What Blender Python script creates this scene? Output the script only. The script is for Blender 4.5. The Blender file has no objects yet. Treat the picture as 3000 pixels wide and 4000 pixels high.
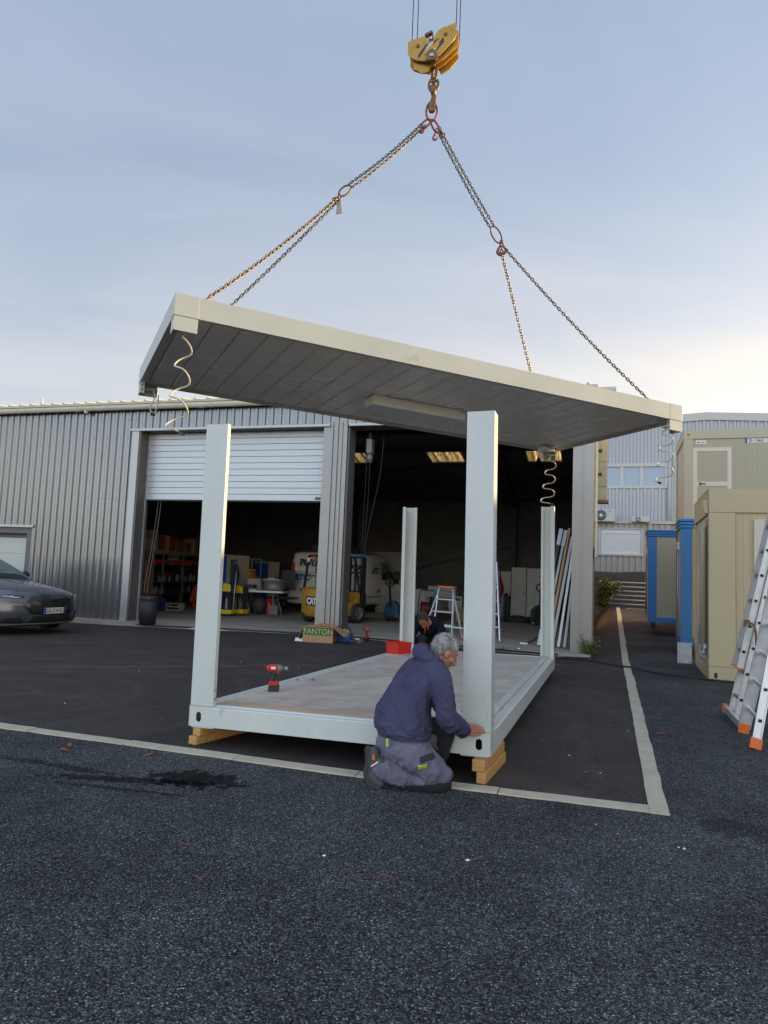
import bpy, bmesh, math, random
from mathutils import Vector, Matrix, Quaternion, noise
from mathutils.geometry import tessellate_polygon
from mathutils.bvhtree import BVHTree
random.seed(7)
R = math.radians
S = bpy.context.scene
COL = S.collection

# ------------------------------------------------------------------ camera
CAM = Vector((3.19530, -4.95988, 1.42626))
CR = Matrix(((0.95105376, -0.30880587, -0.01164745),
             (0.30636090, 0.94712223, -0.09540697),
             (0.04049380, 0.08716884, 0.99537021)))      # columns: right, forward, up
F = 2709.3                                              # focal length in pixels of a 3000 x 4000 frame
cd = bpy.data.cameras.new("camera")
cam = bpy.data.objects.new("camera", cd)
COL.objects.link(cam)
cd.sensor_fit = 'VERTICAL'
cd.sensor_height = 36.0
cd.lens = F / 4000 * 36.0
cd.clip_start = 0.05
cd.clip_end = 5000
rt, fw, up = CR.col[0], CR.col[1], CR.col[2]
m = Matrix((( rt.x, up.x, -fw.x, CAM.x), (rt.y, up.y, -fw.y, CAM.y), (rt.z, up.z, -fw.z, CAM.z), (0, 0, 0, 1)))
cam.matrix_world = m
S.camera = cam

# ------------------------------------------------------------------ light
SUN_AZ = R(38.0)          # from +x towards +y
SUN_EL = R(9.0)
S.view_settings.view_transform = 'Standard'
S.view_settings.look = 'None'
S.view_settings.exposure = 1.08
S.view_settings.gamma = 1.0
S.cycles.use_denoising = True
S.cycles.max_bounces = 8
S.cycles.sample_clamp_indirect = 6.0
S.cycles.caustics_reflective = False
S.cycles.caustics_refractive = False

W = bpy.data.worlds.new("World")
S.world = W
W.use_nodes = True
nt = W.node_tree
nt.nodes.clear()
N = nt.nodes.new
out = N('ShaderNodeOutputWorld')
bg = N('ShaderNodeBackground')
sky = N('ShaderNodeTexSky')
sky.sky_type = 'NISHITA'
sky.sun_disc = False
sky.sun_elevation = SUN_EL
sky.sun_rotation = R(90) - SUN_AZ      # measured from +y, clockwise
sky.altitude = 300
sky.air_density = 1.0
sky.dust_density = 2.0
sky.ozone_density = 2.0
bg.inputs['Strength'].default_value = 0.12
# a thin veil of high cloud over the blue, in soft streaks
tc = N('ShaderNodeTexCoord')
sep = N('ShaderNodeSeparateXYZ')
nt.links.new(tc.outputs['Generated'], sep.inputs[0])
def mth(op, a, b=None):
    n = N('ShaderNodeMath'); n.operation = op
    for i, v in enumerate((a, b)):
        if v is None: continue
        if isinstance(v, (int, float)): n.inputs[i].default_value = v
        else: nt.links.new(v, n.inputs[i])
    return n.outputs[0]
zc = mth('ADD', mth('MAXIMUM', sep.outputs[2], 0.0), 0.16)
cx = mth('DIVIDE', sep.outputs[0], zc)
cy = mth('DIVIDE', sep.outputs[1], zc)
cmb = N('ShaderNodeCombineXYZ')
nt.links.new(mth('MULTIPLY', mth('ADD', cx, mth('MULTIPLY', cy, 0.55)), 0.55), cmb.inputs[0])
nt.links.new(mth('MULTIPLY', mth('SUBTRACT', cy, mth('MULTIPLY', cx, 0.5)), 1.25), cmb.inputs[1])
nz = N('ShaderNodeTexNoise')
nz.inputs['Scale'].default_value = 1.3
nz.inputs['Detail'].default_value = 5
nz.inputs['Roughness'].default_value = 0.55
nz.inputs['Distortion'].default_value = 0.5
nt.links.new(cmb.outputs[0], nz.inputs['Vector'])
ramp = N('ShaderNodeMapRange')
ramp.inputs['From Min'].default_value = 0.36
ramp.inputs['From Max'].default_value = 0.72
ramp.inputs['To Min'].default_value = 0.50
ramp.inputs['To Max'].default_value = 0.77
nt.links.new(nz.outputs['Fac'], ramp.inputs['Value'])
veil = N('ShaderNodeMix'); veil.data_type = 'RGBA'
# the veil is warmer and brighter low down towards the sun, pinkish away from it
sd = Vector((math.cos(SUN_AZ), math.sin(SUN_AZ), 0))
dot = mth('ADD', mth('MULTIPLY', sep.outputs[0], sd.x), mth('MULTIPLY', sep.outputs[1], sd.y))
low = mth('POWER', mth('SUBTRACT', 1.0, mth('MINIMUM', mth('MAXIMUM', sep.outputs[2], 0.0), 1.0)), 4.5)
glow = mth('MULTIPLY', low, mth('POWER', mth('MULTIPLY', mth('ADD', dot, 1.0), 0.5), 2.0))
vc = N('ShaderNodeMix'); vc.data_type = 'RGBA'
vc.inputs[6].default_value = (2.05, 2.42, 3.08, 1)
vc.inputs[7].default_value = (9.0, 6.7, 4.0, 1)
nt.links.new(mth('MINIMUM', mth('MULTIPLY', glow, 2.6), 1.0), vc.inputs[0])
vc2 = N('ShaderNodeMix'); vc2.data_type = 'RGBA'
vc2.inputs[7].default_value = (5.4, 4.75, 4.0, 1)
nt.links.new(mth('MULTIPLY', low, 0.48), vc2.inputs[0])
nt.links.new(vc.outputs[2], vc2.inputs[6])
nt.links.new(ramp.outputs[0], veil.inputs[0])
nt.links.new(sky.outputs[0], veil.inputs[6])
nt.links.new(vc2.outputs[2], veil.inputs[7])
# extra brightness added to the sky behind the camera, filling the shaded faces
back = mth('MULTIPLY', mth('MAXIMUM', mth('MULTIPLY', sep.outputs[1], -1.0), 0.0), mth('ADD', 1.35, mth('MULTIPLY', low, 1.6)))
gain = N('ShaderNodeMix'); gain.data_type = 'RGBA'; gain.blend_type = 'MULTIPLY'
gain.inputs[0].default_value = 1.0
nt.links.new(veil.outputs[2], gain.inputs[6])
bv = mth('ADD', back, 1.0)
cb2 = N('ShaderNodeCombineXYZ')
for i in range(3): nt.links.new(bv, cb2.inputs[i])
nt.links.new(cb2.outputs[0], gain.inputs[7])
nt.links.new(gain.outputs[2], bg.inputs['Color'])
nt.links.new(bg.outputs[0], out.inputs[0])

sl = bpy.data.lights.new("sun", 'SUN')
sl.energy = 3.6
sl.angle = R(0.6)
sl.color = (1.0, 0.72, 0.36)
so = bpy.data.objects.new("sun", sl)
COL.objects.link(so)
sdir = Vector((math.cos(SUN_AZ) * math.cos(SUN_EL), math.sin(SUN_AZ) * math.cos(SUN_EL), math.sin(SUN_EL)))
so.rotation_euler = sdir.to_track_quat('Z', 'Y').to_euler()

# ------------------------------------------------------------------ helpers
K = 3000 / 1659
def ray(u, v):
    return CR @ Vector(((u * K - 1500) / F, 1, (2000 - v * K) / F))
def at(u, v, y):
    d = ray(u, v); return CAM + d * ((y - CAM.y) / d.y)
def on(u, v, z=0.0):
    d = ray(u, v); return CAM + d * ((z - CAM.z) / d.z)
def onplane(u, v, p, n):
    d = ray(u, v); n = Vector(n); return CAM + d * ((Vector(p) - CAM).dot(n) / d.dot(n))

def gz(x, y):
    """height of the yard"""
    z = 0.0
    z += 0.045 * math.exp(-((x + 2.6) / 2.2) ** 2 - ((y - 9.0) / 2.6) ** 2)
    z -= 0.05 * max(0, min(1, (-4.5 - x) / 4)) * max(0, min(1, (y - 3) / 5))
    z -= 0.03 * math.exp(-((x - 2.2) / 1.6) ** 2 - ((y - 9.0) / 2.0) ** 2)
    if y > 8.6:
        t = y - 8.6
        z += (0.055 * t * t / 4 if t < 2 else 0.055 * (t - 1)) * max(0, min(1, (x - 2.7) / 0.5)) if t < 13 else 0.055 * 12 * max(0, min(1, (x - 2.7) / 0.5))
    return z

class MB:
    """collects geometry into one mesh"""
    def __init__(s): s.v = []; s.f = []; s.m = []; s.mi = 0; s.sm = []; s.smooth = False
    def add(s, vs, fs, M=None):
        b = len(s.v)
        for p in vs:
            p = Vector(p); s.v.append(tuple(M @ p) if M is not None else tuple(p))
        for f in fs:
            s.f.append(tuple(i + b for i in f)); s.m.append(s.mi); s.sm.append(s.smooth)
        return s
    def box(s, x0, x1, y0, y1, z0, z1, M=None):
        vs = [(x, y, z) for z in (z0, z1) for y in (y0, y1) for x in (x0, x1)]
        return s.add(vs, [(0, 2, 3, 1), (4, 5, 7, 6), (0, 1, 5, 4), (2, 6, 7, 3), (0, 4, 6, 2), (1, 3, 7, 5)], M)
    def cbox(s, c, sz, M=None):
        return s.box(c[0] - sz[0] / 2, c[0] + sz[0] / 2, c[1] - sz[1] / 2, c[1] + sz[1] / 2, c[2] - sz[2] / 2, c[2] + sz[2] / 2, M)
    def bar(s, a, b, w, h, upv=(0, 0, 1)):
        """square bar from a to b, w across, h along upv"""
        a, b = Vector(a), Vector(b); d = (b - a); L = d.length; d.normalize()
        u = Vector(upv); sx = d.cross(u)
        if sx.length < 1e-4: sx = d.cross(Vector((1, 0, 0)))
        sx.normalize(); u = sx.cross(d)
        M = Matrix(((d.x, sx.x, u.x, a.x), (d.y, sx.y, u.y, a.y), (d.z, sx.z, u.z, a.z), (0, 0, 0, 1)))
        return s.box(0, L, -w / 2, w / 2, -h / 2, h / 2, M)
    def tube(s, pts, r, n=8, closed=False, caps=True, flat=1.0):
        pts = [Vector(p) for p in pts]; k = len(pts)
        rs = r if isinstance(r, (list, tuple)) else [r] * k
        vs = []; nrm = None
        for i, p in enumerate(pts):
            if closed: t = pts[(i + 1) % k] - pts[i - 1]
            else: t = pts[min(i + 1, k - 1)] - pts[max(i - 1, 0)]
            if t.length < 1e-9: t = Vector((0, 0, 1))
            t.normalize()
            if nrm is None:
                nrm = t.cross(Vector((0, 0, 1)))
                if nrm.length < 0.05: nrm = t.cross(Vector((1, 0, 0)))
                nrm.normalize()
            nrm = nrm - t * nrm.dot(t)
            if nrm.length < 1e-6: nrm = t.orthogonal()
            nrm.normalize(); bn = t.cross(nrm)
            for j in range(n):
                a = 2 * math.pi * j / n
                vs.append(p + nrm * (math.cos(a) * rs[i]) + bn * (math.sin(a) * rs[i] * flat))
        fs = []
        for i in range(k if closed else k - 1):
            i2 = (i + 1) % k
            for j in range(n):
                fs.append((i * n + j, i * n + (j + 1) % n, i2 * n + (j + 1) % n, i2 * n + j))
        if caps and not closed:
            fs.append(tuple(range(n - 1, -1, -1))); fs.append(tuple((k - 1) * n + j for j in range(n)))
        o = s.smooth; s.smooth = True; s.add(vs, fs); s.smooth = o
        return s
    def lathe(s, prof, n=24, M=None, caps=True):
        """prof: (r, z) list, about z"""
        vs = []; fs = []
        for r, z in prof:
            for j in range(n):
                a = 2 * math.pi * j / n; vs.append((r * math.cos(a), r * math.sin(a), z))
        for i in range(len(prof) - 1):
            for j in range(n):
                fs.append((i * n + j, i * n + (j + 1) % n, (i + 1) * n + (j + 1) % n, (i + 1) * n + j))
        if caps:
            fs.append(tuple(range(n - 1, -1, -1))); fs.append(tuple((len(prof) - 1) * n + j for j in range(n)))
        o = s.smooth; s.smooth = True; s.add(vs, fs, M); s.smooth = o
        return s
    def prism(s, poly, z0, z1, M=None, holes=()):
        """polygon in xy (with holes) extruded z0..z1"""
        loops = [list(poly)] + [list(h) for h in holes]
        tri = tessellate_polygon([[Vector((p[0], p[1], 0)) for p in l] for l in loops])
        flat = [p for l in loops for p in l]; n = len(flat)
        vs = [(p[0], p[1], z0) for p in flat] + [(p[0], p[1], z1) for p in flat]
        fs = []
        for t in tri:
            a, b, c = [Vector((flat[i][0], flat[i][1], 0)) for i in t]
            if (b - a).cross(c - a).z < 0: t = (t[0], t[2], t[1])
            fs.append((t[0] + n, t[1] + n, t[2] + n)); fs.append((t[2], t[1], t[0]))
        o = 0
        for l in loops:
            k = len(l)
            ar = sum(l[i][0] * l[(i + 1) % k][1] - l[(i + 1) % k][0] * l[i][1] for i in range(k))
            if l is not loops[0]: ar = -ar
            for i in range(k):
                a, b = o + i, o + (i + 1) % k
                fs.append((a, b, b + n, a + n) if ar > 0 else (b, a, a + n, b + n))
            o += k
        return s.add(vs, fs, M)
    def sphere(s, c, r, n=12, k=8, sc=(1, 1, 1), M=None):
        vs = []; fs = []
        for i in range(k + 1):
            th = math.pi * i / k
            for j in range(n):
                a = 2 * math.pi * j / n
                vs.append((c[0] + r * sc[0] * math.sin(th) * math.cos(a), c[1] + r * sc[1] * math.sin(th) * math.sin(a), c[2] + r * sc[2] * math.cos(th)))
        for i in range(k):
            for j in range(n):
                fs.append((i * n + j, (i + 1) * n + j, (i + 1) * n + (j + 1) % n, i * n + (j + 1) % n))
        o = s.smooth; s.smooth = True; s.add(vs, fs, M); s.smooth = o
        return s
    def mesh(s, name, mats):
        me = bpy.data.meshes.new(name)
        me.from_pydata(s.v, [], s.f)
        for mm in (mats if isinstance(mats, (list, tuple)) else [mats]): me.materials.append(mm)
        me.polygons.foreach_set('material_index', s.m)
        me.polygons.foreach_set('use_smooth', s.sm)
        me.update()
        return me
    def build(s, name, mats, parent=None, bevel=0, clean=True, loc=None):
        me = s.mesh(name, mats)
        if clean:
            bm = bmesh.new(); bm.from_mesh(me)
            bmesh.ops.remove_doubles(bm, verts=bm.verts, dist=1e-5)
            bmesh.ops.recalc_face_normals(bm, faces=bm.faces)
            bm.to_mesh(me); bm.free()
        o = bpy.data.objects.new(name, me)
        COL.objects.link(o)
        if parent is not None: o.parent = parent
        if loc is not None: o.location = loc
        if bevel:
            b = o.modifiers.new('bevel', 'BEVEL'); b.width = bevel; b.segments = 2; b.limit_method = 'ANGLE'; b.angle_limit = R(40)
        return o

def tag(o, label=None, cat=None, group=None, kind=None):
    if label: o['label'] = label
    if cat: o['category'] = cat
    if group: o['group'] = group
    if kind: o['kind'] = kind
    return o
def thing(name, label, cat, loc=(0, 0, 0), rz=0.0, group=None, M=None):
    o = bpy.data.objects.new(name, None); COL.objects.link(o)
    o.empty_display_size = 0.1
    if M is not None: o.matrix_world = M
    else: o.location = loc; o.rotation_euler = (0, 0, rz)
    return tag(o, label, cat, group)
def dup(root, label, loc=None, rz=None, M=None):
    r = root.copy(); COL.objects.link(r)
    if loc is not None: r.location = loc
    if rz is not None: r.rotation_euler = (0, 0, rz)
    if M is not None: r.matrix_world = M
    r['label'] = label
    for ch in [o for o in bpy.data.objects if o.parent == root]:
        c = ch.copy(); COL.objects.link(c); c.parent = r
        for g in [o for o in bpy.data.objects if o.parent == ch]:
            d = g.copy(); COL.objects.link(d); d.parent = c
    return r

# ------------------------------------------------------------------ materials
MATS = {}
def pbr(name, col, rough=0.5, metal=0.0, var=0.12, vs=3.0, bump=0.0, bs=120.0, rv=0.1, dirt=None, ds=6.0, dthr=0.62, spec=0.5, streak=None, extra=None):
    """principled with noise-driven colour, roughness, bump and patches of dirt"""
    mt = bpy.data.materials.new(name); mt.use_nodes = True
    t = mt.node_tree; b = t.nodes['Principled BSDF']; L = t.links.new
    n = t.nodes.new
    tc = n('ShaderNodeTexCoord'); co = tc.outputs['Object']
    if streak:
        mp = n('ShaderNodeMapping'); mp.inputs['Scale'].default_value = streak; L(co, mp.inputs[0]); vco = mp.outputs[0]
    else: vco = co
    nz = n('ShaderNodeTexNoise'); nz.inputs['Scale'].default_value = vs; nz.inputs['Detail'].default_value = 6; nz.inputs['Roughness'].default_value = 0.6
    L(vco, nz.inputs['Vector'])
    mr = n('ShaderNodeMapRange'); mr.inputs['From Min'].default_value = 0.3; mr.inputs['From Max'].default_value = 0.7
    mr.inputs['To Min'].default_value = 1 - var; mr.inputs['To Max'].default_value = 1 + var
    L(nz.outputs['Fac'], mr.inputs['Value'])
    mx = n('ShaderNodeVectorMath'); mx.operation = 'SCALE'; mx.inputs[0].default_value = col
    L(mr.outputs[0], mx.inputs['Scale'])
    c = mx.outputs[0]
    if dirt:
        n2 = n('ShaderNodeTexNoise'); n2.inputs['Scale'].default_value = ds; n2.inputs['Detail'].default_value = 9; n2.inputs['Roughness'].default_value = 0.7
        L(vco, n2.inputs['Vector'])
        m2 = n('ShaderNodeMapRange'); m2.inputs['From Min'].default_value = dthr; m2.inputs['From Max'].default_value = dthr + 0.1
        m2.inputs['To Max'].default_value = dirt[3] if len(dirt) > 3 else 1
        L(n2.outputs['Fac'], m2.inputs['Value'])
        mm = n('ShaderNodeMix'); mm.data_type = 'RGBA'; mm.inputs[7].default_value = (*dirt[:3], 1)
        L(m2.outputs[0], mm.inputs[0]); L(c, mm.inputs[6]); c = mm.outputs[2]
    L(c, b.inputs['Base Color'])
    b.inputs['Metallic'].default_value = metal
    b.inputs['Specular IOR Level'].default_value = spec
    r2 = n('ShaderNodeMapRange'); r2.inputs['To Min'].default_value = max(0.02, rough - rv); r2.inputs['To Max'].default_value = min(1, rough + rv)
    L(nz.outputs['Fac'], r2.inputs['Value']); L(r2.outputs[0], b.inputs['Roughness'])
    if bump:
        n3 = n('ShaderNodeTexNoise'); n3.inputs['Scale'].default_value = bs; n3.inputs['Detail'].default_value = 4
        L(co, n3.inputs['Vector'])
        bp = n('ShaderNodeBump'); bp.inputs['Strength'].default_value = bump; bp.inputs['Distance'].default_value = 0.01
        L(n3.outputs['Fac'], bp.inputs['Height']); L(bp.outputs[0], b.inputs['Normal'])
    MATS[name] = mt
    return mt
def glass(name, col, rough=0.03, alpha=1.0):
    mt = bpy.data.materials.new(name); mt.use_nodes = True
    b = mt.node_tree.nodes['Principled BSDF']
    b.inputs['Base Color'].default_value = (*col, 1); b.inputs['Roughness'].default_value = rough
    b.inputs['Specular IOR Level'].default_value = 0.9
    b.inputs['Coat Weight'].default_value = 0.6
    return mt

M_PAINT = pbr('cabin_paint', (0.60, 0.61, 0.555), 0.40, 0, 0.07, 1.6, 0.06, 200, rv=.14, dirt=(0.38, 0.34, 0.26, 0.55), ds=3.4, dthr=0.60, streak=(1.6, 1.6, .55))
M_PAINT2 = pbr('roof_paint', (0.56, 0.55, 0.465), 0.38, 0, 0.07, 1.2, 0.06, 200, rv=.14, dirt=(0.36, 0.32, 0.24, 0.5), ds=2.4, dthr=0.61)
M_CEIL = pbr('ceiling_sheet', (0.86, 0.81, 0.74), 0.26, 0, 0.05, 2.0, 0.03, 90)
M_FLOORP = pbr('floor_board', (0.50, 0.43, 0.37), 0.6, 0, 0.22, 3.5, 0.1, 60, dirt=(0.64, 0.56, 0.48, 0.7), ds=1.6, dthr=0.52)
M_DARK = pbr('black_void', (0.012, 0.012, 0.013), 0.8, 0, 0.1)
M_RUBBER = pbr('black_rubber', (0.022, 0.022, 0.023), 0.65, 0, 0.2, 20)
M_BLKPL = pbr('black_plastic', (0.02, 0.02, 0.022), 0.42, 0, 0.15, 10)
M_STEEL = pbr('steel', (0.42, 0.42, 0.42), 0.38, 0.9, 0.15, 8)
M_GALV = pbr('galvanised', (0.50, 0.52, 0.54), 0.45, 0.6, 0.15, 12)
M_ALU = pbr('aluminium', (0.62, 0.62, 0.62), 0.38, 0.7, 0.10, 14)
M_CHAIN = pbr('chain_steel', (0.20, 0.155, 0.105), 0.42, 0.8, 0.25, 12)
M_REDST = pbr('red_lifting_steel', (0.30, 0.055, 0.035), 0.5, 0.2, 0.3, 25, dirt=(0.10, 0.06, 0.04, 0.8), ds=30, dthr=0.55)
M_YEL = pbr('crane_yellow', (0.52, 0.29, 0.035), 0.45, 0.0, 0.12, 6, 0.05, 80, dirt=(0.13, 0.07, 0.03, 0.9), ds=14, dthr=0.60)
M_RUST = pbr('brown_steel', (0.20, 0.11, 0.05), 0.5, 0.4, 0.3, 20, dirt=(0.06, 0.035, 0.02, 0.8), ds=30, dthr=0.55)
M_WOOD = pbr('timber', (0.54, 0.29, 0.09), 0.65, 0, 0.25, 5, 0.3, 60, streak=(9, 1.2, 9), dirt=(0.22, 0.11, 0.04, 0.7), ds=3, dthr=0.58)
M_WHITE = pbr('white_plastic', (0.74, 0.74, 0.72), 0.4, 0, 0.04, 4)
M_CABLE = pbr('cream_cable', (0.62, 0.56, 0.44), 0.45, 0, 0.05, 10)
M_RED = pbr('red_plastic', (0.62, 0.02, 0.012), 0.38, 0, 0.06, 8)
M_ORANGE = pbr('orange_plastic', (0.75, 0.16, 0.02), 0.45, 0, 0.1, 20, dirt=(0.35, 0.10, 0.03, 0.6), ds=40, dthr=0.6)
M_BLUE = pbr('blue_paint', (0.015, 0.17, 0.46), 0.42, 0, 0.08, 3)
M_CARD = pbr('cardboard', (0.42, 0.25, 0.13), 0.8, 0, 0.1, 10)
M_CONC = pbr('kerb_concrete', (0.53, 0.465, 0.35), 0.85, 0, 0.12, 5, 0.35, 150, dirt=(0.16, 0.14, 0.11, 0.9), ds=22, dthr=0.66)
# ------------------------------------------------------------------ ground
def kerb_in(x):
    P = [(-400, -4.5), (-30, -0.55), (-1.76, -0.157), (1.57, -0.150), (3.455, -0.040), (400, -0.04)]
    for (a, b), (c, d) in zip(P, P[1:]):
        if x <= c: return b + (d - b) * (x - a) / (c - a)
    return P[-1][1]

def ground_mats():
    def base(name):
        mt = bpy.data.materials.new(name); mt.use_nodes = True
        t = mt.node_tree; return mt, t, t.nodes.new, t.links.new, t.nodes['Principled BSDF']
    # rolled chippings: every stone its own tone
    mt, t, n, L, b = base('chippings')
    tc = n('ShaderNodeTexCoord'); co = tc.outputs['Object']
    wv = n('ShaderNodeTexNoise'); wv.inputs['Scale'].default_value = 60; L(co, wv.inputs['Vector'])
    vo = n('ShaderNodeTexVoronoi'); vo.inputs['Scale'].default_value = 140; L(co, vo.inputs['Vector'])
    sp = n('ShaderNodeSeparateColor'); L(vo.outputs['Color'], sp.inputs[0])
    rp = n('ShaderNodeValToRGB'); e = rp.color_ramp.elements
    e[0].position = 0.0; e[0].color = (0.0115, 0.0118, 0.0120, 1); e[1].position = 1.0; e[1].color = (0.27, 0.275, 0.28, 1)
    for p, c in ((0.35, (0.0305, 0.0315, 0.0325)), (0.7, (0.066, 0.068, 0.070)), (0.94, (0.112, 0.115, 0.118))):
        q = rp.color_ramp.elements.new(p); q.color = (*c, 1)
    L(sp.outputs[0], rp.inputs[0])
    edge = n('ShaderNodeMapRange'); edge.inputs['From Min'].default_value = 0.25; edge.inputs['From Max'].default_value = 0.75
    edge.inputs['To Min'].default_value = 1.1; edge.inputs['To Max'].default_value = 0.42
    L(vo.outputs['Distance'], edge.inputs['Value'])
    pn = n('ShaderNodeTexNoise'); pn.inputs['Scale'].default_value = 0.8; pn.inputs['Detail'].default_value = 9; pn.inputs['Roughness'].default_value = 0.68; L(co, pn.inputs['Vector'])
    pr = n('ShaderNodeMapRange'); pr.inputs['From Min'].default_value = 0.3; pr.inputs['From Max'].default_value = 0.7
    pr.inputs['To Min'].default_value = 0.62; pr.inputs['To Max'].default_value = 1.4; L(pn.outputs['Fac'], pr.inputs['Value'])
    def mul(a, c):
        q = n('ShaderNodeMath'); q.operation = 'MULTIPLY'
        for i, v in enumerate((a, c)):
            if isinstance(v, (int, float)): q.inputs[i].default_value = v
            else: L(v, q.inputs[i])
        return q.outputs[0]
    fac = mul(edge.outputs[0], pr.outputs[0])
    # oil and water stains with a shape of their own
    sn = n('ShaderNodeTexNoise'); sn.inputs['Scale'].default_value = 12; sn.inputs['Detail'].default_value = 8; sn.inputs['Roughness'].default_value = 0.7; L(co, sn.inputs['Vector'])
    for (cx, cy, rx, ry, dk, ang) in ((0.58, -0.78, 0.30, 0.17, 0.24, 0.1), (0.20, -0.98, 0.5, 0.06, 0.32, 0.28), (-0.45, -0.92, 0.5, 0.045, 0.5, 0.0), (0.25, -1.16, 0.5, 0.025, 0.45, 0.12), (3.95, -0.25, 0.2, 0.15, 0.62, 0)):
        mp = n('ShaderNodeMapping'); mp.vector_type = 'TEXTURE'
        mp.inputs['Location'].default_value = (cx, cy, 0); mp.inputs['Rotation'].default_value = (0, 0, ang); mp.inputs['Scale'].default_value = (rx, ry, 50)
        L(co, mp.inputs[0])
        ln = n('ShaderNodeVectorMath'); ln.operation = 'LENGTH'; L(mp.outputs[0], ln.inputs[0])
        ad = n('ShaderNodeMath'); ad.operation = 'ADD'; L(ln.outputs['Value'], ad.inputs[0])
        s2 = n('ShaderNodeMapRange'); s2.inputs['To Min'].default_value = -1.7; s2.inputs['To Max'].default_value = 1.7; L(sn.outputs['Fac'], s2.inputs['Value']); L(s2.outputs[0], ad.inputs[1])
        r3 = n('ShaderNodeMapRange'); r3.inputs['From Min'].default_value = 0.95; r3.inputs['From Max'].default_value = 1.15; r3.inputs['To Min'].default_value = dk; r3.inputs['To Max'].default_value = 1.0
        L(ad.outputs[0], r3.inputs['Value']); fac = mul(fac, r3.outputs[0])
    sc = n('ShaderNodeVectorMath'); sc.operation = 'SCALE'; L(rp.outputs[0], sc.inputs[0]); L(mul(fac, 1.62), sc.inputs['Scale'])
    L(sc.outputs[0], b.inputs['Base Color'])
    b.inputs['Roughness'].default_value = 0.75; L(mul(fac, 0.22), b.inputs['Specular IOR Level'])
    bp = n('ShaderNodeBump'); bp.inputs['Strength'].default_value = 1.0; bp.inputs['Distance'].default_value = 0.005; bp.invert = True
    ad = n('ShaderNodeMath'); ad.operation = 'ADD'; L(vo.outputs['Distance'], ad.inputs[0]); L(mul(sp.outputs[1], 0.9), ad.inputs[1])
    L(ad.outputs[0], bp.inputs['Height']); L(bp.outputs[0], b.inputs['Normal'])
    chip = mt
    # older, finer asphalt of the bay, brownish with sweeping marks
    mt, t, n, L, b = base('bay_asphalt')
    tc = n('ShaderNodeTexCoord'); co = tc.outputs['Object']
    fn = n('ShaderNodeTexNoise'); fn.inputs['Scale'].default_value = 95; fn.inputs['Detail'].default_value = 3; L(co, fn.inputs['Vector'])
    rp = n('ShaderNodeValToRGB'); e = rp.color_ramp.elements
    e[0].position = 0.32; e[0].color = (0.024, 0.0195, 0.018, 1); e[1].position = 0.74; e[1].color = (0.094, 0.075, 0.066, 1)
    L(fn.outputs['Fac'], rp.inputs[0])
    pn = n('ShaderNodeTexNoise'); pn.inputs['Scale'].default_value = 0.7; pn.inputs['Detail'].default_value = 8; pn.inputs['Roughness'].default_value = 0.65; pn.inputs['Distortion'].default_value = 1.6; L(co, pn.inputs['Vector'])
    pr = n('ShaderNodeMapRange'); pr.inputs['From Min'].default_value = 0.3; pr.inputs['From Max'].default_value = 0.72; pr.inputs['To Min'].default_value = 0.75; pr.inputs['To Max'].default_value = 1.35; L(pn.outputs['Fac'], pr.inputs['Value'])
    # pale dust swept in arcs
    mp = n('ShaderNodeMapping'); mp.inputs['Location'].default_value = (3.0, -1.0, 0); mp.inputs['Scale'].default_value = (1, 1, 1); L(co, mp.inputs[0])
    wv = n('ShaderNodeTexWave'); wv.wave_type = 'RINGS'; wv.rings_direction = 'Z'; wv.inputs['Scale'].default_value = 0.55; wv.inputs['Distortion'].default_value = 5; wv.inputs['Detail'].default_value = 4; wv.inputs['Detail Scale'].default_value = 1.4
    L(mp.outputs[0], wv.inputs['Vector'])
    wr = n('ShaderNodeMapRange'); wr.inputs['From Min'].default_value = 0.75; wr.inputs['From Max'].default_value = 1.0; wr.inputs['To Max'].default_value = 0.20; L(wv.outputs['Fac'], wr.inputs['Value'])
    wm = n('ShaderNodeMath'); wm.operation = 'MULTIPLY'; L(wr.outputs[0], wm.inputs[0]); L(pn.outputs['Fac'], wm.inputs[1])
    sc = n('ShaderNodeVectorMath'); sc.operation = 'SCALE'; L(rp.outputs[0], sc.inputs[0]); L(pr.outputs[0], sc.inputs['Scale'])
    mx = n('ShaderNodeMix'); mx.data_type = 'RGBA'; mx.inputs[7].default_value = (0.16, 0.14, 0.12, 1); L(wm.outputs[0], mx.inputs[0]); L(sc.outputs[0], mx.inputs[6])
    # grit: rare pale specks
    vo = n('ShaderNodeTexVoronoi'); vo.inputs['Scale'].default_value = 70; L(co, vo.inputs['Vector'])
    sp = n('ShaderNodeSeparateColor'); L(vo.outputs['Color'], sp.inputs[0])
    g = n('ShaderNodeMapRange'); g.inputs['From Min'].default_value = 0.965; g.inputs['From Max'].default_value = 1.0; L(sp.outputs[0], g.inputs['Value'])
    m2 = n('ShaderNodeMix'); m2.data_type = 'RGBA'; m2.inputs[7].default_value = (0.13, 0.12, 0.12, 1); L(g.outputs[0], m2.inputs[0]); L(mx.outputs[2], m2.inputs[6])
    L(m2.outputs[2], b.inputs['Base Color'])
    b.inputs['Roughness'].default_value = 0.75; b.inputs['Specular IOR Level'].default_value = 0.18
    bp = n('ShaderNodeBump'); bp.inputs['Strength'].default_value = 0.6; bp.inputs['Distance'].default_value = 0.003; L(fn.outputs['Fac'], bp.inputs['Height']); L(bp.outputs[0], b.inputs['Normal'])
    return chip, mt
CHIP, BAY = ground_mats()

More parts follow.
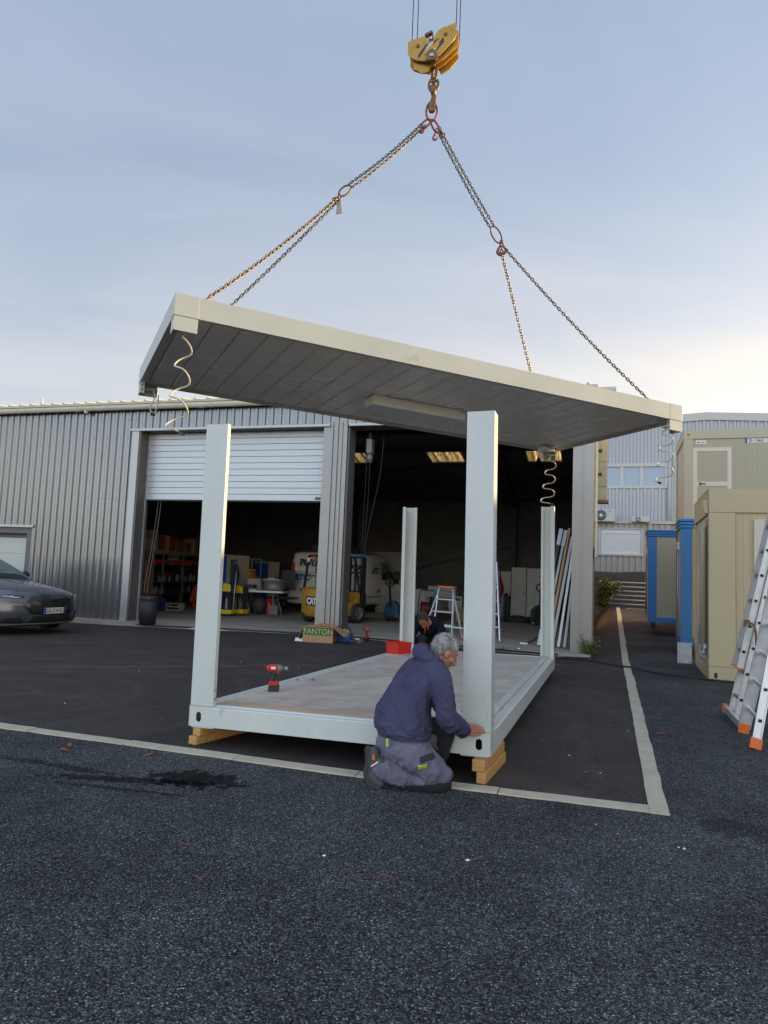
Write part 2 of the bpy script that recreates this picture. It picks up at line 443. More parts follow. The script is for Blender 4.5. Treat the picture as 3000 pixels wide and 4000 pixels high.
def axis(fine0, fine1, step, extra, far):
    v = set(extra); x = fine0
    while x < fine1: v.add(round(x, 3)); x += step
    x, s = fine1, step
    while x < far: s *= 1.5; x += s; v.add(round(min(x, far), 2))
    x, s = fine0, step
    while x > -far: s *= 1.5; x -= s; v.add(round(max(x, -far), 2))
    return sorted(v)
xs = axis(-16, 12, 0.5, (3.46, 3.57, 2.7, 3.2), 900)
ts = axis(-6, 24, 0.5, (0.0,), 900)
mb = MB()
for t_ in ts:
    for x in xs:
        y = t_ + kerb_in(x) * max(0, 1 - abs(t_) / 8)
        mb.v.append((x, y, gz(x, y)))
nx = len(xs)
for j in range(len(ts) - 1):
    for i in range(nx - 1):
        mb.f.append((j * nx + i, j * nx + i + 1, (j + 1) * nx + i + 1, (j + 1) * nx + i))
        mb.m.append(1 if xs[i] < 3.5 and ts[j] >= 0 and ts[j] < 40 and xs[i] > -60 else 0); mb.sm.append(True)
tag(mb.build('ground', [CHIP, BAY], clean=False), kind='structure')

# kerb stones set flush in the yard
mb = MB(); kr = random.Random(3)
x = 3.455
while x > -24:
    L_ = kr.uniform(0.92, 1.02); x2 = x - L_
    a0, a1 = kerb_in(x), kerb_in(x2 + 0.008); dz = kr.uniform(0, 0.006)
    j0, j1 = kr.uniform(-.008, .008), kr.uniform(-.008, .008)
    n = 5
    q = [(x + (x2 + 0.008 - x) * k / n, a0 + (a1 - a0) * k / n + j0 + kr.uniform(-.003, .003)) for k in range(n + 1)]
    p = [(X, Y - 0.125 + j1 + kr.uniform(-.006, .006)) for X, Y in reversed(q)]
    poly = (q + p)[::-1]
    g0 = gz(x, a0)
    mb.prism(poly, g0 - .1, g0 + 0.008 + dz)
    x = x2
y = -0.045 - 0.13
first = True
while y < 19.9:
    L_ = kr.uniform(0.92, 1.02); y2 = y + L_
    sh = 0.04 if y > 9.6 else 0.0
    x0 = 3.458 + kr.uniform(-.003, .003); x1 = x0 + 0.118 + kr.uniform(-.004, .004)
    n = 5; vs = []; fs = []
    for k in range(n + 1):
        Y = y + (L_ - 0.013) * k / n
        for X, dz in ((x0, -.1), (x0 + kr.uniform(-.004, .004), .010), (x1 + kr.uniform(-.006, .006), .010), (x1, -.1)):
            vs.append((X, Y, gz(X, Y) + dz))
    for k in range(n):
        for e in range(3): fs.append((k * 4 + e, k * 4 + e + 1, k * 4 + 5 + e, k * 4 + 4 + e))
    fs += [(3, 2, 1, 0), tuple(n * 4 + e for e in range(4))]
    mb.add(vs, fs); y = y2
for k in range(3):
    x0 = 3.76 + k * 1.0
    mb.add([(x0 + dx, 19.75 + dy, gz(4, 19.8) + dz) for dz in (-.1, .012) for dy in (0, .12) for dx in (0, .99)], [(0, 2, 3, 1), (4, 5, 7, 6), (0, 1, 5, 4), (2, 6, 7, 3), (0, 4, 6, 2), (1, 3, 7, 5)])
tag(mb.build('kerb', M_CONC), kind='structure')

# ------------------------------------------------------------------ workshop hall
BA = R(1.15)
BM = Matrix.Translation((2.9, 9.2, 0)) @ Matrix.Rotation(BA, 4, 'Z')
BI = BM.inverted()
FX, FY = Vector((math.cos(BA), math.sin(BA), 0)), Vector((-math.sin(BA), math.cos(BA), 0))
def fac(u, v, dy=0.0):
    """building coordinates of a picture point lying dy behind the front wall"""
    return BI @ onplane(u, v, Vector((2.9, 9.2, 0)) + FY * dy, FY)

M_SIDING = pbr('siding', (0.235, 0.225, 0.22), 0.26, 0.6, 0.06, 0.8, 0.02, 40, rv=.05, streak=(2, 2, 0.5), dirt=(0.25, 0.22, 0.19, 0.4), ds=3, dthr=0.6)
M_FLASH = pbr('flashing', (0.46, 0.44, 0.42), 0.4, 0.35, 0.05, 2)
M_REVEAL = pbr('reveal', (0.13, 0.12, 0.115), 0.5, 0.2, 0.08, 2)
M_PILL = pbr('pillar_sheet', (0.30, 0.28, 0.26), 0.36, 0.45, 0.05, 1.0, streak=(3, 3, 0.4), dirt=(0.30, 0.26, 0.22, 0.4), ds=3, dthr=0.6)
M_SHUT = pbr('shutter', (0.56, 0.56, 0.565), 0.4, 0.25, 0.04, 1.5)
M_GUT = pbr('gutter_pvc', (0.70, 0.64, 0.50), 0.45, 0, 0.08, 3, dirt=(0.35, 0.30, 0.22, 0.5), ds=4, dthr=0.6)
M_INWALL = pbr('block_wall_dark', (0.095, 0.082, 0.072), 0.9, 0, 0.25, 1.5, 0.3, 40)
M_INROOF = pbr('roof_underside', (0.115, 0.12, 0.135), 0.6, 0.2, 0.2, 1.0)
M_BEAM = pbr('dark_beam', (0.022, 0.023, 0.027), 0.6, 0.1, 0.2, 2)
M_SLAB = pbr('hall_concrete', (0.36, 0.31, 0.255), 0.75, 0, 0.25, 1.1, 0.15, 60, dirt=(0.33, 0.29, 0.24, 0.7), ds=1.4, dthr=0.55, streak=(0.5, 1.6, 1))
M_PINK = pbr('pink_render', (0.52, 0.31, 0.22), 0.85, 0, 0.12, 2, 0.2, 60)
M_CREAMW = pbr('cream_cladding', (0.55, 0.44, 0.22), 0.5, 0.1, 0.08, 1.5)

hall = thing('workshop_building', 'long grey metal-clad workshop hall with two tall open doorways and cream gutter', 'building', M=BM)
def siding(mb, X0, X1, z0, z1, y=0.0, p=0.2, rib=0.032, off=0.0):
    vs = []; X = X0; prof = [(0, 0), (0.085, 0), (0.105, -0.006), (0.125, 0), (0.140, 0), (0.156, -rib), (0.184, -rib), (0.2, 0)]
    pts = []
    k = math.floor(X0 / p) - 1
    while k * p < X1:
        for a, b in prof[:-1]:
            pts.append((k * p + a * p / 0.2, b))
        k += 1
    def ev(x):
        for (a, b), (c, d) in zip(pts, pts[1:]):
            if a <= x <= c: return b + (d - b) * (x - a) / (c - a)
        return 0
    sel = [(X0, ev(X0))] + [q for q in pts if X0 < q[0] < X1] + [(X1, ev(X1))]
    n = len(sel)
    vs = [(a, y + b, z0) for a, b in sel] + [(a, y + b, z1) for a, b in sel]
    mb.add(vs, [(i, i + 1, n + i + 1, n + i) for i in range(n - 1)])
mb = MB()
siding(mb, -22, -17.2, -0.06, 5.12)
siding(mb, -17.2, -13.54, 2.27, 5.12)
siding(mb, -13.54, -10.72, -0.06, 5.12)
siding(mb, -10.72, 0.0, 4.66, 5.12)
rr = random.Random(5)
mb.mi = 1
for zz in (1.45, 2.95, 4.45, 4.9):
    k = -60
    while k * 0.2 < -10.75:
        X = k * 0.2 + 0.112
        if zz < 2.3 and -17.2 < X < -13.5: k += 1; continue
        mb.cbox((X, -0.008, zz), (0.016, 0.012, 0.016)); k += 1
mb.build('wall_cladding', [M_SIDING, pbr('screw', (0.16, 0.14, 0.13), 0.5, 0.4)], hall, clean=False)
# flashings round the openings
def flash(*a): mb = MB(); mb.box(*a); mb.build('flashing', M_FLASH, hall, bevel=.004)
flash(-10.73, -10.545, -0.05, 0.0, -0.06, 4.63)                     # left jamb face
flash(-10.78, -5.60, -0.075, 0.0, 4.60, 4.66)                       # lintel drip, left door
flash(-5.16, -0.02, -0.075, 0.0, 4.60, 4.66)
flash(-17.3, -13.46, -0.07, 0.0, 2.20, 2.27)
flash(-22, -10.55, -0.045, 0.01, -0.09, -0.055)
for bx_ in ((-10.544, -10.50, -0.03, 0.42, -0.06, 4.60), (-5.20, -5.155, 0.02, 0.42, 0.0, 4.60), (-10.5, -5.78, 0.005, 0.16, 4.595, 4.66), (-5.155, -0.42, 0.005, 0.42, 4.595, 4.66), (-13.69, -13.54, 0.0, 0.25, -0.06, 2.2), (-17.2, -13.69, 0.0, 0.06, 2.05, 2.2)):
    mb = MB(); mb.box(*bx_); mb.build('door_reveal', M_REVEAL, hall)
def pillar(name, X0, X1, ribs, z0, z1, mat, riv):
    mb = MB()
    pts = [(X0, -0.02)]
    for r0 in ribs:
        pts += [(r0, -0.02), (r0 + 0.012, -0.05), (r0 + 0.05, -0.05), (r0 + 0.062, -0.02)]
    pts += [(X1, -0.02), (X1, 0.40), (X0, 0.40)]
    mb.prism(pts, z0, z1)
    mb.mi = 1; riv(mb)
    return mb.build(name, [mat, MATS['screw']], hall)
pillar('centre_pillar', -5.756, -5.205, (-5.58, -5.46, -5.36), 0.0, 4.70, M_PILL, lambda m: [m.cbox((X, -0.024, 0.35 + k * 0.58), (0.014, 0.012, 0.014)) for X in (-5.70, -5.50, -5.40, -5.23) for k in range(8)])
pillar('corner_pillar', -0.40, 0.0, (), -0.03, 5.06, M_PILL, lambda m: [m.cbox((X, -0.023, 0.25 + k * 0.55), (0.014, 0.012, 0.014)) for X in (-0.24, -0.17) for k in range(9)] + [m.box(-0.225, -0.222, -0.022, -0.018, 0, 5.0), m.box(-0.19, -0.187, -0.022, -0.018, 0, 5.0)])
mb = MB(); mb.box(-0.42, 0.02, -0.07, 0.02, -0.08, -0.025); mb.build('pillar_foot', M_FLASH, hall)
# partly raised sectional door of the left doorway
door = MB(); 
z = 2.975; k = 0
while z < 4.62:
    zt = min(z + 0.146, 4.66)
    door.prism([(0.300, z + .006), (0.300, zt - .010), (0.306, zt - .003), (0.34, zt), (0.34, z), (0.306, z)], -10.46, -5.76, Matrix(((0, 0, 1, 0), (1, 0, 0, 0), (0, 1, 0, 0), (0, 0, 0, 1))))
    z += 0.148; k += 1
d = door.build('sectional_door', M_SHUT, hall)
mb = MB(); mb.box(-10.46, -5.76, 0.295, 0.345, 2.94, 2.975); mb.build('bottom_seal', M_RUBBER, d)
mb = MB(); mb.box(-6.02, -5.79, 0.285, 0.299, 3.005, 3.06); pl = mb.build('maker_plate', pbr('plate_dark', (0.03, 0.03, 0.05), 0.5), d)
def text(s, size, M, mat, parent, name='lettering', ext=0.002, bold=0.0, sx=1.0, align='LEFT', shear=0.0):
    cu = bpy.data.curves.new(name, 'FONT'); cu.body = s; cu.size = size; cu.extrude = ext; cu.offset = bold; cu.align_x = align; cu.shear = shear
    cu.resolution_u = 3
    to = bpy.data.objects.new('tmp', cu); COL.objects.link(to)
    me = bpy.data.meshes.new_from_object(to.evaluated_get(bpy.context.evaluated_depsgraph_get()))
    bpy.data.objects.remove(to); me.name = name; me.materials.clear(); me.materials.append(mat)
    o = bpy.data.objects.new(name, me); COL.objects.link(o)
    if parent is not None: o.parent = parent
    o.matrix_local = M @ Matrix.Diagonal((sx, 1, 1, 1))
    return o
def face_y(x, y, z, rz=0):      # lettering upright on a face looking towards -y
    return Matrix.Translation((x, y, z)) @ Matrix.Rotation(rz, 4, 'Z') @ Matrix.Rotation(R(90), 4, 'X')
M_INKO = pbr('orange_ink', (0.6, 0.14, 0.03), 0.5)
text('HORMANN', 0.044, face_y(-6.0, 0.285, 3.017), M_INKO, pl, bold=0.001)
for X in (-10.49, -5.79): mb = MB(); mb.box(X, X + .03, 0.26, 0.30, 0.02, 4.6); mb.build('door_track', M_GALV, hall)
# low sectional door at the far left
mb = MB(); 
for k in range(5): mb.box(-17.2, -13.69, 0.16, 0.2, -0.06 + k * 0.40, -0.06 + k * 0.40 + 0.394)
mb.build('low_door', pbr('low_door_panel', (0.52, 0.52, 0.46), 0.45, 0, 0.03), hall)
mb = MB(); mb.box(-17.2, -13.69, 0.2, 0.24, -0.06, 2.05); mb.build('low_door_backing', M_REVEAL, hall)
# gutter, brackets, roof
mb = MB(); P = Matrix(((0, 0, 1, 0), (1, 0, 0, 0), (0, 1, 0, 0), (0, 0, 0, 1)))
gp = [(-0.15 + 0.082 * math.cos(a), 5.20 + 0.10 * math.sin(a)) for a in [math.pi * (1 + k / 10) for k in range(11)]]
gi = [(-0.15 + 0.076 * math.cos(a), 5.20 + 0.094 * math.sin(a)) for a in [math.pi * (1 + k / 10) for k in range(11)]]
mb.smooth = False
mb.prism(gp + [(-0.064, 5.215)] + gi[::-1] + [(-0.236, 5.215)], -22, 0.39, P)
mb.prism(gp, 0.386, 0.392, P)
g = mb.build('gutter', M_GUT, hall)
k = -21.6
while k < 0.3:
    mb = MB()
    gq = [(-0.15 + 0.09 * math.cos(a), 5.20 + 0.108 * math.sin(a)) for a in [math.pi * (1 + j / 10) for j in range(11)]]
    mb.prism(gq + gp[::-1], k, k + 0.03, P); mb.build('gutter_bracket', M_GUT, g); k += 0.62
for X in (-12.4, -8.9, -4.6): mb = MB(); mb.prism([(-0.15 + 0.094 * math.cos(a), 5.20 + 0.112 * math.sin(a)) for a in [math.pi * (1 + j / 10) for j in range(11)]], X, X + 0.16, P); mb.build('gutter_joint', M_GUT, g)
mb = MB(); mb.tube([(-12.05, -0.15, 5.12), (-12.05, -0.15, 5.05)], 0.05, 10); mb.build('gutter_outlet', M_GUT, g)
M_ROOF = pbr('roof_sheet', (0.50, 0.45, 0.34), 0.5, 0.2, 0.1, 1)
def roofz(y): return 5.24 + (y + 0.2) * 0.17 if y < 3.6 else 5.886 - 0.195 * (y - 3.6)
# skylight panels: building-x ranges on the far slope
SK = [(-8.20, -7.12), (-5.06, -3.98), (-1.98, -0.95)]
SKY0, SKY1 = 6.62, 7.75
mb = MB(); ms = MB()
def slope(mbx, X0, X1, y0, y1, th=0.05):
    mbx.add([(X0, y0, roofz(y0)), (X1, y0, roofz(y0)), (X1, y1, roofz(y1)), (X0, y1, roofz(y1)), (X0, y0, roofz(y0) + th), (X1, y0, roofz(y0) + th), (X1, y1, roofz(y1) + th), (X0, y1, roofz(y1) + th)],
            [(3, 2, 1, 0), (4, 5, 6, 7), (0, 1, 5, 4), (1, 2, 6, 5), (2, 3, 7, 6), (3, 0, 4, 7)])
slope(mb, -22, 0.05, -0.2, 3.6)
slope(mb, -22, 0.05, 3.6, SKY0)
slope(mb, -22, 0.05, SKY1, 12.0)
e = [-22] + [v for s_ in SK for v in s_] + [0.05]
for a, b in zip(e[::2], e[1::2]): slope(mb, a, b, SKY0, SKY1)
X = -21.9
while X < 0.05:                                     # standing ribs of the roof sheets
    for y0, y1 in ((-0.2, 3.6), (3.6, 12.0)):
        pr = [(-.035, 0), (-.02, .045), (.02, .045), (.035, 0)]
        vs = [(X + a, y0, roofz(y0) + .05 + b) for a, b in pr] + [(X + a, y1, roofz(y1) + .05 + b) for a, b in pr]
        mb.add(vs, [(0, 1, 5, 4), (1, 2, 6, 5), (2, 3, 7, 6), (3, 2, 1, 0), (4, 5, 6, 7)])
    X += 0.34
roof = mb.build('roof', [M_ROOF], hall, clean=False)
# underside lining, ribbed
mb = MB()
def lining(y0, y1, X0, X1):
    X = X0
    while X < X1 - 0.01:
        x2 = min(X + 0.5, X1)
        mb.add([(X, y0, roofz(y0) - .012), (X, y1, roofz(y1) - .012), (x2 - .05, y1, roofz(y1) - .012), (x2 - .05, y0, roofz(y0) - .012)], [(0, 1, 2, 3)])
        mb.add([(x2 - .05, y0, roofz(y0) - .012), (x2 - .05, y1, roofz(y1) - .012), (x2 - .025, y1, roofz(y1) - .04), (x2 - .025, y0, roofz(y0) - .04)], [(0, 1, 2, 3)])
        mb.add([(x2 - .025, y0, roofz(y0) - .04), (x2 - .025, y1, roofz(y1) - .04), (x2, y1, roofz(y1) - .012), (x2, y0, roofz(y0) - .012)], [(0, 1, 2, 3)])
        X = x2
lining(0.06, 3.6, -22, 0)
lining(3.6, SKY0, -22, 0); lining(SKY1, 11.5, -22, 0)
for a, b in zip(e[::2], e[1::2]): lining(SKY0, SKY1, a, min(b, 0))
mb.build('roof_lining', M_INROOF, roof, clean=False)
mt = bpy.data.materials.new('skylight_sheet'); mt.use_nodes = True
t = mt.node_tree; n = t.nodes.new; L = t.links.new; t.nodes.remove(t.nodes['Principled BSDF'])
tr = n('ShaderNodeBsdfTranslucent'); tcn = n('ShaderNodeTexCoord'); mp = n('ShaderNodeMapping'); mp.inputs['Scale'].default_value = (11, 1.6, 1); L(tcn.outputs['Object'], mp.inputs[0])
nz = n('ShaderNodeTexNoise'); nz.inputs['Scale'].default_value = 1.5; nz.inputs['Detail'].default_value = 8; nz.inputs['Roughness'].default_value = 0.75; L(mp.outputs[0], nz.inputs['Vector'])
rp = n('ShaderNodeValToRGB'); rp.color_ramp.elements[0].position = 0.40; rp.color_ramp.elements[0].color = (0.30, 0.15, 0.04, 1); rp.color_ramp.elements[1].position = 0.62; rp.color_ramp.elements[1].color = (0.98, 0.66, 0.24, 1)
L(nz.outputs['Fac'], rp.inputs[0]); L(rp.outputs[0], tr.inputs[0]); L(tr.outputs[0], t.nodes['Material Output'].inputs[0])
for a, b in SK:
    ms = MB(); X = a; pts = []
    while X < b - 0.02:
        pts += [(X, 0), (X + .20, 0), (X + .225, .04), (X + .265, .04), (X + .29, 0)]; X += .36
    pts.append((b, 0)); nn = len(pts)
    ms.add([(x_, SKY0, roofz(SKY0) + .02 + z_) for x_, z_ in pts] + [(x_, SKY1, roofz(SKY1) + .02 + z_) for x_, z_ in pts], [(i, i + 1, nn + i + 1, nn + i) for i in range(nn - 1)])
    ms.build('skylight', mt, roof, clean=False)
# frame beams: purlins and portal rafters
for y in (1.0, 2.3, 3.6, 4.95, 6.3, 8.05, 9.4, 10.8, 11.4):
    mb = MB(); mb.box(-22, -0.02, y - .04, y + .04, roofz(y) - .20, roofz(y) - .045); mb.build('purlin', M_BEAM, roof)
for X in (-2.75, -8.9, -15.2):
    mb = MB()
    for y0, y1 in ((0.4, 3.6), (3.6, 11.3)):
        mb.bar((X, y0, roofz(y0) - .34), (X, y1, roofz(y1) - .34), 0.17, 0.28)
    mb.box(X - .09, X + .09, 11.1, 11.4, 0, roofz(11.2) - .3)
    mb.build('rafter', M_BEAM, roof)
# inner walls
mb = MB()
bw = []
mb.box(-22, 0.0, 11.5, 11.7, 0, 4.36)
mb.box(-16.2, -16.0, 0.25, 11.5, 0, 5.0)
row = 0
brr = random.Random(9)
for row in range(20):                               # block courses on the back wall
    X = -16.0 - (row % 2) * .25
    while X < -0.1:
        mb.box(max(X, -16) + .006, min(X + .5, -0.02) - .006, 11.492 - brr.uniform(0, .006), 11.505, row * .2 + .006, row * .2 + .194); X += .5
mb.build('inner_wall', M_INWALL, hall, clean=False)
mb = MB(); mb.bar((-8.9, 11.35, 1.0), (-2.75, 11.35, 2.6), .06, .06); mb.build('wall_brace', M_BEAM, hall)
# side wall: rendered base, cream cladding above
mb = MB(); mb.box(-0.16, 0.03, 0.41, 11.7, -0.1, 2.1); mb.box(-0.16, -0.02, 0.41, 11.7, 2.1, 4.6)
mb.build('side_wall_base', M_PINK, hall)
mb = MB()
y = 0.42
while y < 11.6:
    mb.prism([(y, -0.0), (y + .16, 0), (y + .175, .03), (y + .225, .03), (y + .24, 0)], 2.1, 4.55 + 0.0, Matrix(((0, 1, 0, 0.0), (1, 0, 0, 0), (0, 0, 1, 0), (0, 0, 0, 1)))); y += 0.24
mb.add([(0.0, 0.4, 4.55), (0.0, 11.7, 4.55), (0, 11.7, roofz(11.7)), (0, 3.6, roofz(3.6)), (0, .4, roofz(.4))] + [(-.1, 0.4, 4.55), (-.1, 11.7, 4.55), (-.1, 11.7, roofz(11.7)), (-.1, 3.6, roofz(3.6)), (-.1, .4, roofz(.4))], [(0, 1, 2, 3, 4), (9, 8, 7, 6, 5), (0, 5, 6, 1), (1, 6, 7, 2), (2, 7, 8, 3), (3, 8, 9, 4), (4, 9, 5, 0)])
mb.build('side_cladding', M_CREAMW, hall)
mb = MB()
mb.prism([(0.045, -0.02), (0.075, -0.02), (0.075, .38), (0.045, .38)], 1.9, 5.1)
mb.build('corner_trim', pbr('trim_pale', (0.62, 0.52, 0.36), 0.4, 0.2, 0.05), hall)
# boxed vent stack on the side wall
mb = MB(); mb.box(0.06, 0.27, 0.9, 1.15, 3.12, 5.0); v = mb.build('vent_box', pbr('vent_cream', (0.52, 0.45, 0.30), 0.55, 0, 0.15, 4), hall, bevel=0.005)
pbr('brown_hole', (0.10, 0.05, 0.02), 0.8)
for zz in (3.62, 4.12, 4.62): mb = MB(); mb.box(0.085, 0.16, 0.892, 0.902, zz, zz + .07); mb.build('vent_hole', MATS['brown_hole'], v)
for zz in (3.40, 3.92, 4.44): mb = MB(); mb.box(0.06, 0.272, 0.894, 0.902, zz, zz + .006); mb.build('joint_line', MATS['brown_hole'], v)
mb = MB(); mb.box(0.05, 0.30, 0.88, 1.16, 3.06, 3.12); mb.build('vent_bracket', M_RUST, v)
# floor slab
mb = MB()
nX, nY = 60, 30
ed = random.Random(2)
for j in range(nY + 1):
    for i in range(nX + 1):
        X = -16.0 + 15.98 * i / nX; Y = -0.34 + 11.84 * (j / nY)
        if j == 0: Y += ed.uniform(-.03, .03)
        mb.v.append((X, Y, 0.05 + (0.0 if j else -0.012)))
for j in range(nY):
    for i in range(nX):
        a = j * (nX + 1) + i; mb.f.append((a, a + 1, a + nX + 2, a + nX + 1)); mb.m.append(0); mb.sm.append(False)
b0 = len(mb.v)
for i in range(nX + 1): x_, y_, z_ = mb.v[i]; mb.v.append((x_, y_ - .02, -0.15))
for i in range(nX): mb.f.append((b0 + i, b0 + i + 1, i + 1, i)); mb.m.append(0); mb.sm.append(False)
fl = mb.build('floor', M_SLAB, clean=False); fl.matrix_world = BM; tag(fl, kind='structure')
# ------------------------------------------------------------------ site cabin being assembled
CM = Matrix(((0.99987045, 0.0, 0.01609605, 0), (0.00024464, 0.9998845, -0.01519628, 0), (-0.0160942, 0.01519824, 0.99975497, 0.142), (0, 0, 0, 1)))
CM = Matrix(((CM[0][0], CM[1][0], CM[2][0], 0), (CM[0][1], CM[1][1], CM[2][1], 0), (CM[0][2], CM[1][2], CM[2][2], 0.142), (0, 0, 0, 1))).transposed()
CM = Matrix(((0.99987045, 0.00024464, -0.0160942, 0), (0.0, 0.9998845, 0.01519824, 0), (0.01609605, -0.01519628, 0.99975497, 0.142), (0, 0, 0, 1)))
WID, LEN, HB, HP = 2.435, 6.055, 0.1585, 2.3064
cab = thing('site_cabin_frame', 'pale grey-green steel cabin base frame with four corner posts and bare board floor', 'cabin frame', M=CM)
def slot(cx, cy, w, h, n=8):
    r = w / 2; q = []
    for k in range(n + 1): a = math.pi * k / n; q.append((cx + r * math.cos(a), cy + h / 2 - r + r * math.sin(a)))
    for k in range(n + 1): a = math.pi + math.pi * k / n; q.append((cx + r * math.cos(a), cy - h / 2 + r + r * math.sin(a)))
    return q
XZ = Matrix(((1, 0, 0, 0), (0, 0, -1, 0), (0, 1, 0, 0), (0, 0, 0, 1)))     # prism xy -> xz plane, depth towards -y
YZ = Matrix(((0, 0, 1, 0), (1, 0, 0, 0), (0, 1, 0, 0), (0, 0, 0, 1)))      # prism xy -> yz plane, depth along x
def corner(x0, y0, x1, y1, mb):
    """hollow corner block with slotted faces; (x0,y0) is the outer corner"""
    w, d = abs(x1 - x0), abs(y1 - y0); sx = 1 if x1 > x0 else -1; sy = 1 if y1 > y0 else -1
    h = HB
    a, b = min(x0, x1), max(x0, x1)
    fy0, fy1 = (y0, y0 + .006 * sy)
    mb.prism([(a, 0), (b, 0), (b, h), (a, h)], -max(fy0, fy1), -min(fy0, fy1), XZ, holes=[slot(x0 + sx * .088, h * .47, .046, .078)])
    c, e_ = min(y0, y1), max(y0, y1)
    mb.prism([(c, 0), (e_, 0), (e_, h), (c, h)], min(x0, x0 + .006 * sx), max(x0, x0 + .006 * sx), YZ, holes=[slot(y0 + sy * .075, h * .47, .046, .078)])
    mb.box(a + .007, b, c + .007, e_, h - .006, h - .001); mb.box(a + .007, b, c + .007, e_, .001, .006)
for x0, y0, x1, y1 in ((0, 0, .21, .16), (WID, 0, WID - .21, .16), (0, LEN, .21, LEN - .16), (WID, LEN, WID - .21, LEN - .16)): mb = MB(); corner(x0, y0, x1, y1, mb); mb.build('corner_block', M_PAINT, cab, clean=False)
prof = [(0.0, 0.0), (0.0, HB - .012), (0.004, HB - .003), (0.03, HB), (0.045, HB + .001), (0.05, HB + .010), (0.075, HB + .012), (0.075, HB - .03), (0.006, HB - .03), (0.006, 0.006), (0.08, .006), (0.08, 0)]
mb = MB(); mb.prism(prof, .21, WID - .21, YZ); mb.build('front_beam', M_PAINT, cab)
mb = MB(); mb.prism([(LEN - a, b) for a, b in prof], .21, WID - .21, YZ); mb.build('rear_beam', M_PAINT, cab)
M_WSTRIP = pbr('wood_strip', (0.50, 0.40, 0.24), 0.7, 0, 0.3, 6, streak=(6, 1, 6))
def longbeam(x0, s):
    mb = MB(); q = [(0, 0), (0, HB - .01), (.012, HB), (.075, HB), (.078, HB - .008), (.098, HB - .008), (.10, HB + .002), (.165, HB + .002), (.165, HB - .03), (.006, HB - .03), (.006, .006), (.08, .006), (.08, 0)]
    mb.prism([(x0 + s * a, b) for a, b in q], -(LEN - .16), -.16, XZ)
    b = mb.build('side_beam', M_PAINT, cab)
    m2 = MB(); m2.box(min(x0 + s * .079, x0 + s * .097), max(x0 + s * .079, x0 + s * .097), .2, LEN - .2, HB - .03, HB - .004); m2.build('timber_strip', M_WSTRIP, b)
    for k in range(8): m3 = MB(); m3.cbox((x0 + s * .13, .5 + k * .72, HB + .004), (.03, .012, .004)); m3.build('clip', M_STEEL, b)
longbeam(WID, -1); longbeam(0, 1)
mb = MB()
mb.box(.165, WID - .165, .076, LEN - .076, HB - .03, HB + .004)
fl_ = mb.build('floor_panel', M_FLOORP, cab)
m2 = MB(); m2.box(.165, WID - .165, .078, .30, HB + .002, HB + .0065); m2.build('pale_board_edge', pbr('board_edge', (0.52, 0.38, 0.25), 0.65, 0, 0.15, 4, dirt=(0.2, 0.15, 0.1, 0.7), ds=8, dthr=0.64), fl_)
def post(x0, y0, sx, sy):
    """folded sheet corner post, outer corner at x0, y0"""
    t = .004
    line = [(.205, .045), (.172, .045)]
    P_ = [(.172, .045), (.205, .045), (.205, 0), (0, 0), (0, .15), (.052, .15)]
    inn = [(.052, .15 - t), (t, .15 - t), (t, t), (.205 - t, t), (.205 - t, .045 - t), (.172, .045 - t)]
    poly = [(x0 + sx * a, y0 + sy * b) for a, b in P_ + inn]
    mb = MB(); mb.prism(poly, HB + .003, HB + HP)
    p = mb.build('corner_post', M_PAINT, cab, bevel=0.0015)
    m2 = MB()
    for z in (HB + .06, HB + .13):
        Mx = Matrix.Translation((x0 + sx * .205, y0 + sy * .025, z)) @ Matrix.Rotation(R(90) * sx, 4, 'Y')
        m2.lathe([(.012, 0), (.012, .003), (.008, .004), (.008, .009), (.0001, .009)], 6, Mx)
    for z in (HB + HP - .05, HB + HP - .12):
        Mx = Matrix.Translation((x0 + sx * .205, y0 + sy * .025, z)) @ Matrix.Rotation(R(90) * sx, 4, 'Y')
        m2.lathe([(.007, 0), (.007, .0012), (.0001, .0013)], 8, Mx)
    if sy > 0 and x0 > 1:      # holes seen on the outer side of the near right post
        for k, z in enumerate((HB + HP - .05, HB + HP - .085, HB + HP - .14)):
            m2.lathe([(.006, 0), (.006, .0012), (.0001, .0013)], 8, Matrix.Translation((x0, y0 + .06 + .03 * (k % 2), z)) @ Matrix.Rotation(R(90), 4, 'Y'))
    m2.build('bolt', M_STEEL if sy > 0 and x0 < 1 else MATS['screw'], p)
    return p
post(.006, .004, 1, 1); post(WID - .006, .004, -1, 1); post(.006, LEN - .004, 1, -1); post(WID - .006, LEN - .004, -1, -1)
for x0, y0 in ((.02, .01), (WID - .22, .01), (.02, LEN - .16), (WID - .22, LEN - .16)): mb = MB(); mb.box(x0, x0 + .2, y0, y0 + .15, -.013, -.001); mb.build('foot_plate', M_PAINT, cab, bevel=.002)
m2 = MB(); m2.box(WID - .0615, WID - .0085, .1525, .1555, HB + .004, HB + .16); m2.build('wood_packer', M_WSTRIP, cab)

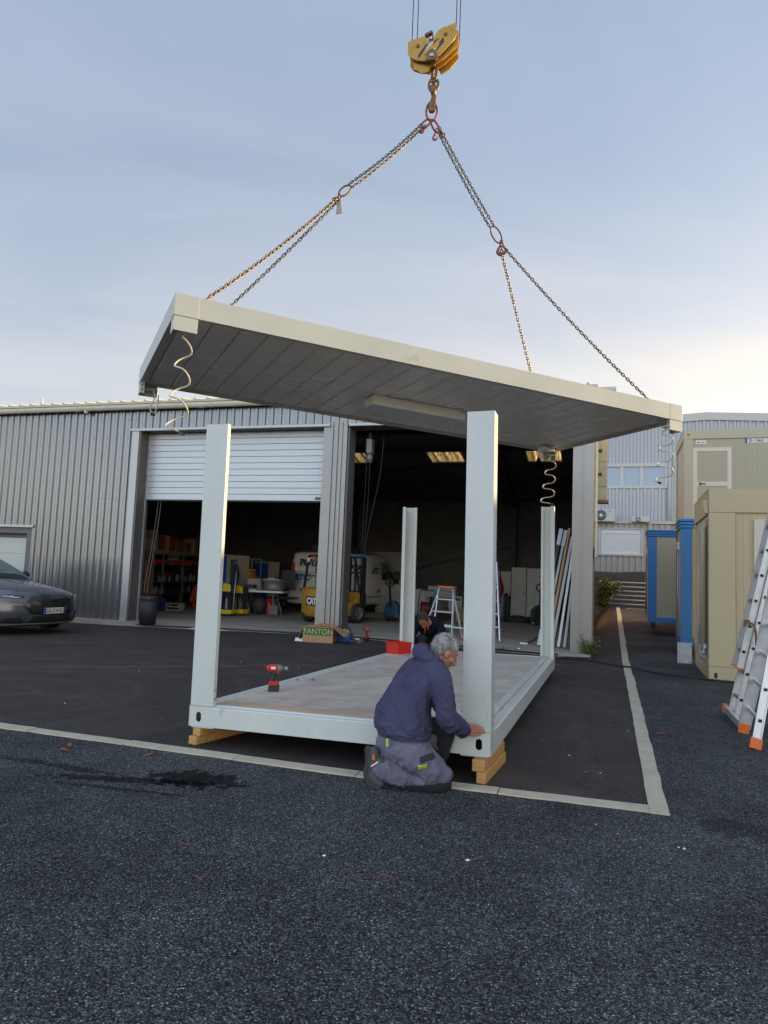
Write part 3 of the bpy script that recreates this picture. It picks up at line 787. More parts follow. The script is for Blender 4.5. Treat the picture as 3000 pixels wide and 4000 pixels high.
# timber blocks under the front corners
def timber(label, a, b, w, h):
    mb = MB(); d = (Vector(b) - Vector(a)); L_ = d.length
    mb.box(0, L_, -w / 2, w / 2, 0, h)
    o = mb.build('timber_block', M_WOOD, bevel=.008)
    o.location = a; o.rotation_euler = (0, 0, math.atan2(d.y, d.x)); tag(o, label, 'timber', 'timber blocks under the cabin frame')
zl = 0.142 - .013
timber('lower squared timber on the asphalt under the left front corner of the cabin frame', (.055, -.02, gz(0, 0)), (.22, .72, gz(0, 0)), .085, .066)
timber('upper squared timber touching the left front corner of the cabin frame', (.075, .0, .067), (.24, .70, .067), .082, .061)
zr = 0.142 + .0161 * 2.3 - .013
timber('lower squared timber on the asphalt under the right front corner of the cabin frame', (2.375, -.05, 0), (2.42, .62, 0), .07, .082)
timber('upper squared timber touching the right front corner of the cabin frame', (2.355, -.06, .083), (2.40, .60, .083), .09, .081)

# ------------------------------------------------------------------ lifted roof
RM = Matrix(((0.72081692, -0.69312519, 0.00065995, -0.33016685), (0.69285199, 0.7205589, 0.02740418, -0.09725139), (-0.01947006, -0.01929615, 0.99962422, 3.72625461), (0, 0, 0, 1)))
HF, HT = .191, .131
rf = thing('cabin_roof', 'pale flat cabin roof with planked ceiling hanging slantwise from four chains', 'cabin roof', M=RM)
mb = MB()
def beamprof(): return [(0, 0), (0, -HF), (.055, -HF), (.055, -HF + .012), (.075, -HF + .012), (.075, -HF + .03), (.10, -HF + .03), (.10, -.02), (.012, -.02), (.012, 0)]
q = beamprof()
mb.prism([(a, b) for a, b in q], .205, LEN - .205, YZ)
b1 = mb.build('long_fascia', M_PAINT2, rf)
mb = MB(); mb.prism([(WID - a, b) for a, b in q], .205, LEN - .205, YZ); mb.build('long_fascia', M_PAINT2, rf)
for x0, s in ((0, 1), (LEN, -1)):
    mb = MB(); mb.prism([(x0 + s * a, b) for a, b in q], -(WID - .205), -.205, XZ); mb.build('end_fascia', M_PAINT2, rf)
def rcorner(x0, y0, sx, sy):
    mb = MB()
    a, b = sorted((x0, x0 + sx * .206)); c, d_ = sorted((y0, y0 + sy * .206))
    e1 = .0015
    mb.box(a - (e1 if sx > 0 else 0), b + (e1 if sx < 0 else 0), c - (e1 if sy > 0 else 0), d_ + (e1 if sy < 0 else 0), -HF - .001, .004)
    o = mb.build('corner_block', M_PAINT2, rf, bevel=.003)
    mb = MB()                                       # foot: folded box open at the inside
    fx0, fx1 = sorted((x0 + sx * .004, x0 + sx * .206)); fy0, fy1 = sorted((y0 + sy * .004, y0 + sy * .15))
    t = .005; z0, z1 = -HF - HT, -HF - .002
    mb.box(fx0, fx1, *(sorted((y0 + sy * .004, y0 + sy * (.004 + t)))), z0, z1)
    xx = sorted((x0 + sx * .004, x0 + sx * (.004 + t))); mb.box(xx[0], xx[1], fy0 + t, fy1, z0, z1)
    xx = sorted((x0 + sx * .206, x0 + sx * (.206 - t))); yy = sorted((y0 + sy * (.004 + t), y0 + sy * .05)); mb.box(xx[0], xx[1], yy[0], yy[1], z0, z1)
    yy = sorted((y0 + sy * .15, y0 + sy * (.15 - t))); xx = sorted((x0 + sx * (.004 + t), x0 + sx * .055)); mb.box(xx[0], xx[1], yy[0], yy[1], z0, z1)
    mb.box(fx0 + t, fx1 - t, fy0 + t, fy1 - t, z0 + .05, z0 + .056)
    f = mb.build('corner_foot', M_PAINT2, rf, bevel=.001)
    mb = MB()
    for z in (z0 + .035, z0 + .095):
        mb.lathe([(.009, 0), (.009, .002), (.0001, .002)], 8, Matrix.Translation((x0 + sx * .206, y0 + sy * .028, z)) @ Matrix.Rotation(R(90) * sx, 4, 'Y'))
        mb.lathe([(.009, 0), (.009, .002), (.0001, .002)], 8, Matrix.Translation((x0 + sx * .028, y0 + sy * .15, z)) @ Matrix.Rotation(R(-90) * sy, 4, 'X'))
    mb.build('bolt_hole', M_DARK, f)
for a in ((0, 0, 1, 1), (LEN, 0, -1, 1), (0, WID, 1, -1), (LEN, WID, -1, -1)): rcorner(*a)
mb = MB()                                           # ceiling planks across the short way, shallow joints between
x = .10; pr = random.Random(4)
while x < LEN - .101:
    x2 = min(x + .2515, LEN - .10); z = -HF + .020 + pr.uniform(-.0015, .0015)
    vs = [(x, -.004), (x + .010, -.016), (x2 - .020, -.016), (x2 - .010, -.004)]
    poly = [(x + .009, z + .014), (x + .026, z), (x2 - .010, z), (x2 - .002, z + .014), (x2 - .002, z + .03), (x + .009, z + .03)]
    mb.prism(poly, -(WID - .10), -.10, XZ); x = x2
mb.box(.10, LEN - .10, .10, WID - .10, -HF + .055, -HF + .075)
mb.build('ceiling', M_CEIL, rf)
mb = MB(); mb.box(.012, LEN - .012, .012, WID - .012, -.03, -.012); mb.build('top_sheet', M_GALV, rf)
c0 = RM.inverted() @ onplane(797, 868, RM @ Vector((3, 1, -HF)), RM.to_3x3() @ Vector((0, 0, 1)))
c1 = RM.inverted() @ onplane(1004, 908, RM @ Vector((3, 1, -HF)), RM.to_3x3() @ Vector((0, 0, 1)))
LX, LY = LEN / 2 + .03, WID / 2 + .09
mb = MB(); z1 = -HF - .008; mb.box(LX - .60, LX + .60, LY - .09, LY + .09, z1, z1 + .03); mb.box(LX - .63, LX + .63, LY - .115, LY + .115, z1 - .10, z1)
lamp = mb.build('ceiling_light', pbr('lamp_case', (0.84, 0.80, 0.68), .35, 0, .03), rf, bevel=.006)
mb = MB(); mb.box(LX - .60, LX + .60, LY - .095, LY + .095, z1 - .104, z1 - .1005); mb.build('diffuser', pbr('frosted_cover', (0.66, 0.66, 0.68), 0.55, 0, 0.02), lamp)
mb = MB(); mb.box(LEN - .42, LEN - .22, WID - .33, WID - .19, z1 - .06, z1); mb.build('junction_box', M_WHITE, rf, bevel=.004)
# springy cables that hang from the four corner feet: drawn round a slack helix
def cable(x, y, L_, turns, rad, ph, ends=1, drift=(0, 0)):
    pts = []; n = int(turns * 18)
    Mi = RM.to_3x3().inverted()
    for k in range(n + 1):
        f = k / n
        r = rad * min(1, f * 5) * (0.75 + 0.45 * f)
        a = ph + f * turns * 2 * math.pi
        w = Vector((math.cos(a) * r + drift[0] * f, math.sin(a) * r + drift[1] * f, -f * L_ - 0.012 * math.sin(2 * a)))
        pts.append(Vector((x, y, -HF - .06)) + Mi @ w)
    mb = MB(); mb.tube(pts, .0075, 7)
    c = mb.build('hanging_cable', M_CABLE, rf)
    m2 = MB(); d = (pts[-1] - pts[-4]).normalized()
    m2.bar(pts[-1] - d * .01, pts[-1] + d * .035, .028, .02); m2.bar(pts[-1] + d * .03, pts[-1] + d * .045, .012, .008)
    m2.build('plug', M_BLKPL, c)
cable(.13, .10, .95, 3.55, .075, 2.3, drift=(-.03, -.02))
cable(LEN - .16, .09, .70, 3.6, .085, 0.3, drift=(-.03, .0))
cable(LEN - .13, WID - .16, .78, 3.7, .085, 1.0, drift=(-.06, 0))
pts = [Vector((.15, WID - .13, -HF - .06)) + RM.to_3x3().inverted() @ Vector(w) for w in ((0, 0, 0), (.03, 0, -.10), (-.02, 0, -.22), (.02, 0, -.30), (.07, 0, -.22), (.08, 0, -.08))]
def spline(pts, n=8):
    pts = [Vector(p) for p in pts]; o = []
    for i in range(len(pts) - 1):
        p0, p1, p2, p3 = pts[max(i - 1, 0)], pts[i], pts[i + 1], pts[min(i + 2, len(pts) - 1)]
        for k in range(n):
            t = k / n
            o.append(0.5 * ((2 * p1) + (p2 - p0) * t + (2 * p0 - 5 * p1 + 4 * p2 - p3) * t * t + (3 * p1 - p0 - 3 * p2 + p3) * t ** 3))
    return o + [pts[-1]]
mb = MB(); mb.tube(spline(pts), .007, 7); c = mb.build('hanging_cable', M_CABLE, rf)
mb = MB(); mb.cbox(pts[3], (.05, .03, .03)); mb.build('plug', M_BLKPL, c)

# ------------------------------------------------------------------ chain sling
AP = Vector((1.045, 2.889, 7.14))
C1, C2, C3, C4 = (RM @ Vector(p) for p in ((.22, .16, -.01), (.22, WID - .16, -.01), (LEN - .30, .16, -.01), (LEN - .22, WID - .16, -.01)))
def cross(u, v, a, b, c): n_ = (b - a).cross(c - a); return onplane(u, v, a, n_)
RL = cross(745, 412, AP, C1, C2); RR_ = cross(1072, 507, AP, C3, C4)
sling = thing('chain_sling', 'four-leg steel chain sling spreading from the crane hook to the roof corners', 'chain', AP)
def link_path(p, d, s, pitch, wr, wd):
    h = pitch / 2 + wr * 0.9; r = wd; q = []
    for k in range(5): a = -math.pi / 2 + math.pi * k / 4; q.append((h - r + r * math.cos(a), r * math.sin(a)))
    for k in range(5): a = math.pi / 2 + math.pi * k / 4; q.append((-h + r + r * math.cos(a), r * math.sin(a)))
    return [p + d * a + s * b for a, b in q]
def chain(a, b, name='chain', pitch=.040, wr=.0062, wd=.0125, sag=0.03, parent=sling, mat=M_CHAIN):
    a, b = Vector(a), Vector(b); L_ = (b - a).length; n = max(2, round(L_ / pitch))
    mb = MB(); o = AP if parent is sling else Vector((0, 0, 0))
    P_ = [a.lerp(b, k / n) + Vector((0, 0, -sag * 4 * (k / n) * (1 - k / n))) for k in range(n + 1)]
    for k in range(n):
        d = (P_[k + 1] - P_[k]); pt = d.length; d.normalize()
        s0 = d.cross(Vector((0.3, -0.9, 0.1))).normalized(); s1 = d.cross(s0)
        ang = R(45 + 90 * (k % 2)) + random.uniform(-.25, .25)
        s = s0 * math.cos(ang) + s1 * math.sin(ang)
        mb.tube(link_path((P_[k] + P_[k + 1]) / 2 - o, d, s, pt, wr, wd), wr, 6, closed=True)
    return mb.build(name, mat, parent, clean=False)
def ring(c, d, s, h, w, r, name, mat, parent=sling, n=20):
    c = Vector(c); d = Vector(d).normalized(); s = Vector(s); s = (s - d * s.dot(d)).normalized()
    mb = MB(); mb.tube([c - AP + d * (h * math.cos(2 * math.pi * k / n)) + s * (w * math.sin(2 * math.pi * k / n)) for k in range(n)], r, 8, closed=True)
    return mb.build(name, mat, parent)
def hook(p, d, side, size, name, mat, parent=sling, o=None):
    """open hook: p top eye, d pointing down, side: opening side"""
    p = Vector(p) - (AP if o is None else o); d = Vector(d).normalized(); s = Vector(side); s = (s - d * s.dot(d)).normalized()
    q = [p + d * (size * a) + s * (size * b) for a, b in ((0, 0), (.25, 0), (.5, -.08), (.75, -.22), (1.0, -.26), (1.22, -.10), (1.25, .15), (1.08, .32), (.88, .36))]
    mb = MB(); mb.tube(spline(q, 5), [size * v for v in ([.09] * 8 + [.12] * 10 + [.15] * 12 + [.11] * 6 + [.07] * 5)][:len(spline(q, 5))], 8)
    mb.tube([p + d * (size * .12 * math.cos(2 * math.pi * k / 12) - size * .1) + d.cross(s) * (size * .16 * math.sin(2 * math.pi * k / 12)) for k in range(12)], size * .06, 6, closed=True)
    mb.bar(p + d * size * .35 + s * size * .0, p + d * size * .86 + s * size * .30, size * .07, size * .05)
    return mb.build(name, mat, parent)
VX = rt
ring(AP, (0, 0, 1), VX, .125, .068, .013, 'master_link', M_REDST)
dl = (RL - AP).normalized(); dr = (RR_ - AP).normalized()
aL, aR = AP + Vector((-.035, 0, -.10)) + dl * .10, AP + Vector((.02, 0, -.10)) + dr * .12
for a, dd in ((AP + Vector((-.03, 0, -.115)) + dl * .06, dl), (AP + Vector((.012, 0, -.125)) + dr * .07, dr)):
    ring(a, dd, dd.cross(fw), .085, .034, .012, 'sub_link', M_REDST)
    for w in (-.03, .035): hook(a + dd * .05 + dd.cross(fw) * w + fw * .01, (0, 0, -1) if w < 0 else dd, (1, 0, 0), .085, 'shortening_hook', M_REDST)
pl_ = dl.cross(fw).normalized() * .028; pr_ = dr.cross(fw).normalized() * .028
chain(aL + pl_ * .7, RL - dl * .10 + pl_, sag=.035); chain(aL - pl_ * .7, RL - dl * .10 - pl_, sag=.04)
chain(aR + pr_ * .7, RR_ - dr * .10 + pr_, sag=.02); chain(aR - pr_ * .7, RR_ - dr * .10 - pr_, sag=.025)
ring(RL, dl, dl.cross(fw), .10, .045, .011, 'joining_ring', M_RUST); ring(RR_, dr, dr.cross(fw), .115, .055, .010, 'joining_ring', M_RUST)
hook(RL + dl * .1, dl, dl.cross(fw), .085, 'coupling_hook', M_REDST); hook(RR_ + dr * .11, (0, 0, -1), VX, .13, 'coupling_hook', M_REDST); hook(RR_ + dr * .11 + VX * .03, (0.1, 0, -1), VX * -1, .12, 'coupling_hook', M_RUST)
mb = MB(); mb.prism([(-.02, 0), (.02, 0), (.038, -.15), (-.03, -.165)], -.006, .006, Matrix.Translation(RL - AP + dl * .10 + Vector((0, 0, -.06))) @ Matrix.Rotation(R(18), 4, 'Z') @ XZ)
mb.build('load_tag', pbr('tag_metal', (0.35, 0.30, 0.22), 0.4, 0.5), sling)
for a, c, s in ((RL + dl * .10, C1, .05), (RL + dl * .10 + Vector((0.02, 0, -.03)), C2, .04), (RR_ + dr * .13, C3, .05), (RR_ + dr * .13 + Vector((0, 0, -.08)), C4, .03)):
    d = (c - a).normalized()
    chain(a, c - d * .16, sag=s, wr=.0068, wd=.0135, pitch=.042)
    hook(c - d * .17, (d + Vector((0, 0, -.25))).normalized(), d.cross(fw) * (1 if d.x < 0 else -1), .115, 'roof_hook', M_REDST)

# ------------------------------------------------------------------ crane hook block
PIN = at(938, 122, 2.889)
block = thing('crane_hook_block', 'yellow crane hook block with black warning stripes above the chain sling', 'hook block', PIN)
bs = .000945
O0 = (695, 820)

yawb = R(8)
BB = Matrix.Rotation(yawb, 4, 'Z') @ XZ
BBI = BB.inverted()
def bp(x, y):
    n_ = BB.to_3x3() @ Vector((0, 0, 1)); q = BBI @ (onplane((1500 + x / 3.6875) / K, y / 3.6875 / K, PIN + n_ * .115, n_) - PIN); return (q.x, q.y)
front = [bp(*p) for p in ((345, 605), (590, 515), (640, 600), (715, 580), (735, 505), (790, 425), (1035, 322), (1043, 480), (1030, 530), (985, 600), (790, 800), (640, 890), (590, 880), (470, 868), (385, 830), (345, 770))]
inner = [bp(*p) for p in ((365, 640), (600, 560), (740, 560), (800, 480), (1060, 372), (1080, 480), (1060, 600), (850, 800), (640, 930), (420, 900), (370, 790))]
mid = MB()
thick = [(.115, .100), (.055, .040), (-.040, -.055), (-.100, -.115)]
for k, (a, b) in enumerate(thick):
    mb = MB(); mb.prism(front[::-1] if k in (0, 3) else inner[::-1], b, a, BB); mb.build('side_plate', M_YEL, block, bevel=.003)
mb = MB()
for cxx, cyy in (bp(490, 665), bp(890, 495)):
    for z0, z1 in ((.065, .095), (-.035, .035), (-.095, -.065)):
        mb.lathe([(.02, z0), (.115, z0), (.125, z0 + .004), (.10, (z0 + z1) / 2), (.125, z1 - .004), (.115, z1), (.02, z1)], 28, BB @ Matrix.Translation((cxx, cyy, 0)))
mb.build('sheave', M_YEL, block)
mb = MB()
for cxx, cyy in (bp(490, 665), bp(890, 495)): mb.lathe([(.0001, -.125), (.024, -.125), (.026, .115), (.02, .128), (.0001, .128)], 6, BB @ Matrix.Translation((cxx, cyy, 0)))
mb.build('sheave_bolt', M_RUST, block)
M_BLACKP = pbr('stripe_black', (0.035, 0.03, 0.03), 0.5, 0, 0.3, 12); M_WHITEP = pbr('stripe_white', (0.60, 0.55, 0.46), 0.5, 0, 0.2, 12)
mb = MB()
for q in (((490, 800), (600, 640), (650, 622), (495, 850)), ((700, 640), (720, 585), (805, 545), (690, 655)), ((860, 545), (868, 600), (750, 740), (735, 735)), ((580, 800), (640, 740), (650, 750), (580, 812)), ((800, 600), (860, 530), (866, 545), (790, 640))): mb.prism([bp(*p) for p in q], .115, .1165, BB)
mb.build('black_stripe', M_BLACKP, block)
mb = MB()
for q in (((660, 620), (718, 590), (700, 640), (600, 730), (590, 760), (615, 660)), ((735, 690), (755, 690), (735, 735), (700, 740))): mb.prism([bp(*p) for p in q], .115, .1162, BB)
mb.build('white_stripe', M_WHITEP, block)
mb = MB(); mb.prism([bp(*p) for p in ((645, 905), (600, 900), (620, 840), (655, 760), (690, 735), (730, 745), (765, 800), (785, 860), (740, 890))][::-1], .117, .16, BB); mb.build('trunnion_plate', M_RUST, block, bevel=.004)
mb = MB(); mb.lathe([(.0001, -.16), (.035, -.16), (.035, .158), (.022, .172), (.0001, .172)], 20, BB @ Matrix.Translation((*bp(693, 825), 0))); mb.build('pin', M_STEEL, block)
mb = MB()
for q, z in (((415, 870), (640, 925), (650, 985), (545, 1018), (470, 975), (425, 970)), 1), (((760, 800), (1040, 560), (1060, 640), (930, 790), (800, 880)), 0):
    mb.prism([bp(*p) for p in q][::-1], -.132 if z == 0 else .05, -.116 if z == 0 else .07, BB)
mb.build('rope_guard', M_YEL, block)
mb = MB(); mb.bar(BB @ Vector((*bp(655, 600), .09)), BB @ Vector((*bp(635, 480), .09)), .012, .02); mb.bar(BB @ Vector((*bp(715, 590), .09)), BB @ Vector((*bp(690, 440), .09)), .012, .02)
mb.bar(BB @ Vector((*bp(590, 500), .09)), BB @ Vector((*bp(695, 445), .09)), .05, .03); mb.cbox(BB @ Vector((*bp(675, 550), .04)), (.05, .05, .07)); mb.build('lifting_eye', M_RUST, block)
fwd = Vector((fw.x, fw.y, 0)).normalized()
def bq(x, y, dz=0): return BB @ Vector((*bp(x, y), dz))
sx_ = BB.to_3x3() @ Vector((1, 0, 0)); sn_ = BB.to_3x3() @ Vector((0, 0, 1))
def loop(c, h, w, r, side, name, mat):
    mb = MB(); c = Vector(c); mb.tube([c + Vector((0, 0, h * math.cos(2 * math.pi * k / 16))) + side * (w * math.sin(2 * math.pi * k / 16)) for k in range(16)], r, 8, closed=True); return mb.build(name, mat, block)
loop(bq(712, 985), .10, .05, .017, (sx_ + sn_ * 1.2).normalized(), 'swivel_shackle', M_RUST)
loop(bq(702, 1130), .09, .058, .018, sx_, 'swivel_link', M_RUST)
mb = MB(); c = bq(697, 1185); mb.lathe([(.0001, .055), (.03, .05), (.042, .02), (.045, -.03), (.03, -.06), (.022, -.09), (.0001, -.09)], 14, Matrix.Translation(c)); mb.build('swivel_body', M_RUST, block)
hk = [bq(697, 1240), bq(698, 1290), bq(690, 1350), bq(668, 1420), bq(655, 1470), bq(668, 1510), bq(695, 1500), bq(708, 1440), bq(716, 1360), bq(722, 1300)]
sp = spline(hk, 5); 
mb = MB(); mb.tube(sp, [.018 + .014 * math.sin(math.pi * min(1, k / len(sp) * 1.25)) for k in range(len(sp))], 10); mb.tube([bq(702, 1255), bq(730, 1300), bq(722, 1420)], .012, 6)
mb.build('hook', M_RUST, block)
mb_r = [((395, 590), .08), ((440, 580), -.08), ((1035, 340), .08), ((1070, 375), -.08)]
for (px, py), dz in mb_r:
    a = bq(px, py + 60, dz); mb = MB(); mb.tube([a, a + Vector((.012, 0, 14))], .0055, 6); mb.build('wire_rope', pbr('rope_steel', (0.035, 0.03, 0.028), 0.5, 0.5), block)
# ------------------------------------------------------------------ right side: stacked cabins, kiosks, far hall
M_BEIGE = pbr('beige_panel', (0.39, 0.345, 0.245), 0.45, 0.05, 0.05, 1.0, dirt=(0.32, 0.26, 0.17, 0.35), ds=2, dthr=0.6)
M_IVORY = pbr('ivory_panel', (0.50, 0.405, 0.235), 0.42, 0.05, 0.05, 1.0, dirt=(0.36, 0.27, 0.14, 0.4), ds=2.5, dthr=0.6)
M_FRAMEW = pbr('pale_frame', (0.66, 0.59, 0.47), 0.45, 0, 0.03, 2)
M_BEIGEF = pbr('beige_frame', (0.45, 0.39, 0.27), 0.42, 0.05, 0.05, 1.2, dirt=(0.34, 0.27, 0.16, 0.4), ds=3, dthr=0.6)
M_GREYG = pbr('glossy_side_panel', (0.40, 0.39, 0.36), 0.22, 0.3, 0.06, 1.0)
M_SIDEP = pbr('pale_side_panel', (0.42, 0.41, 0.37), 0.3, .1, .05, 1)
M_GLASSD = glass('dark_glass', (0.02, 0.02, 0.025))
def cabin_box(name, label, M, Wd, Dp, H, mp, mf, beam_t, beam_b, post_w, planks=0.1, skip_holes=False):
    t = thing(name, label, 'site cabin', M=M, group='site cabins along the alley')
    mb = MB()
    mb.box(0, Wd, 0, .12, H - beam_t, H); mb.box(0, Wd, Dp - .12, Dp, H - beam_t, H); mb.box(0, .12, .12, Dp - .12, H - beam_t, H); mb.box(Wd - .12, Wd, .12, Dp - .12, H - beam_t, H)
    mb.build('roof_frame', mf, t, bevel=.006)
    mb = MB(); mb.box(.02, Wd - .02, .02, Dp - .02, H - .03, H - .01); mb.build('roof_sheet', mf, t)
    mb = MB(); hl = [slot(.096, .077, .05, .085)] if not skip_holes else []
    mb.prism([(0, 0), (Wd, 0), (Wd, beam_b), (0, beam_b)], -.006, 0, XZ, holes=hl)
    mb.box(0, Wd, Dp - .1, Dp, 0, beam_b); mb.box(0, .006, .007, Dp - .1, 0, beam_b); mb.box(Wd - .1, Wd, .007, Dp - .1, 0, beam_b); mb.box(.007, Wd - .1, .15, .16, 0, beam_b); mb.box(.007, .16, .007, Dp - .1, beam_b - .006, beam_b)
    mb.build('floor_frame', mf, t)
    for x0, s in ((0, 1), (Wd, -1)):
        for y0, q in ((0, 1), (Dp, -1)):
            mb = MB(); a, b = sorted((x0, x0 + s * post_w)); c, d = sorted((y0, y0 + q * .15)); mb.box(a, b, c, d, beam_b + .001, H - beam_t - .001); mb.build('corner_post', mf, t, bevel=.008)
    mb = MB(); x = post_w + .004
    while x < Wd - post_w - .01:
        x2 = min(x + planks, Wd - post_w - .004)
        mb.box(x + .0012, x2 - .0012, .035, .075, beam_b, H - beam_t + .01); x = x2
    mb.box(post_w, Wd - post_w, .045, .07, beam_b, H - beam_t)
    mb.build('front_wall', mp, t)
    mb = MB(); mb.box(.035, .075, .151, Dp - .151, beam_b, H - beam_t); mb.box(Wd - .075, Wd - .035, .151, Dp - .151, beam_b, H - beam_t); mb.box(post_w, Wd - post_w, Dp - .075, Dp - .035, beam_b, H - beam_t)
    mb.build('side_wall', M_SIDEP, t)
    return t
# lower ivory cabin
LM = Matrix.Translation((4.665, 6.77, 0)) @ Matrix.Rotation(R(-1.2), 4, 'Z')
lc = cabin_box('ivory_cabin', 'ivory yellow site cabin standing on the yard behind the extension ladders', LM, 6.05, 2.44, 2.93, M_IVORY, M_IVORY, .368, .21, .375)
mb = MB(); mb.box(.62, 1.75, -.012, .034, .62, 2.46); mb.box(.62, .78, -.03, -.012, .62, 2.46); mb.box(.78, 1.6, -.03, -.012, 2.30, 2.46); mb.box(1.6, 1.75, -.03, -.012, .62, 2.46)
wn = mb.build('window_frame', M_FRAMEW, lc, bevel=.004)
mb = MB(); mb.box(.86, 1.52, -.014, -.0125, .75, 2.22); mb.build('pane', M_GLASSD, wn)
mb = MB(); mb.tube([(-.03, .48, .40), (-.03, .48, 2.35), (.03, .48, 2.45)], .045, 10); dp = mb.build('downpipe', M_BEIGEF, lc)
mb = MB(); mb.box(-.004, .03, .62, 1.5, .25, 2.5); mb.build('side_door', M_GREYG, lc, bevel=.004)
mb = MB(); mb.box(-.075, -.002, .06, .16, 2.62, 2.76); mb.box(-.06, -.002, .05, .12, 2.55, 2.62); mb.build('power_socket', M_BEIGEF, lc, bevel=.004)
mb = MB(); mb.box(-.05, -.01, .25, .33, .45, .52); mb.tube([(-.03, .29, .45), (-.05, .26, .36)], .02, 8); mb.build('tap', M_GALV, lc)
mb = MB()
for z in (.33, .45, 1.25, 1.33): mb.sphere((.377, -.004, z), .012, 8, 6)
mb.build('rivet', M_BEIGEF, lc)
# upper beige cabin, resting on a cabin behind
ub = cabin_box('beige_cabin', 'plain beige site cabin at ground level under the upper cabin with the white-framed door', Matrix.Translation((5.02, 14.5, .32)) @ Matrix.Rotation(R(-.8), 4, 'Z'), 6.05, 2.44, 2.52, M_BEIGE, M_BEIGEF, .22, .18, .23)
UM = Matrix.Translation((5.03, 14.5, 2.85)) @ Matrix.Rotation(R(-.6), 4, 'Z')
uc = cabin_box('beige_cabin', 'upper beige site cabin with a white-framed door and a number plate', UM, 6.05, 2.44, 2.615, M_BEIGE, M_BEIGEF, .23, .16, .235, planks=.25, skip_holes=True)
mb = MB()
dx, dz = .228, 2.15
mb.box(dx, dx + .91, .02, .034, .17, dz); fr = None
mb.box(dx, dx + .10, .004, .02, .17, dz); mb.box(dx + .81, dx + .91, .004, .02, .17, dz); mb.box(dx + .1, dx + .81, .004, .02, dz - .10, dz); mb.box(dx + .1, dx + .81, .004, .02, 1.14, 1.26); mb.box(dx + .1, dx + .81, .004, .02, .17, .30)
door_ = mb.build('door', M_FRAMEW, uc, bevel=.003)
mb = MB(); mb.box(dx + .102, dx + .808, .014, .0195, 1.262, dz - .102); mb.box(dx + .102, dx + .808, .014, .0195, .302, 1.138); mb.build('door_panel', M_BEIGE, door_)
mb = MB(); mb.box(dx + .16, dx + .18, -.05, .004, 1.19, 1.21); mb.box(dx + .16, dx + .30, -.05, -.035, 1.19, 1.21); mb.box(dx + .15, dx + .19, -.002, .003, 1.16, 1.24); mb.build('handle', M_BLKPL, door_)
M_PLATE = pbr('plate_white', (0.70, 0.69, 0.62), 0.4, 0, 0.03); M_EUB = pbr('plate_blue', (0.01, 0.05, 0.40), 0.4, 0, 0.05); M_INK = pbr('black_ink', (0.02, 0.02, 0.02), 0.5, 0, 0.05)
def number_plate(s, M, w, h, parent, blue2=False, name='number_plate', sx=.84):
    mb = MB(); mb.box(0, w, 0, .004, 0, h, M); o = mb.build(name, M_PLATE, parent)
    mb = MB(); mb.box(0.002, w * .085, -.0012, 0, .002, h - .002, M)
    if blue2: mb.box(w * .915, w - .002, -.0012, 0, .002, h - .002, M)
    mb.build('blue_band', M_EUB, o)
    mb = MB(); mb.box(-.004, w + .004, .001, .006, -.004, h + .004, M); mb.build('plate_edge', M_BLKPL, o)
    text(s, h * .98, M @ Matrix.Translation((w * .5, -.001, h * .17)) @ Matrix.Rotation(R(90), 4, 'X'), M_INK, o, sx=sx, align='CENTER', bold=.001 * h / .1, ext=.0008)
    return o
number_plate('25 15461', Matrix.Translation((1.46, .029, 2.255)), .505, .125, uc, sx=.8)
mb = MB(); mb.box(.30, .545, .03, .0345, 2.255, 2.35); st = mb.build('sticker', M_WHITE, uc)
mb = MB(); mb.prism([(.32, 2.29), (.36, 2.275), (.375, 2.292), (.395, 2.295), (.37, 2.31), (.335, 2.31)], -.0297, -.0290, XZ); mb.box(.40, .52, .0288, .0297, 2.295, 2.305); mb.box(.40, .50, .0288, .0297, 2.275, 2.283); mb.build('sticker_print', MATS['black_ink'], st)
mb = MB(); mb.lathe([(.0001, -.002), (.032, -.002), (.032, .004), (.0001, .004)], 14, Matrix.Translation((.115, -.001, 2.50)) @ Matrix.Rotation(R(90), 4, 'X')); mb.build('socket_cap', pbr('ochre_cap', (0.36, 0.20, 0.06), 0.5), uc)

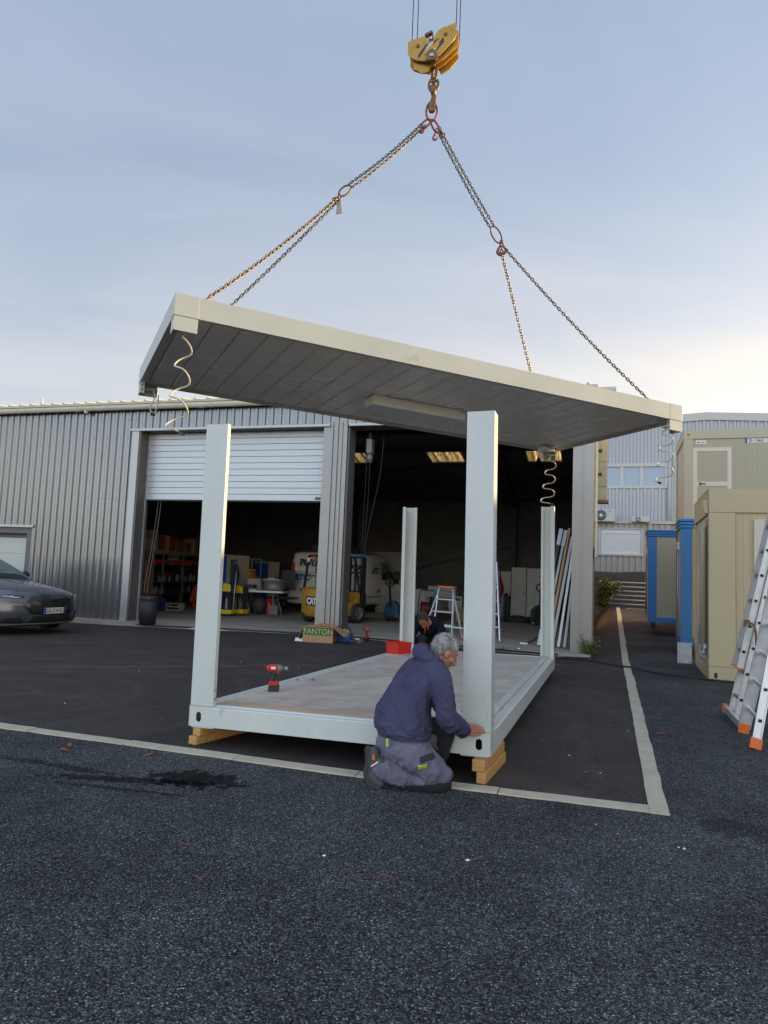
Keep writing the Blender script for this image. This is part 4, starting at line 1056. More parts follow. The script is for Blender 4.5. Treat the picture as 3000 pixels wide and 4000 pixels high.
# blue framed kiosks
def kiosk(label, M, Wd, Dp, z0, H, ch, pw):
    t = thing('blue_kiosk', label, 'kiosk', M=M, group='blue framed kiosks')
    mb = MB()
    n = 3; h = ch / n
    for k in range(n):
        e_ = .03 * k
        z = H - ch + h * k
        mb.prism([(-.012 - .012 * k, 0), (Wd + .012 + .012 * k, 0), (Wd + .012 + .012 * k, Dp), (-.012 - .012 * k, Dp)], z + .008, z + h - .006, Matrix.Translation((0, -.015 - .012 * k, 0)))
        mb.box(.01, Wd - .01, .01, Dp - .01, z, z + h)
    mb.build('roof_cornice', M_BLUE, t, bevel=.01)
    for x0, s in ((0, 1), (Wd, -1)):
        for y0, q in ((0, 1), (Dp, -1)):
            mb = MB(); a, b = sorted((x0, x0 + s * pw)); c, d = sorted((y0, y0 + q * .09)); mb.box(a, b, c, d, z0 + .13, H - ch); mb.build('corner_post', M_BLUE, t, bevel=.006)
    mb = MB(); mb.box(0, Wd, 0, .06, z0, z0 + .13); mb.box(0, .06, .061, Dp, z0, z0 + .13); mb.box(Wd - .06, Wd, .061, Dp, z0, z0 + .13); mb.build('base_beam', M_BLUE, t, bevel=.005)
    mb = MB(); mb.box(pw + .001, Wd - pw - .001, .02, .05, z0 + .13, H - ch); mb.box(.02, .05, .091, Dp - .091, z0 + .13, H - ch); mb.box(Wd - .05, Wd - .02, .091, Dp - .091, z0 + .13, H - ch); mb.box(.05, Wd - .05, Dp - .05, Dp - .02, z0 + .13, H - ch)
    mb.build('wall_panel', M_BEIGE, t)
    mb = MB(); mb.box(-.05, .0, .3, .36, H - ch - .42, H - ch - .26); mb.tube([(-.03, .33, H - ch - .42), (-.03, .33, z0 + .2)], .012, 6); mb.build('door_closer', M_GALV, t)
    mb = MB()
    for x in (.08, Wd - .18): mb.box(x, x + .1, .06, Dp - .1, z0 - .16, z0 - .002)
    mb.build('support_block', M_RUBBER, t)
    return t
kiosk('further blue framed kiosk with cream panels standing clear of the ground', Matrix.Translation((4.10, 13.0, .0)) @ Matrix.Rotation(R(-1), 4, 'Z'), 1.15, 1.2, .50, 2.73, .175, .20)
kiosk('nearer blue framed kiosk beside the ivory cabin', Matrix.Translation((4.575, 10.2, .0)) @ Matrix.Rotation(R(-1), 4, 'Z'), 1.25, 1.25, .24, 2.765, .20, .215)
t = thing('steel_box', 'galvanised steel box section standing upright at the foot of the nearer blue kiosk', 'metal box', (4.42, 9.0, gz(4.5, 9)), R(-3))
mb = MB(); mb.box(0, .245, 0, .008, 0, .375); mb.box(0, .008, .008, .2, .0, .375); mb.box(.237, .245, .008, .2, -.0, .375); mb.box(0, .03, -.02, -.001, 0, .375); mb.box(.20, .245, -.02, -.001, -.0, .36)
mb.build('shell', M_GALV, t, bevel=.003)
mb = MB()
for z in (.03, .33): mb.lathe([(.0001, 0), (.01, 0), (.01, .004), (.0001, .004)], 8, Matrix.Translation((.222, -.021, z)) @ Matrix.Rotation(R(90), 4, 'X'))
mb.build('bolt_hole', M_DARK, t)

# far grey hall with its annex, on the bank
M_FARS = pbr('far_siding', (0.40, 0.41, 0.425), 0.42, 0.15, 0.04, .6)
M_FART = pbr('far_trim', (0.50, 0.49, 0.47), 0.5, 0.1, 0.04)
M_ANNEX = pbr('annex_siding', (0.42, 0.395, 0.36), 0.45, 0.15, 0.04, .8)
M_GLASSB = glass('blue_glass', (0.16, 0.22, 0.30), 0.08)
far = thing('grey_hall', 'large light grey corrugated hall with a low gable beyond the metal gate', 'building', (0, 28, 0), R(-1.5))
mb = MB()
def vsiding(mb, X0, X1, z0, top, y, p=.30, d=.045):
    X = X0; prof = ((0, 0), (.14, 0), (.17, -d), (.27, -d))
    pts = []
    while X < X1:
        for a, b in prof:
            if X + a < X1: pts.append((X + a, b))
        X += p
    pts.append((X1, 0)); n_ = len(pts)
    mb.add([(a, y + b, z0) for a, b in pts] + [(a, y + b, top(a)) for a, b in pts], [(i, i + 1, n_ + i + 1, n_ + i) for i in range(n_ - 1)])
gab = lambda x: 9.0 - abs(x - 7.2) * .058
vsiding(mb, -6, 12, 6.62, lambda x: gab(x) - .2, 0)
vsiding(mb, 5.62, 12, 1.2, lambda x: 6.62, 0); vsiding(mb, -6, 5.62, 1.2, lambda x: 5.72, 0)
o = mb.build('wall_cladding', M_FARS, far, clean=False); sol = o.modifiers.new('thick', 'SOLIDIFY'); sol.thickness = .02
mb = MB()
for a, b in ((-6, 7.2), (7.2, 12)):
    mb.prism([(a, gab(a) - .34), (b, gab(b) - .34), (b, gab(b)), (a, gab(a))], .0, .10, XZ)
mb.build('gable_trim', M_FART, far)
mb = MB()
mb.add([(-6, 0.05, gab(-6)), (7.2, .05, gab(7.2)), (7.2, 30, gab(7.2)), (-6, 30, gab(-6)), (12, .05, gab(12)), (12, 30, gab(12))], [(0, 1, 2, 3), (1, 4, 5, 2)]); mb.build('roof', M_FARS, far)
mb = MB(); mb.box(-6, 12, .2, .3, 1.0, 7.6); mb.box(11.7, 12, .2, 30, 1, 7.9); mb.box(-6, -5.8, .2, 30, 1, 7.9); mb.build('inner_wall', M_FARS, far)
mb = MB(); mb.box(2.2, 5.62, -.05, 0.1, 6.64, 6.78); mb.box(2.2, 5.72, -.06, .1, 5.66, 5.76); mb.box(5.52, 5.66, -.05, .1, 5.76, 6.64)
for X in (3.72, 4.56): mb.box(X - .07, X + .07, -.03, .1, 5.76, 6.64)
wf = mb.build('window_band', M_FART, far)
mb = MB()
for a, b in ((2.2, 3.65), (3.79, 4.49), (4.63, 5.52)): mb.box(a, b, .03, .06, 5.76, 6.64)
mb.build('pane', M_GLASSB, wf)
mb = MB(); mb.tube([(5.72, -.12, 6.9), (5.72, -.12, 3.4)], .055, 8); mb.build('downpipe', M_FART, far)
an = thing('annex_building', 'low corrugated annex with a closed white shutter in front of the grey hall', 'building', (2.2, 27.2, 0), R(-1))
mb = MB()
vsiding(mb, -.2, 3.6, 1.80, lambda x: 2.66, 0, .24, .05); vsiding(mb, -.2, 3.6, 3.76, lambda x: 4.0, 0, .24, .05); vsiding(mb, 2.42, 3.6, 2.66, lambda x: 3.76, 0, .24, .05); vsiding(mb, -.2, .60, 2.66, lambda x: 3.76, 0, .24, .05)
o = mb.build('wall_cladding', M_ANNEX, an, clean=False); sol = o.modifiers.new('thick', 'SOLIDIFY'); sol.thickness = .02
mb = MB(); mb.box(-.3, 3.7, -.12, .78, 4.0, 4.12); mb.build('ledge', M_FART, an)
mb = MB(); mb.box(.54, 2.44, -.08, .1, 3.74, 3.80); mb.box(.54, 2.44, -.10, .1, 2.58, 2.66); mb.box(.54, .66, -.07, .1, 2.66, 3.74); mb.box(2.32, 2.44, -.07, .1, 2.66, 3.74); wf = mb.build('window_frame', M_FART, an)
mb = MB(); mb.box(.67, 2.31, -.03, .05, 3.55, 3.74); mb.box(.67, .76, -.03, .05, 2.66, 3.55); mb.box(2.22, 2.31, -.03, .05, 2.66, 3.55); mb.box(.67, 2.31, -.035, .05, 2.66, 2.73)
for k in range(20): mb.prism([(.0, 0), (-.012, .008), (-.012, .034), (0, .041)], .76, 2.22, Matrix.Translation((0, .01, 2.73 + k * .041)) @ YZ)
mb.build('roller_shutter', M_WHITE, wf)
mb = MB(); mb.box(2.62, 2.78, -.09, 0, 1.8, 4.0); mb.build('corner_strip', M_ANNEX, an)
mb = MB(); mb.box(-.2, 3.6, .02, .7, .8, 4.0); mb.build('core', M_ANNEX, an)
def ac(label, x, y, z, w, h):
    t = thing('air_conditioner', label, 'air conditioner', (x, y, z), R(-1), group='air conditioners on the annex ledge')
    mb = MB(); mb.box(0, w, 0, .3, .03, h); mb.box(.08, .14, .02, .28, 0, .03); mb.box(w - .14, w - .08, .02, .28, 0, .03); mb.build('casing', pbr('ac_casing' + str(len(MATS)), (0.56, 0.54, 0.48), 0.5, 0, .04), t, bevel=.01)
    cx, cz, rr_ = w * .36, h * .52, h * .42
    Mx = Matrix.Translation((cx, -.001, cz)) @ Matrix.Rotation(R(90), 4, 'X')
    mb = MB(); mb.lathe([(.0001, 0), (rr_, 0), (rr_, .006), (.0001, .006)], 24, Mx); gr = mb.build('fan_recess', M_DARK, t)
    mb = MB()
    for k in range(6):
        r1 = rr_ * (k + 1) / 6.2; mb.tube([Mx @ Vector((r1 * math.cos(a), r1 * math.sin(a), .012)) for a in [2 * math.pi * j / 20 for j in range(20)]], .005, 4, closed=True)
    for k in range(20): a = 2 * math.pi * k / 20; mb.tube([Mx @ Vector((.1 * rr_ * math.cos(a), .1 * rr_ * math.sin(a), .012)), Mx @ Vector((rr_ * math.cos(a + .5), rr_ * math.sin(a + .5), .012))], .004, 4)
    mb.build('fan_guard', MATS['ac_casing' + str(len(MATS) - 1)] if False else M_GALV, gr)
    mb = MB(); mb.lathe([(.0001, .012), (rr_ * .28, .012), (rr_ * .25, .02), (.0001, .02)], 14, Mx); mb.build('fan_hub', M_WHITE, gr)
    return t
a1 = ac('larger air conditioner with a white fan hub at the left end of the annex ledge', 2.52, 26.75, 4.03, .92, .56)
mb = MB(); mb.prism([(.66, .50), (.74, .50), (.70, .42)], .0005, .002, XZ); mb.build('logo_mark', pbr('logo_blue', (.02, .25, .5), .5), a1)
ac('smaller air conditioner half hidden behind the ledge edge', 4.12, 26.75, 4.03, .72, .26)
bank = MB(); br = random.Random(8)
nx_, ny_ = 26, 10
for j in range(ny_ + 1):
    for i in range(nx_ + 1):
        x = 1.5 + 26 * i / nx_; f = j / ny_; y = 21.6 + f * 5.2
        bank.v.append((x, y + br.uniform(-.05, .05), gz(4, 21) - .1 + min(1.0, f * 2.2) * 1.0 + f * .35 + br.uniform(-.05, .05)))
for j in range(ny_):
    for i in range(nx_): a = j * (nx_ + 1) + i; bank.f.append((a, a + 1, a + nx_ + 2, a + nx_ + 1)); bank.m.append(0); bank.sm.append(True)
tag(bank.build('terrain', pbr('dark_soil', (0.045, 0.033, 0.022), 0.95, 0, 0.4, 4, 0.6, 20, dirt=(0.03, 0.05, 0.012, 0.8), ds=5, dthr=0.6), clean=False), kind='structure')

# metal gate
gate = thing('metal_gate', 'galvanised farm style gate of six horizontal tubes across the alley end', 'gate', (2.93, 21, gz(4, 21) - .0), R(-.5))
mb = MB(); z0 = .10
mb.tube([(0, 0, 0), (0, 0, .86)], .03, 8); mb.tube([(2.6, 0, 0), (2.6, 0, .86)], .03, 8); mb.build('end_post', M_GALV, gate)
for k in range(6):
    mb = MB(); z = .04 + k * .152; mb.tube([(0, 0, z), (2.6, 0, z)], .028, 8); mb.build('rail', M_GALV, gate)

# leafy plants
def leaf_mat(name, c1, c2):
    mt = pbr(name, c1, .55, 0, .45, 9, dirt=(*c2, .9), ds=14, dthr=.52)
    mt.node_tree.nodes['Principled BSDF'].inputs['Subsurface Weight'].default_value = 0.0
    return mt
M_LEAF = leaf_mat('leaf_green', (0.035, 0.085, 0.018), (0.09, 0.13, 0.02)); M_LEAFY = leaf_mat('leaf_yellow_green', (0.10, 0.13, 0.02), (0.22, 0.17, 0.02))
M_STEM = pbr('stem', (0.07, 0.06, 0.02), .8)
def plant(name, label, cat, p, n_st, L_, leaf, mat, spread, sd, lean=(0, 0), per=26):
    g = random.Random(sd); t = thing(name, label, cat, p)
    ms, ml = MB(), MB()
    for i in range(n_st):
        a = g.uniform(0, 6.28); s = g.uniform(.3, 1) * spread; l = L_ * g.uniform(.55, 1)
        tip = Vector((math.cos(a) * s + lean[0] * l, math.sin(a) * s + lean[1] * l, l * g.uniform(.55, 1)))
        pts = spline([Vector((math.cos(a) * .02, math.sin(a) * .02, 0)), tip * .5 + Vector((0, 0, l * .2)), tip], 5)
        ms.tube(pts, [.006 * (1 - .7 * k / len(pts)) for k in range(len(pts))], 5)
        for k in range(per):
            f = g.uniform(.15, 1); q = pts[min(len(pts) - 1, int(f * (len(pts) - 1)))] + Vector((g.gauss(0, 1), g.gauss(0, 1), g.gauss(0, 1))) * leaf * .9
            d = Vector((g.gauss(0, 1), g.gauss(0, 1), g.gauss(-.1, .7))).normalized(); w = d.orthogonal().normalized(); w.rotate(Quaternion(d, g.uniform(0, 6.28)))
            s2 = leaf * g.uniform(.6, 1.3); nrm = d.cross(w)
            ml.add([q, q + d * s2 * .4 + w * s2 * .22 + nrm * s2 * .05, q + d * s2, q + d * s2 * .4 - w * s2 * .22 + nrm * s2 * .05], [(0, 1, 2), (0, 2, 3)])
    ms.build('stem', M_STEM, t); ml.build('foliage', mat, t, clean=False)
    return t
plant('bush', 'dark green leafy bush spilling over the gate at the end of the alley', 'bush', (2.98, 20.3, gz(3.2, 20)), 34, 1.15, .085, M_LEAF, .42, 11, lean=(.35, -.1), per=75)
plant('weed', 'yellow green weed growing at the foot of the hall corner pillar', 'weed', (2.83, 9.05, gz(2.85, 9)), 17, .40, .055, M_LEAFY, .22, 12, lean=(.15, -.1), per=34)
plant('grass_tuft', 'small grass tuft on the edge of the hall floor beside the rear cabin post', 'weed', (1.25, 8.86, -.02), 12, .10, .03, M_LEAF, .12, 13, per=6)

# ladders leaning to the right
M_RUNG = pbr('worn_rung', (0.34, 0.27, 0.22), .5, .5, .2, 20)
def stile(mb, a, b, w=.065, t=.026, axis=(0, 1, 0)):
    a, b = Vector(a), Vector(b); d = (b - a).normalized(); ax = Vector(axis); u = d.cross(ax).normalized(); L_ = (b - a).length
    M = Matrix(((d.x, u.x, ax.x, a.x), (d.y, u.y, ax.y, a.y), (d.z, u.z, ax.z, a.z), (0, 0, 0, 1)))
    prof_ = [(-w / 2, -t / 2), (w / 2, -t / 2), (w / 2, t / 2), (w / 2 - .008, t / 2), (w / 2 - .008, -t / 2 + .010), (-w / 2 + .008, -t / 2 + .010), (-w / 2 + .008, t / 2), (-w / 2, t / 2)]
    mb.prism(prof_, 0, L_, M @ Matrix(((0, 0, 1, 0), (1, 0, 0, 0), (0, 1, 0, 0), (0, 0, 0, 1))))
lad = thing('extension_ladder', 'aluminium two-section extension ladder with a stabiliser bar leaning right by the ivory cabin', 'ladder', (4.5, 3.6, 0))
O_ = Vector((4.5, 3.6, 0))
sl_ = Vector((.2168, 0, 1)).normalized()            # lean
def sect(parent, yA, yB, base, L_, off, r0, name, tap=0.0):
    mb = MB(); n_ = Vector((-sl_.z, 0, sl_.x))
    a = Vector((base, yA, 0)) + n_ * off + sl_ * r0 - O_; b = Vector((base, yB, 0)) + n_ * off + sl_ * r0 - O_
    stile(mb, a, a + sl_ * L_, axis=(0, -1, 0)); stile(mb, b, b + sl_ * L_, axis=(0, -1, 0)); p = mb.build(name, M_ALU, parent)
    k = .18
    while k < L_ - .05: mb = MB(); mb.bar(a + sl_ * k, b + sl_ * k, .03, .03, sl_); mb.build('rung', M_RUNG, p); k += .28
    k = .18
    while k < L_ - .05: mb = MB(); mb.cbox(b + sl_ * k + Vector((0, -.0145, 0)), (.026, .004, .026)); mb.build('rung_end', M_DARK, p); k += .28
    mb = MB()
    for q in (a, b): mb.bar(q - sl_ * .012, q + sl_ * .004, .07, .03, (0, 1, 0))
    mb.build('end_cap', M_ORANGE, p)
    return p
sect(lad, 3.74, 3.36, 4.50, 3.5, 0, .06, 'lower_section')
sect(lad, 3.70, 3.40, 4.50, 3.5, .075, .56, 'sliding_section')
sect(lad, 3.66, 3.44, 4.50, 3.0, -.07, .50, 'sliding_section')
mb = MB(); mb.bar(Vector((4.475, 3.92, .05)) - O_, Vector((4.475, 2.80, .05)) - O_, .04, .075); mb.build('stabiliser_bar', M_ALU, lad, bevel=.004)
for yy in (3.90, 2.86):
    mb = MB(); mb.cbox(Vector((4.475, yy, .05)) - O_, (.06, .075, .10)); mb.build('foot', M_ORANGE, lad, bevel=.008)
mb = MB(); mb.tube(spline([Vector((4.60, 3.30, 1.06)) - O_, Vector((4.66, 3.25, 1.02)) - O_, Vector((4.68, 3.25, .82)) - O_]), .012, 6); mb.cbox(Vector((4.6, 3.3, 1.06)) - O_, (.05, .05, .05)); mb.build('latch', M_RUST, lad)
lad2 = thing('straight_ladder', 'wide aluminium ladder with bright orange feet leaning right, nearest the foreground', 'ladder', (4.47, 2.45, 0))
O_ = Vector((4.47, 2.45, 0))
sl_ = Vector((.19, 0, 1)).normalized()
mb = MB(); a = Vector((4.462, 2.10, .05)) - O_; b = Vector((4.48, 2.78, .05)) - O_; ta = Vector((.19, .10, 1)).normalized(); tb = Vector((.19, -.06, 1)).normalized()
stile(mb, a, a + ta * 3.3, w=.075, axis=(0, -1, 0)); mb.build('stile', M_ALU, lad2)
mb = MB(); stile(mb, b, b + tb * 3.3, w=.11, axis=(0, -1, 0)); mb.build('stile', M_ALU, lad2)
k = .20
while k < 3.2:
    mb = MB(); mb.bar(a + ta * k, b + tb * k, .03, .03, sl_); mb.build('rung', M_ALU, lad2); k += .28
mb = MB(); k = .20
while k < 3.2: mb.cbox(a + ta * k + Vector((0, -.0145, 0)), (.026, .004, .026)); k += .28
mb.build('rung_end', M_DARK, lad2)
for q, t_ in ((a, ta), (b, tb)):
    mb = MB(); mb.bar(q - t_ * .052, q + t_ * .045, .045, .098, (1, 0, 0)); mb.build('foot', M_ORANGE, lad2, bevel=.008)

# black cable across the yard
def ground_tube(pts, r, name, label, cat, mat, n=8, dz=0.0):
    sp_ = spline(pts, 10); mb = MB(); mb.tube([Vector((p.x, p.y, gz(p.x, p.y) + r + .004 + dz + (.012 if 3.44 < p.x < 3.66 else 0))) for p in sp_], r, n)
    return tag(mb.build(name, mat), label, cat)
ground_tube([(5.3, 6.6, 0), (4.7, 6.72, 0), (4.1, 7.02, 0), (3.55, 7.55, 0), (3.0, 8.2, 0), (2.6, 8.45, 0), (2.35, 8.35, 0), (2.42, 8.62, 0), (2.75, 8.72, 0), (2.88, 8.74, 0)], .014, 'power_cable', 'black power cable looping from the hall corner across the kerb to the ivory cabin', 'cable', M_RUBBER)
ground_tube([(-9.5, 8.78, 0), (-7.6, 8.70, 0), (-6.4, 8.62, 0), (-5.2, 8.72, 0), (-4.2, 8.60, 0), (-3.2, 8.62, 0), (-2.2, 8.64, 0), (-.6, 8.70, 0), (.6, 8.78, 0), (2.3, 8.78, 0)], .018, 'rubber_cable', 'long black cable lying along the hall threshold', 'cable', M_RUBBER, dz=.02)
# neighbour's lit parapet at far left
nb = thing('neighbour_building', 'yellowish neighbouring building just showing over the hall roof at the far left', 'building', (-24.6, 21, 0))
mb = MB(); mb.box(-8, 4.4, 0, 8, 0, 7.15); mb.build('wall', M_CREAMW, nb)
mb = MB(); mb.add([(-8.2, -.2, 7.5), (4.6, -.2, 7.15), (4.6, 8.2, 7.15), (-8.2, 8.2, 7.5), (-8.2, -.2, 7.7), (4.6, -.2, 7.35), (4.6, 8.2, 7.35), (-8.2, 8.2, 7.7)], [(0, 3, 2, 1), (4, 5, 6, 7), (0, 1, 5, 4), (1, 2, 6, 5), (2, 3, 7, 6), (3, 0, 4, 7)]); mb.build('roof', M_ROOF, nb)
mb = MB(); p = at(89, 882, 12.0); mb.tube([p - Vector((0, 0, .8)), p + Vector((0.02, 0, .31))], .03, 8); o = mb.build('vent_pipe', M_GUT, hall); o.matrix_parent_inverse = BI

sun_blocker = thing('yard_sun_blocker', 'unseen low grey shed along the right edge of the yard beyond the ivory cabin', 'sun_blocker', (13.0, -7, 0))  # unseen from the camera, added so the yard lies in shade
mb = MB(); mb.box(0, 6, 0, 22, 0, 3.95); mb.build('wall', M_FARS, sun_blocker)
mb = MB(); mb.box(-.15, 6.15, -.15, 22.15, 3.95, 4.1); mb.build('roof', M_FART, sun_blocker)
# ------------------------------------------------------------------ things inside the hall
FZ = 0.05
def rect(u0, v0, u1, v1, y):
    a, b = at(u0, v0, y), at(u1, v1, y); c, d = at(u0, v1, y), at(u1, v0, y)
    return (a.x + c.x) / 2, (b.x + d.x) / 2, (c.z + b.z) / 2, (a.z + d.z) / 2      # x0, x1, z0, z1
def simple(name, label, cat, p, mats_parts, rz=0, group=None):
    t = thing(name, label, cat, p, rz, group)
    for nm, mat, fn, *bv in mats_parts:
        mb = MB(); fn(mb); mb.build(nm, mat, t, bevel=bv[0] if bv else 0)
    return t
M_LOCKER = pbr('locker_beige', (0.36, 0.32, 0.24), .5, 0, .06); M_LBLUE = pbr('locker_blue', (0.012, 0.075, 0.30), .45, 0, .08)
M_GREYM = pbr('grey_metal', (0.22, 0.22, 0.22), .5, .4, .12, 6); M_DKGREY = pbr('dark_grey', (0.05, 0.052, 0.055), .6, 0, .2, 6)
M_DKBLUE = pbr('navy_cloth', (0.02, 0.035, 0.07), .9, 0, .3, 10); M_YPL = pbr('yellow_plastic', (0.62, 0.45, 0.01), .4, 0, .06); M_HIVIS = pbr('hivis_orange', (0.85, 0.10, 0.015), .7, 0, .12, 12)
M_REFL = pbr('reflective_tape', (0.75, 0.72, 0.62), .35, 0, .05); M_TARP = pbr('orange_tarp', (0.62, 0.21, 0.02), .6, 0, .2, 14); M_PLY = pbr('plywood', (0.36, 0.24, 0.13), .7, 0, .12, 4)
M_TOOLC = pbr('tool_pale', (0.42, 0.38, 0.32), .5, .3, .2, 8); M_PEG = pbr('pegboard', (0.25, 0.13, 0.06), .8, 0, .15, 6); M_NAVYP = pbr('navy_plastic', (0.012, 0.03, 0.13), .45, 0, .1)
M_SHELF = pbr('shelf_edge', (0.34, 0.27, 0.19), .6, 0, .1, 6); M_DKRED = pbr('dark_red', (0.16, 0.012, 0.012), .5, 0, .15, 6); M_DOORW = pbr('off_white', (0.44, 0.42, 0.36), .55, 0, .06, 2)

# pegboard with tools
x0, x1, z0, z1 = rect(297, 1188, 327, 1292, 12.3)
peg = simple('pegboard', 'brown pegboard hung with hand tools just inside the left doorway', 'pegboard', (x0, 12.3, z0), [('board', M_PEG, lambda m: m.box(0, x1 - x0, 0, .03, 0, z1 - z0)), ('post', M_GREYM, lambda m: (m.box(-.04, 0, .0, .06, -z0 + FZ, z1 - z0), m.box(x1 - x0, x1 - x0 + .04, 0, .06, -z0 + FZ, z1 - z0)))])
g = random.Random(21); tool0 = None
for r in range(6):
    for c in range(g.choice((2, 3, 3))):
        hx, hz = x0 + .04 + c * .12 + g.uniform(-.02, .02), z1 - .12 - r * .19 + g.uniform(-.03, .03)
        if tool0 is None:
            mb = MB(); mb.tube([(0, 0, 0), (0, 0, -.09)], .012, 6); mb.bar((0, 0, -.09), (0, 0, -.13), .03, .012); o = tool0 = mb.build('hand_tool', M_TOOLC)
            tag(o, 'small hand tool hanging on the brown pegboard by the left doorway', 'hand tool', 'hand tools on the pegboard')
        else: o = tool0.copy(); COL.objects.link(o)
        o.location = (hx, 12.27, hz)
# long storage rack down the left wall
A_, B_ = at(306, 1184, 12.4), at(440, 1197, 17.2)
dv = Vector((B_.x - A_.x, B_.y - A_.y, 0)); RL_ = dv.length; ra = math.atan2(dv.y, dv.x); ZS = (A_.z + B_.z) / 2
rack = thing('storage_rack', 'long storage rack with a pale top shelf down the left side of the hall', 'rack', (A_.x, A_.y, FZ), ra)
mb = MB(); mb.box(0, RL_, 0, .05, ZS - .12 - FZ, ZS - FZ); mb.box(0, RL_, .05, .8, ZS - .05 - FZ, ZS - FZ - .01); mb.build('top_shelf', M_SHELF, rack)
for z in (1.35, .80, .40):
    mb = MB(); mb.box(0, RL_, .02, .8, z - .03, z); mb.build('shelf', M_DKGREY, rack)
for k in range(4):
    for y in (.02, .76):
        mb = MB(); x = .02 + k * (RL_ - .08) / 3; mb.box(x, x + .05, y + .002, y + .05, 0, ZS - FZ - .13); mb.build('upright', M_GREYM, rack)
RKM = Matrix.Translation((A_.x, A_.y, FZ)) @ Matrix.Rotation(ra, 4, 'Z')
def on_rack(name, label, cat, x, y, z, s, mat, group=None, rz=0, lid=None):
    mb = MB(); mb.box(-s[0] / 2, s[0] / 2, -s[1] / 2, s[1] / 2, 0, s[2]); o = mb.build(name, mat, bevel=.006)
    o.matrix_world = RKM @ Matrix.Translation((x, y, z)) @ Matrix.Rotation(rz, 4, 'Z'); tag(o, label, cat, group); return o
bx = [(.75, .48, 'cream cardboard box on the top shelf nearest the doorway', (.5, .48, .36), (.4, .36, .26)), (1.35, .62, 'tall pale carton on the top shelf beside the cream box', (.34, .4, .62), (.38, .33, .24)), (1.85, .3, 'red printed carton on the top shelf left of the striped one', (.4, .4, .45), (.34, .04, .03)), (2.2, .62, 'cream striped carton between two red ones on the top shelf', (.3, .4, .5), (.40, .33, .20)), (2.6, .3, 'red carton on the top shelf right of the striped one', (.38, .4, .46), (.34, .04, .03)), (3.2, .3, 'wide brown box in the middle of the top shelf', (.6, .45, .4), (.20, .11, .06)), (3.85, .3, 'brown box right of the middle on the top shelf', (.5, .45, .34), (.22, .12, .06)), (4.55, .3, 'pale upright plank-like carton on the top shelf', (.12, .4, .5), (.42, .32, .2)), (4.95, .3, 'reddish brown carton at the far end of the top shelf', (.45, .45, .55), (.30, .09, .05))]
for k, (x, y, lab, s, c) in enumerate(bx): on_rack('box', lab, 'box', x, .4, ZS - FZ, s, pbr('carton%d' % k, c, .8, 0, .12, 6), 'boxes on the rack top shelf')
g = random.Random(6); bin0 = None
for k in range(13):
    x = .5 + k * .41
    if k in (4, 9):
        on_rack('parts_bin', ('nearer' if k == 4 else 'farther') + ' small blue parts bin among the red ones on the rack', 'bin', x, .22, 1.35, (.20, .3, .13), M_LBLUE); continue
    if bin0 is None:
        mb = MB(); mb.prism([(-.17, 0), (.13, 0), (.17, .06), (.10, .16), (-.17, .16)], -.17, .17, Matrix(((0, 0, 1, 0), (-1, 0, 0, 0), (0, 1, 0, 0), (0, 0, 0, 1)))); bin0 = o = mb.build('parts_bin', M_RED, bevel=.004); tag(o, 'small red parts bin in the row on the middle rack shelf', 'bin', 'red parts bins on the rack')
    else: o = bin0.copy(); COL.objects.link(o)
    o.matrix_world = RKM @ Matrix.Translation((x, .2, 1.35))
for k, (x, z, s, lab, m_) in enumerate(((1.3, 1.35, (.4, .3, .32), 'dark crate standing behind the red bins on the rack', M_DKGREY), (2.9, .80, (.7, .5, .3), 'dark red toolbox on the second lowest rack shelf', M_DKRED), (1.2, .80, (.5, .4, .22), 'grey carton on the second lowest rack shelf', M_GREYM), (4.2, .40, (.6, .5, .3), 'black case on the lowest rack shelf', M_BLKPL), (2.4, .40, (.5, .5, .3), 'navy crate on the lowest rack shelf', M_NAVYP), (3.6, 1.35, (.3, .3, .36), 'pale bottle carton behind the red bins on the rack', M_DOORW))):
    on_rack('crate', lab, 'crate', x, .58, z, s, m_)
g = random.Random(61); j0 = None
for k in range(26):
    if j0 is None:
        mb = MB(); mb.lathe([(.0001, 0), (.05, 0), (.055, .02), (.055, .15), (.03, .19), (.03, .22), (.0001, .22)], 10); j0 = o = mb.build('bottle', M_GREYM); tag(o, 'small grey bottle or can standing on a rack shelf', 'bottle', 'bottles and cans on the rack')
    else: o = j0.copy(); COL.objects.link(o)
    s_ = g.uniform(.6, 1.2); o.matrix_world = RKM @ Matrix.Translation((g.uniform(.3, RL_ - .3), g.uniform(.15, .3), g.choice((.80, .80, .40)) + .001)) @ Matrix.Scale(s_, 4)
# bin, stool, crate, small shelf
p = on(303, 1349, FZ)
simple('waste_bin', 'dark plastic waste bin just inside the left door jamb', 'bin', (p.x, p.y + .25, FZ), [('tub', M_RUBBER, lambda m: m.lathe([(.0001, 0), (.18, 0), (.20, .62), (.19, .62), (.17, .03), (.0001, .03)], 20)), ('liner', M_BLKPL, lambda m: m.lathe([(.205, .62), (.212, .56), (.20, .52)], 20, caps=False))])
x0, x1, z0, z1 = rect(308, 1291, 347, 1323, 12.4)
simple('stool', 'black tubular stool carrying the navy crate', 'stool', ((x0 + x1) / 2, 12.5, FZ), [('seat', M_BLKPL, lambda m: m.box(-.22, .24, -.2, .2, z0 - .04 - FZ, z0 - FZ - .002))] + [('leg', M_DKGREY, (lambda sx, sy: lambda m: m.tube([(sx * .2, sy * .17, z0 - .06 - FZ), (sx * .26, sy * .21, 0)], .016, 6))(sx, sy)) for sx in (-1, 1) for sy in (-1, 1)])
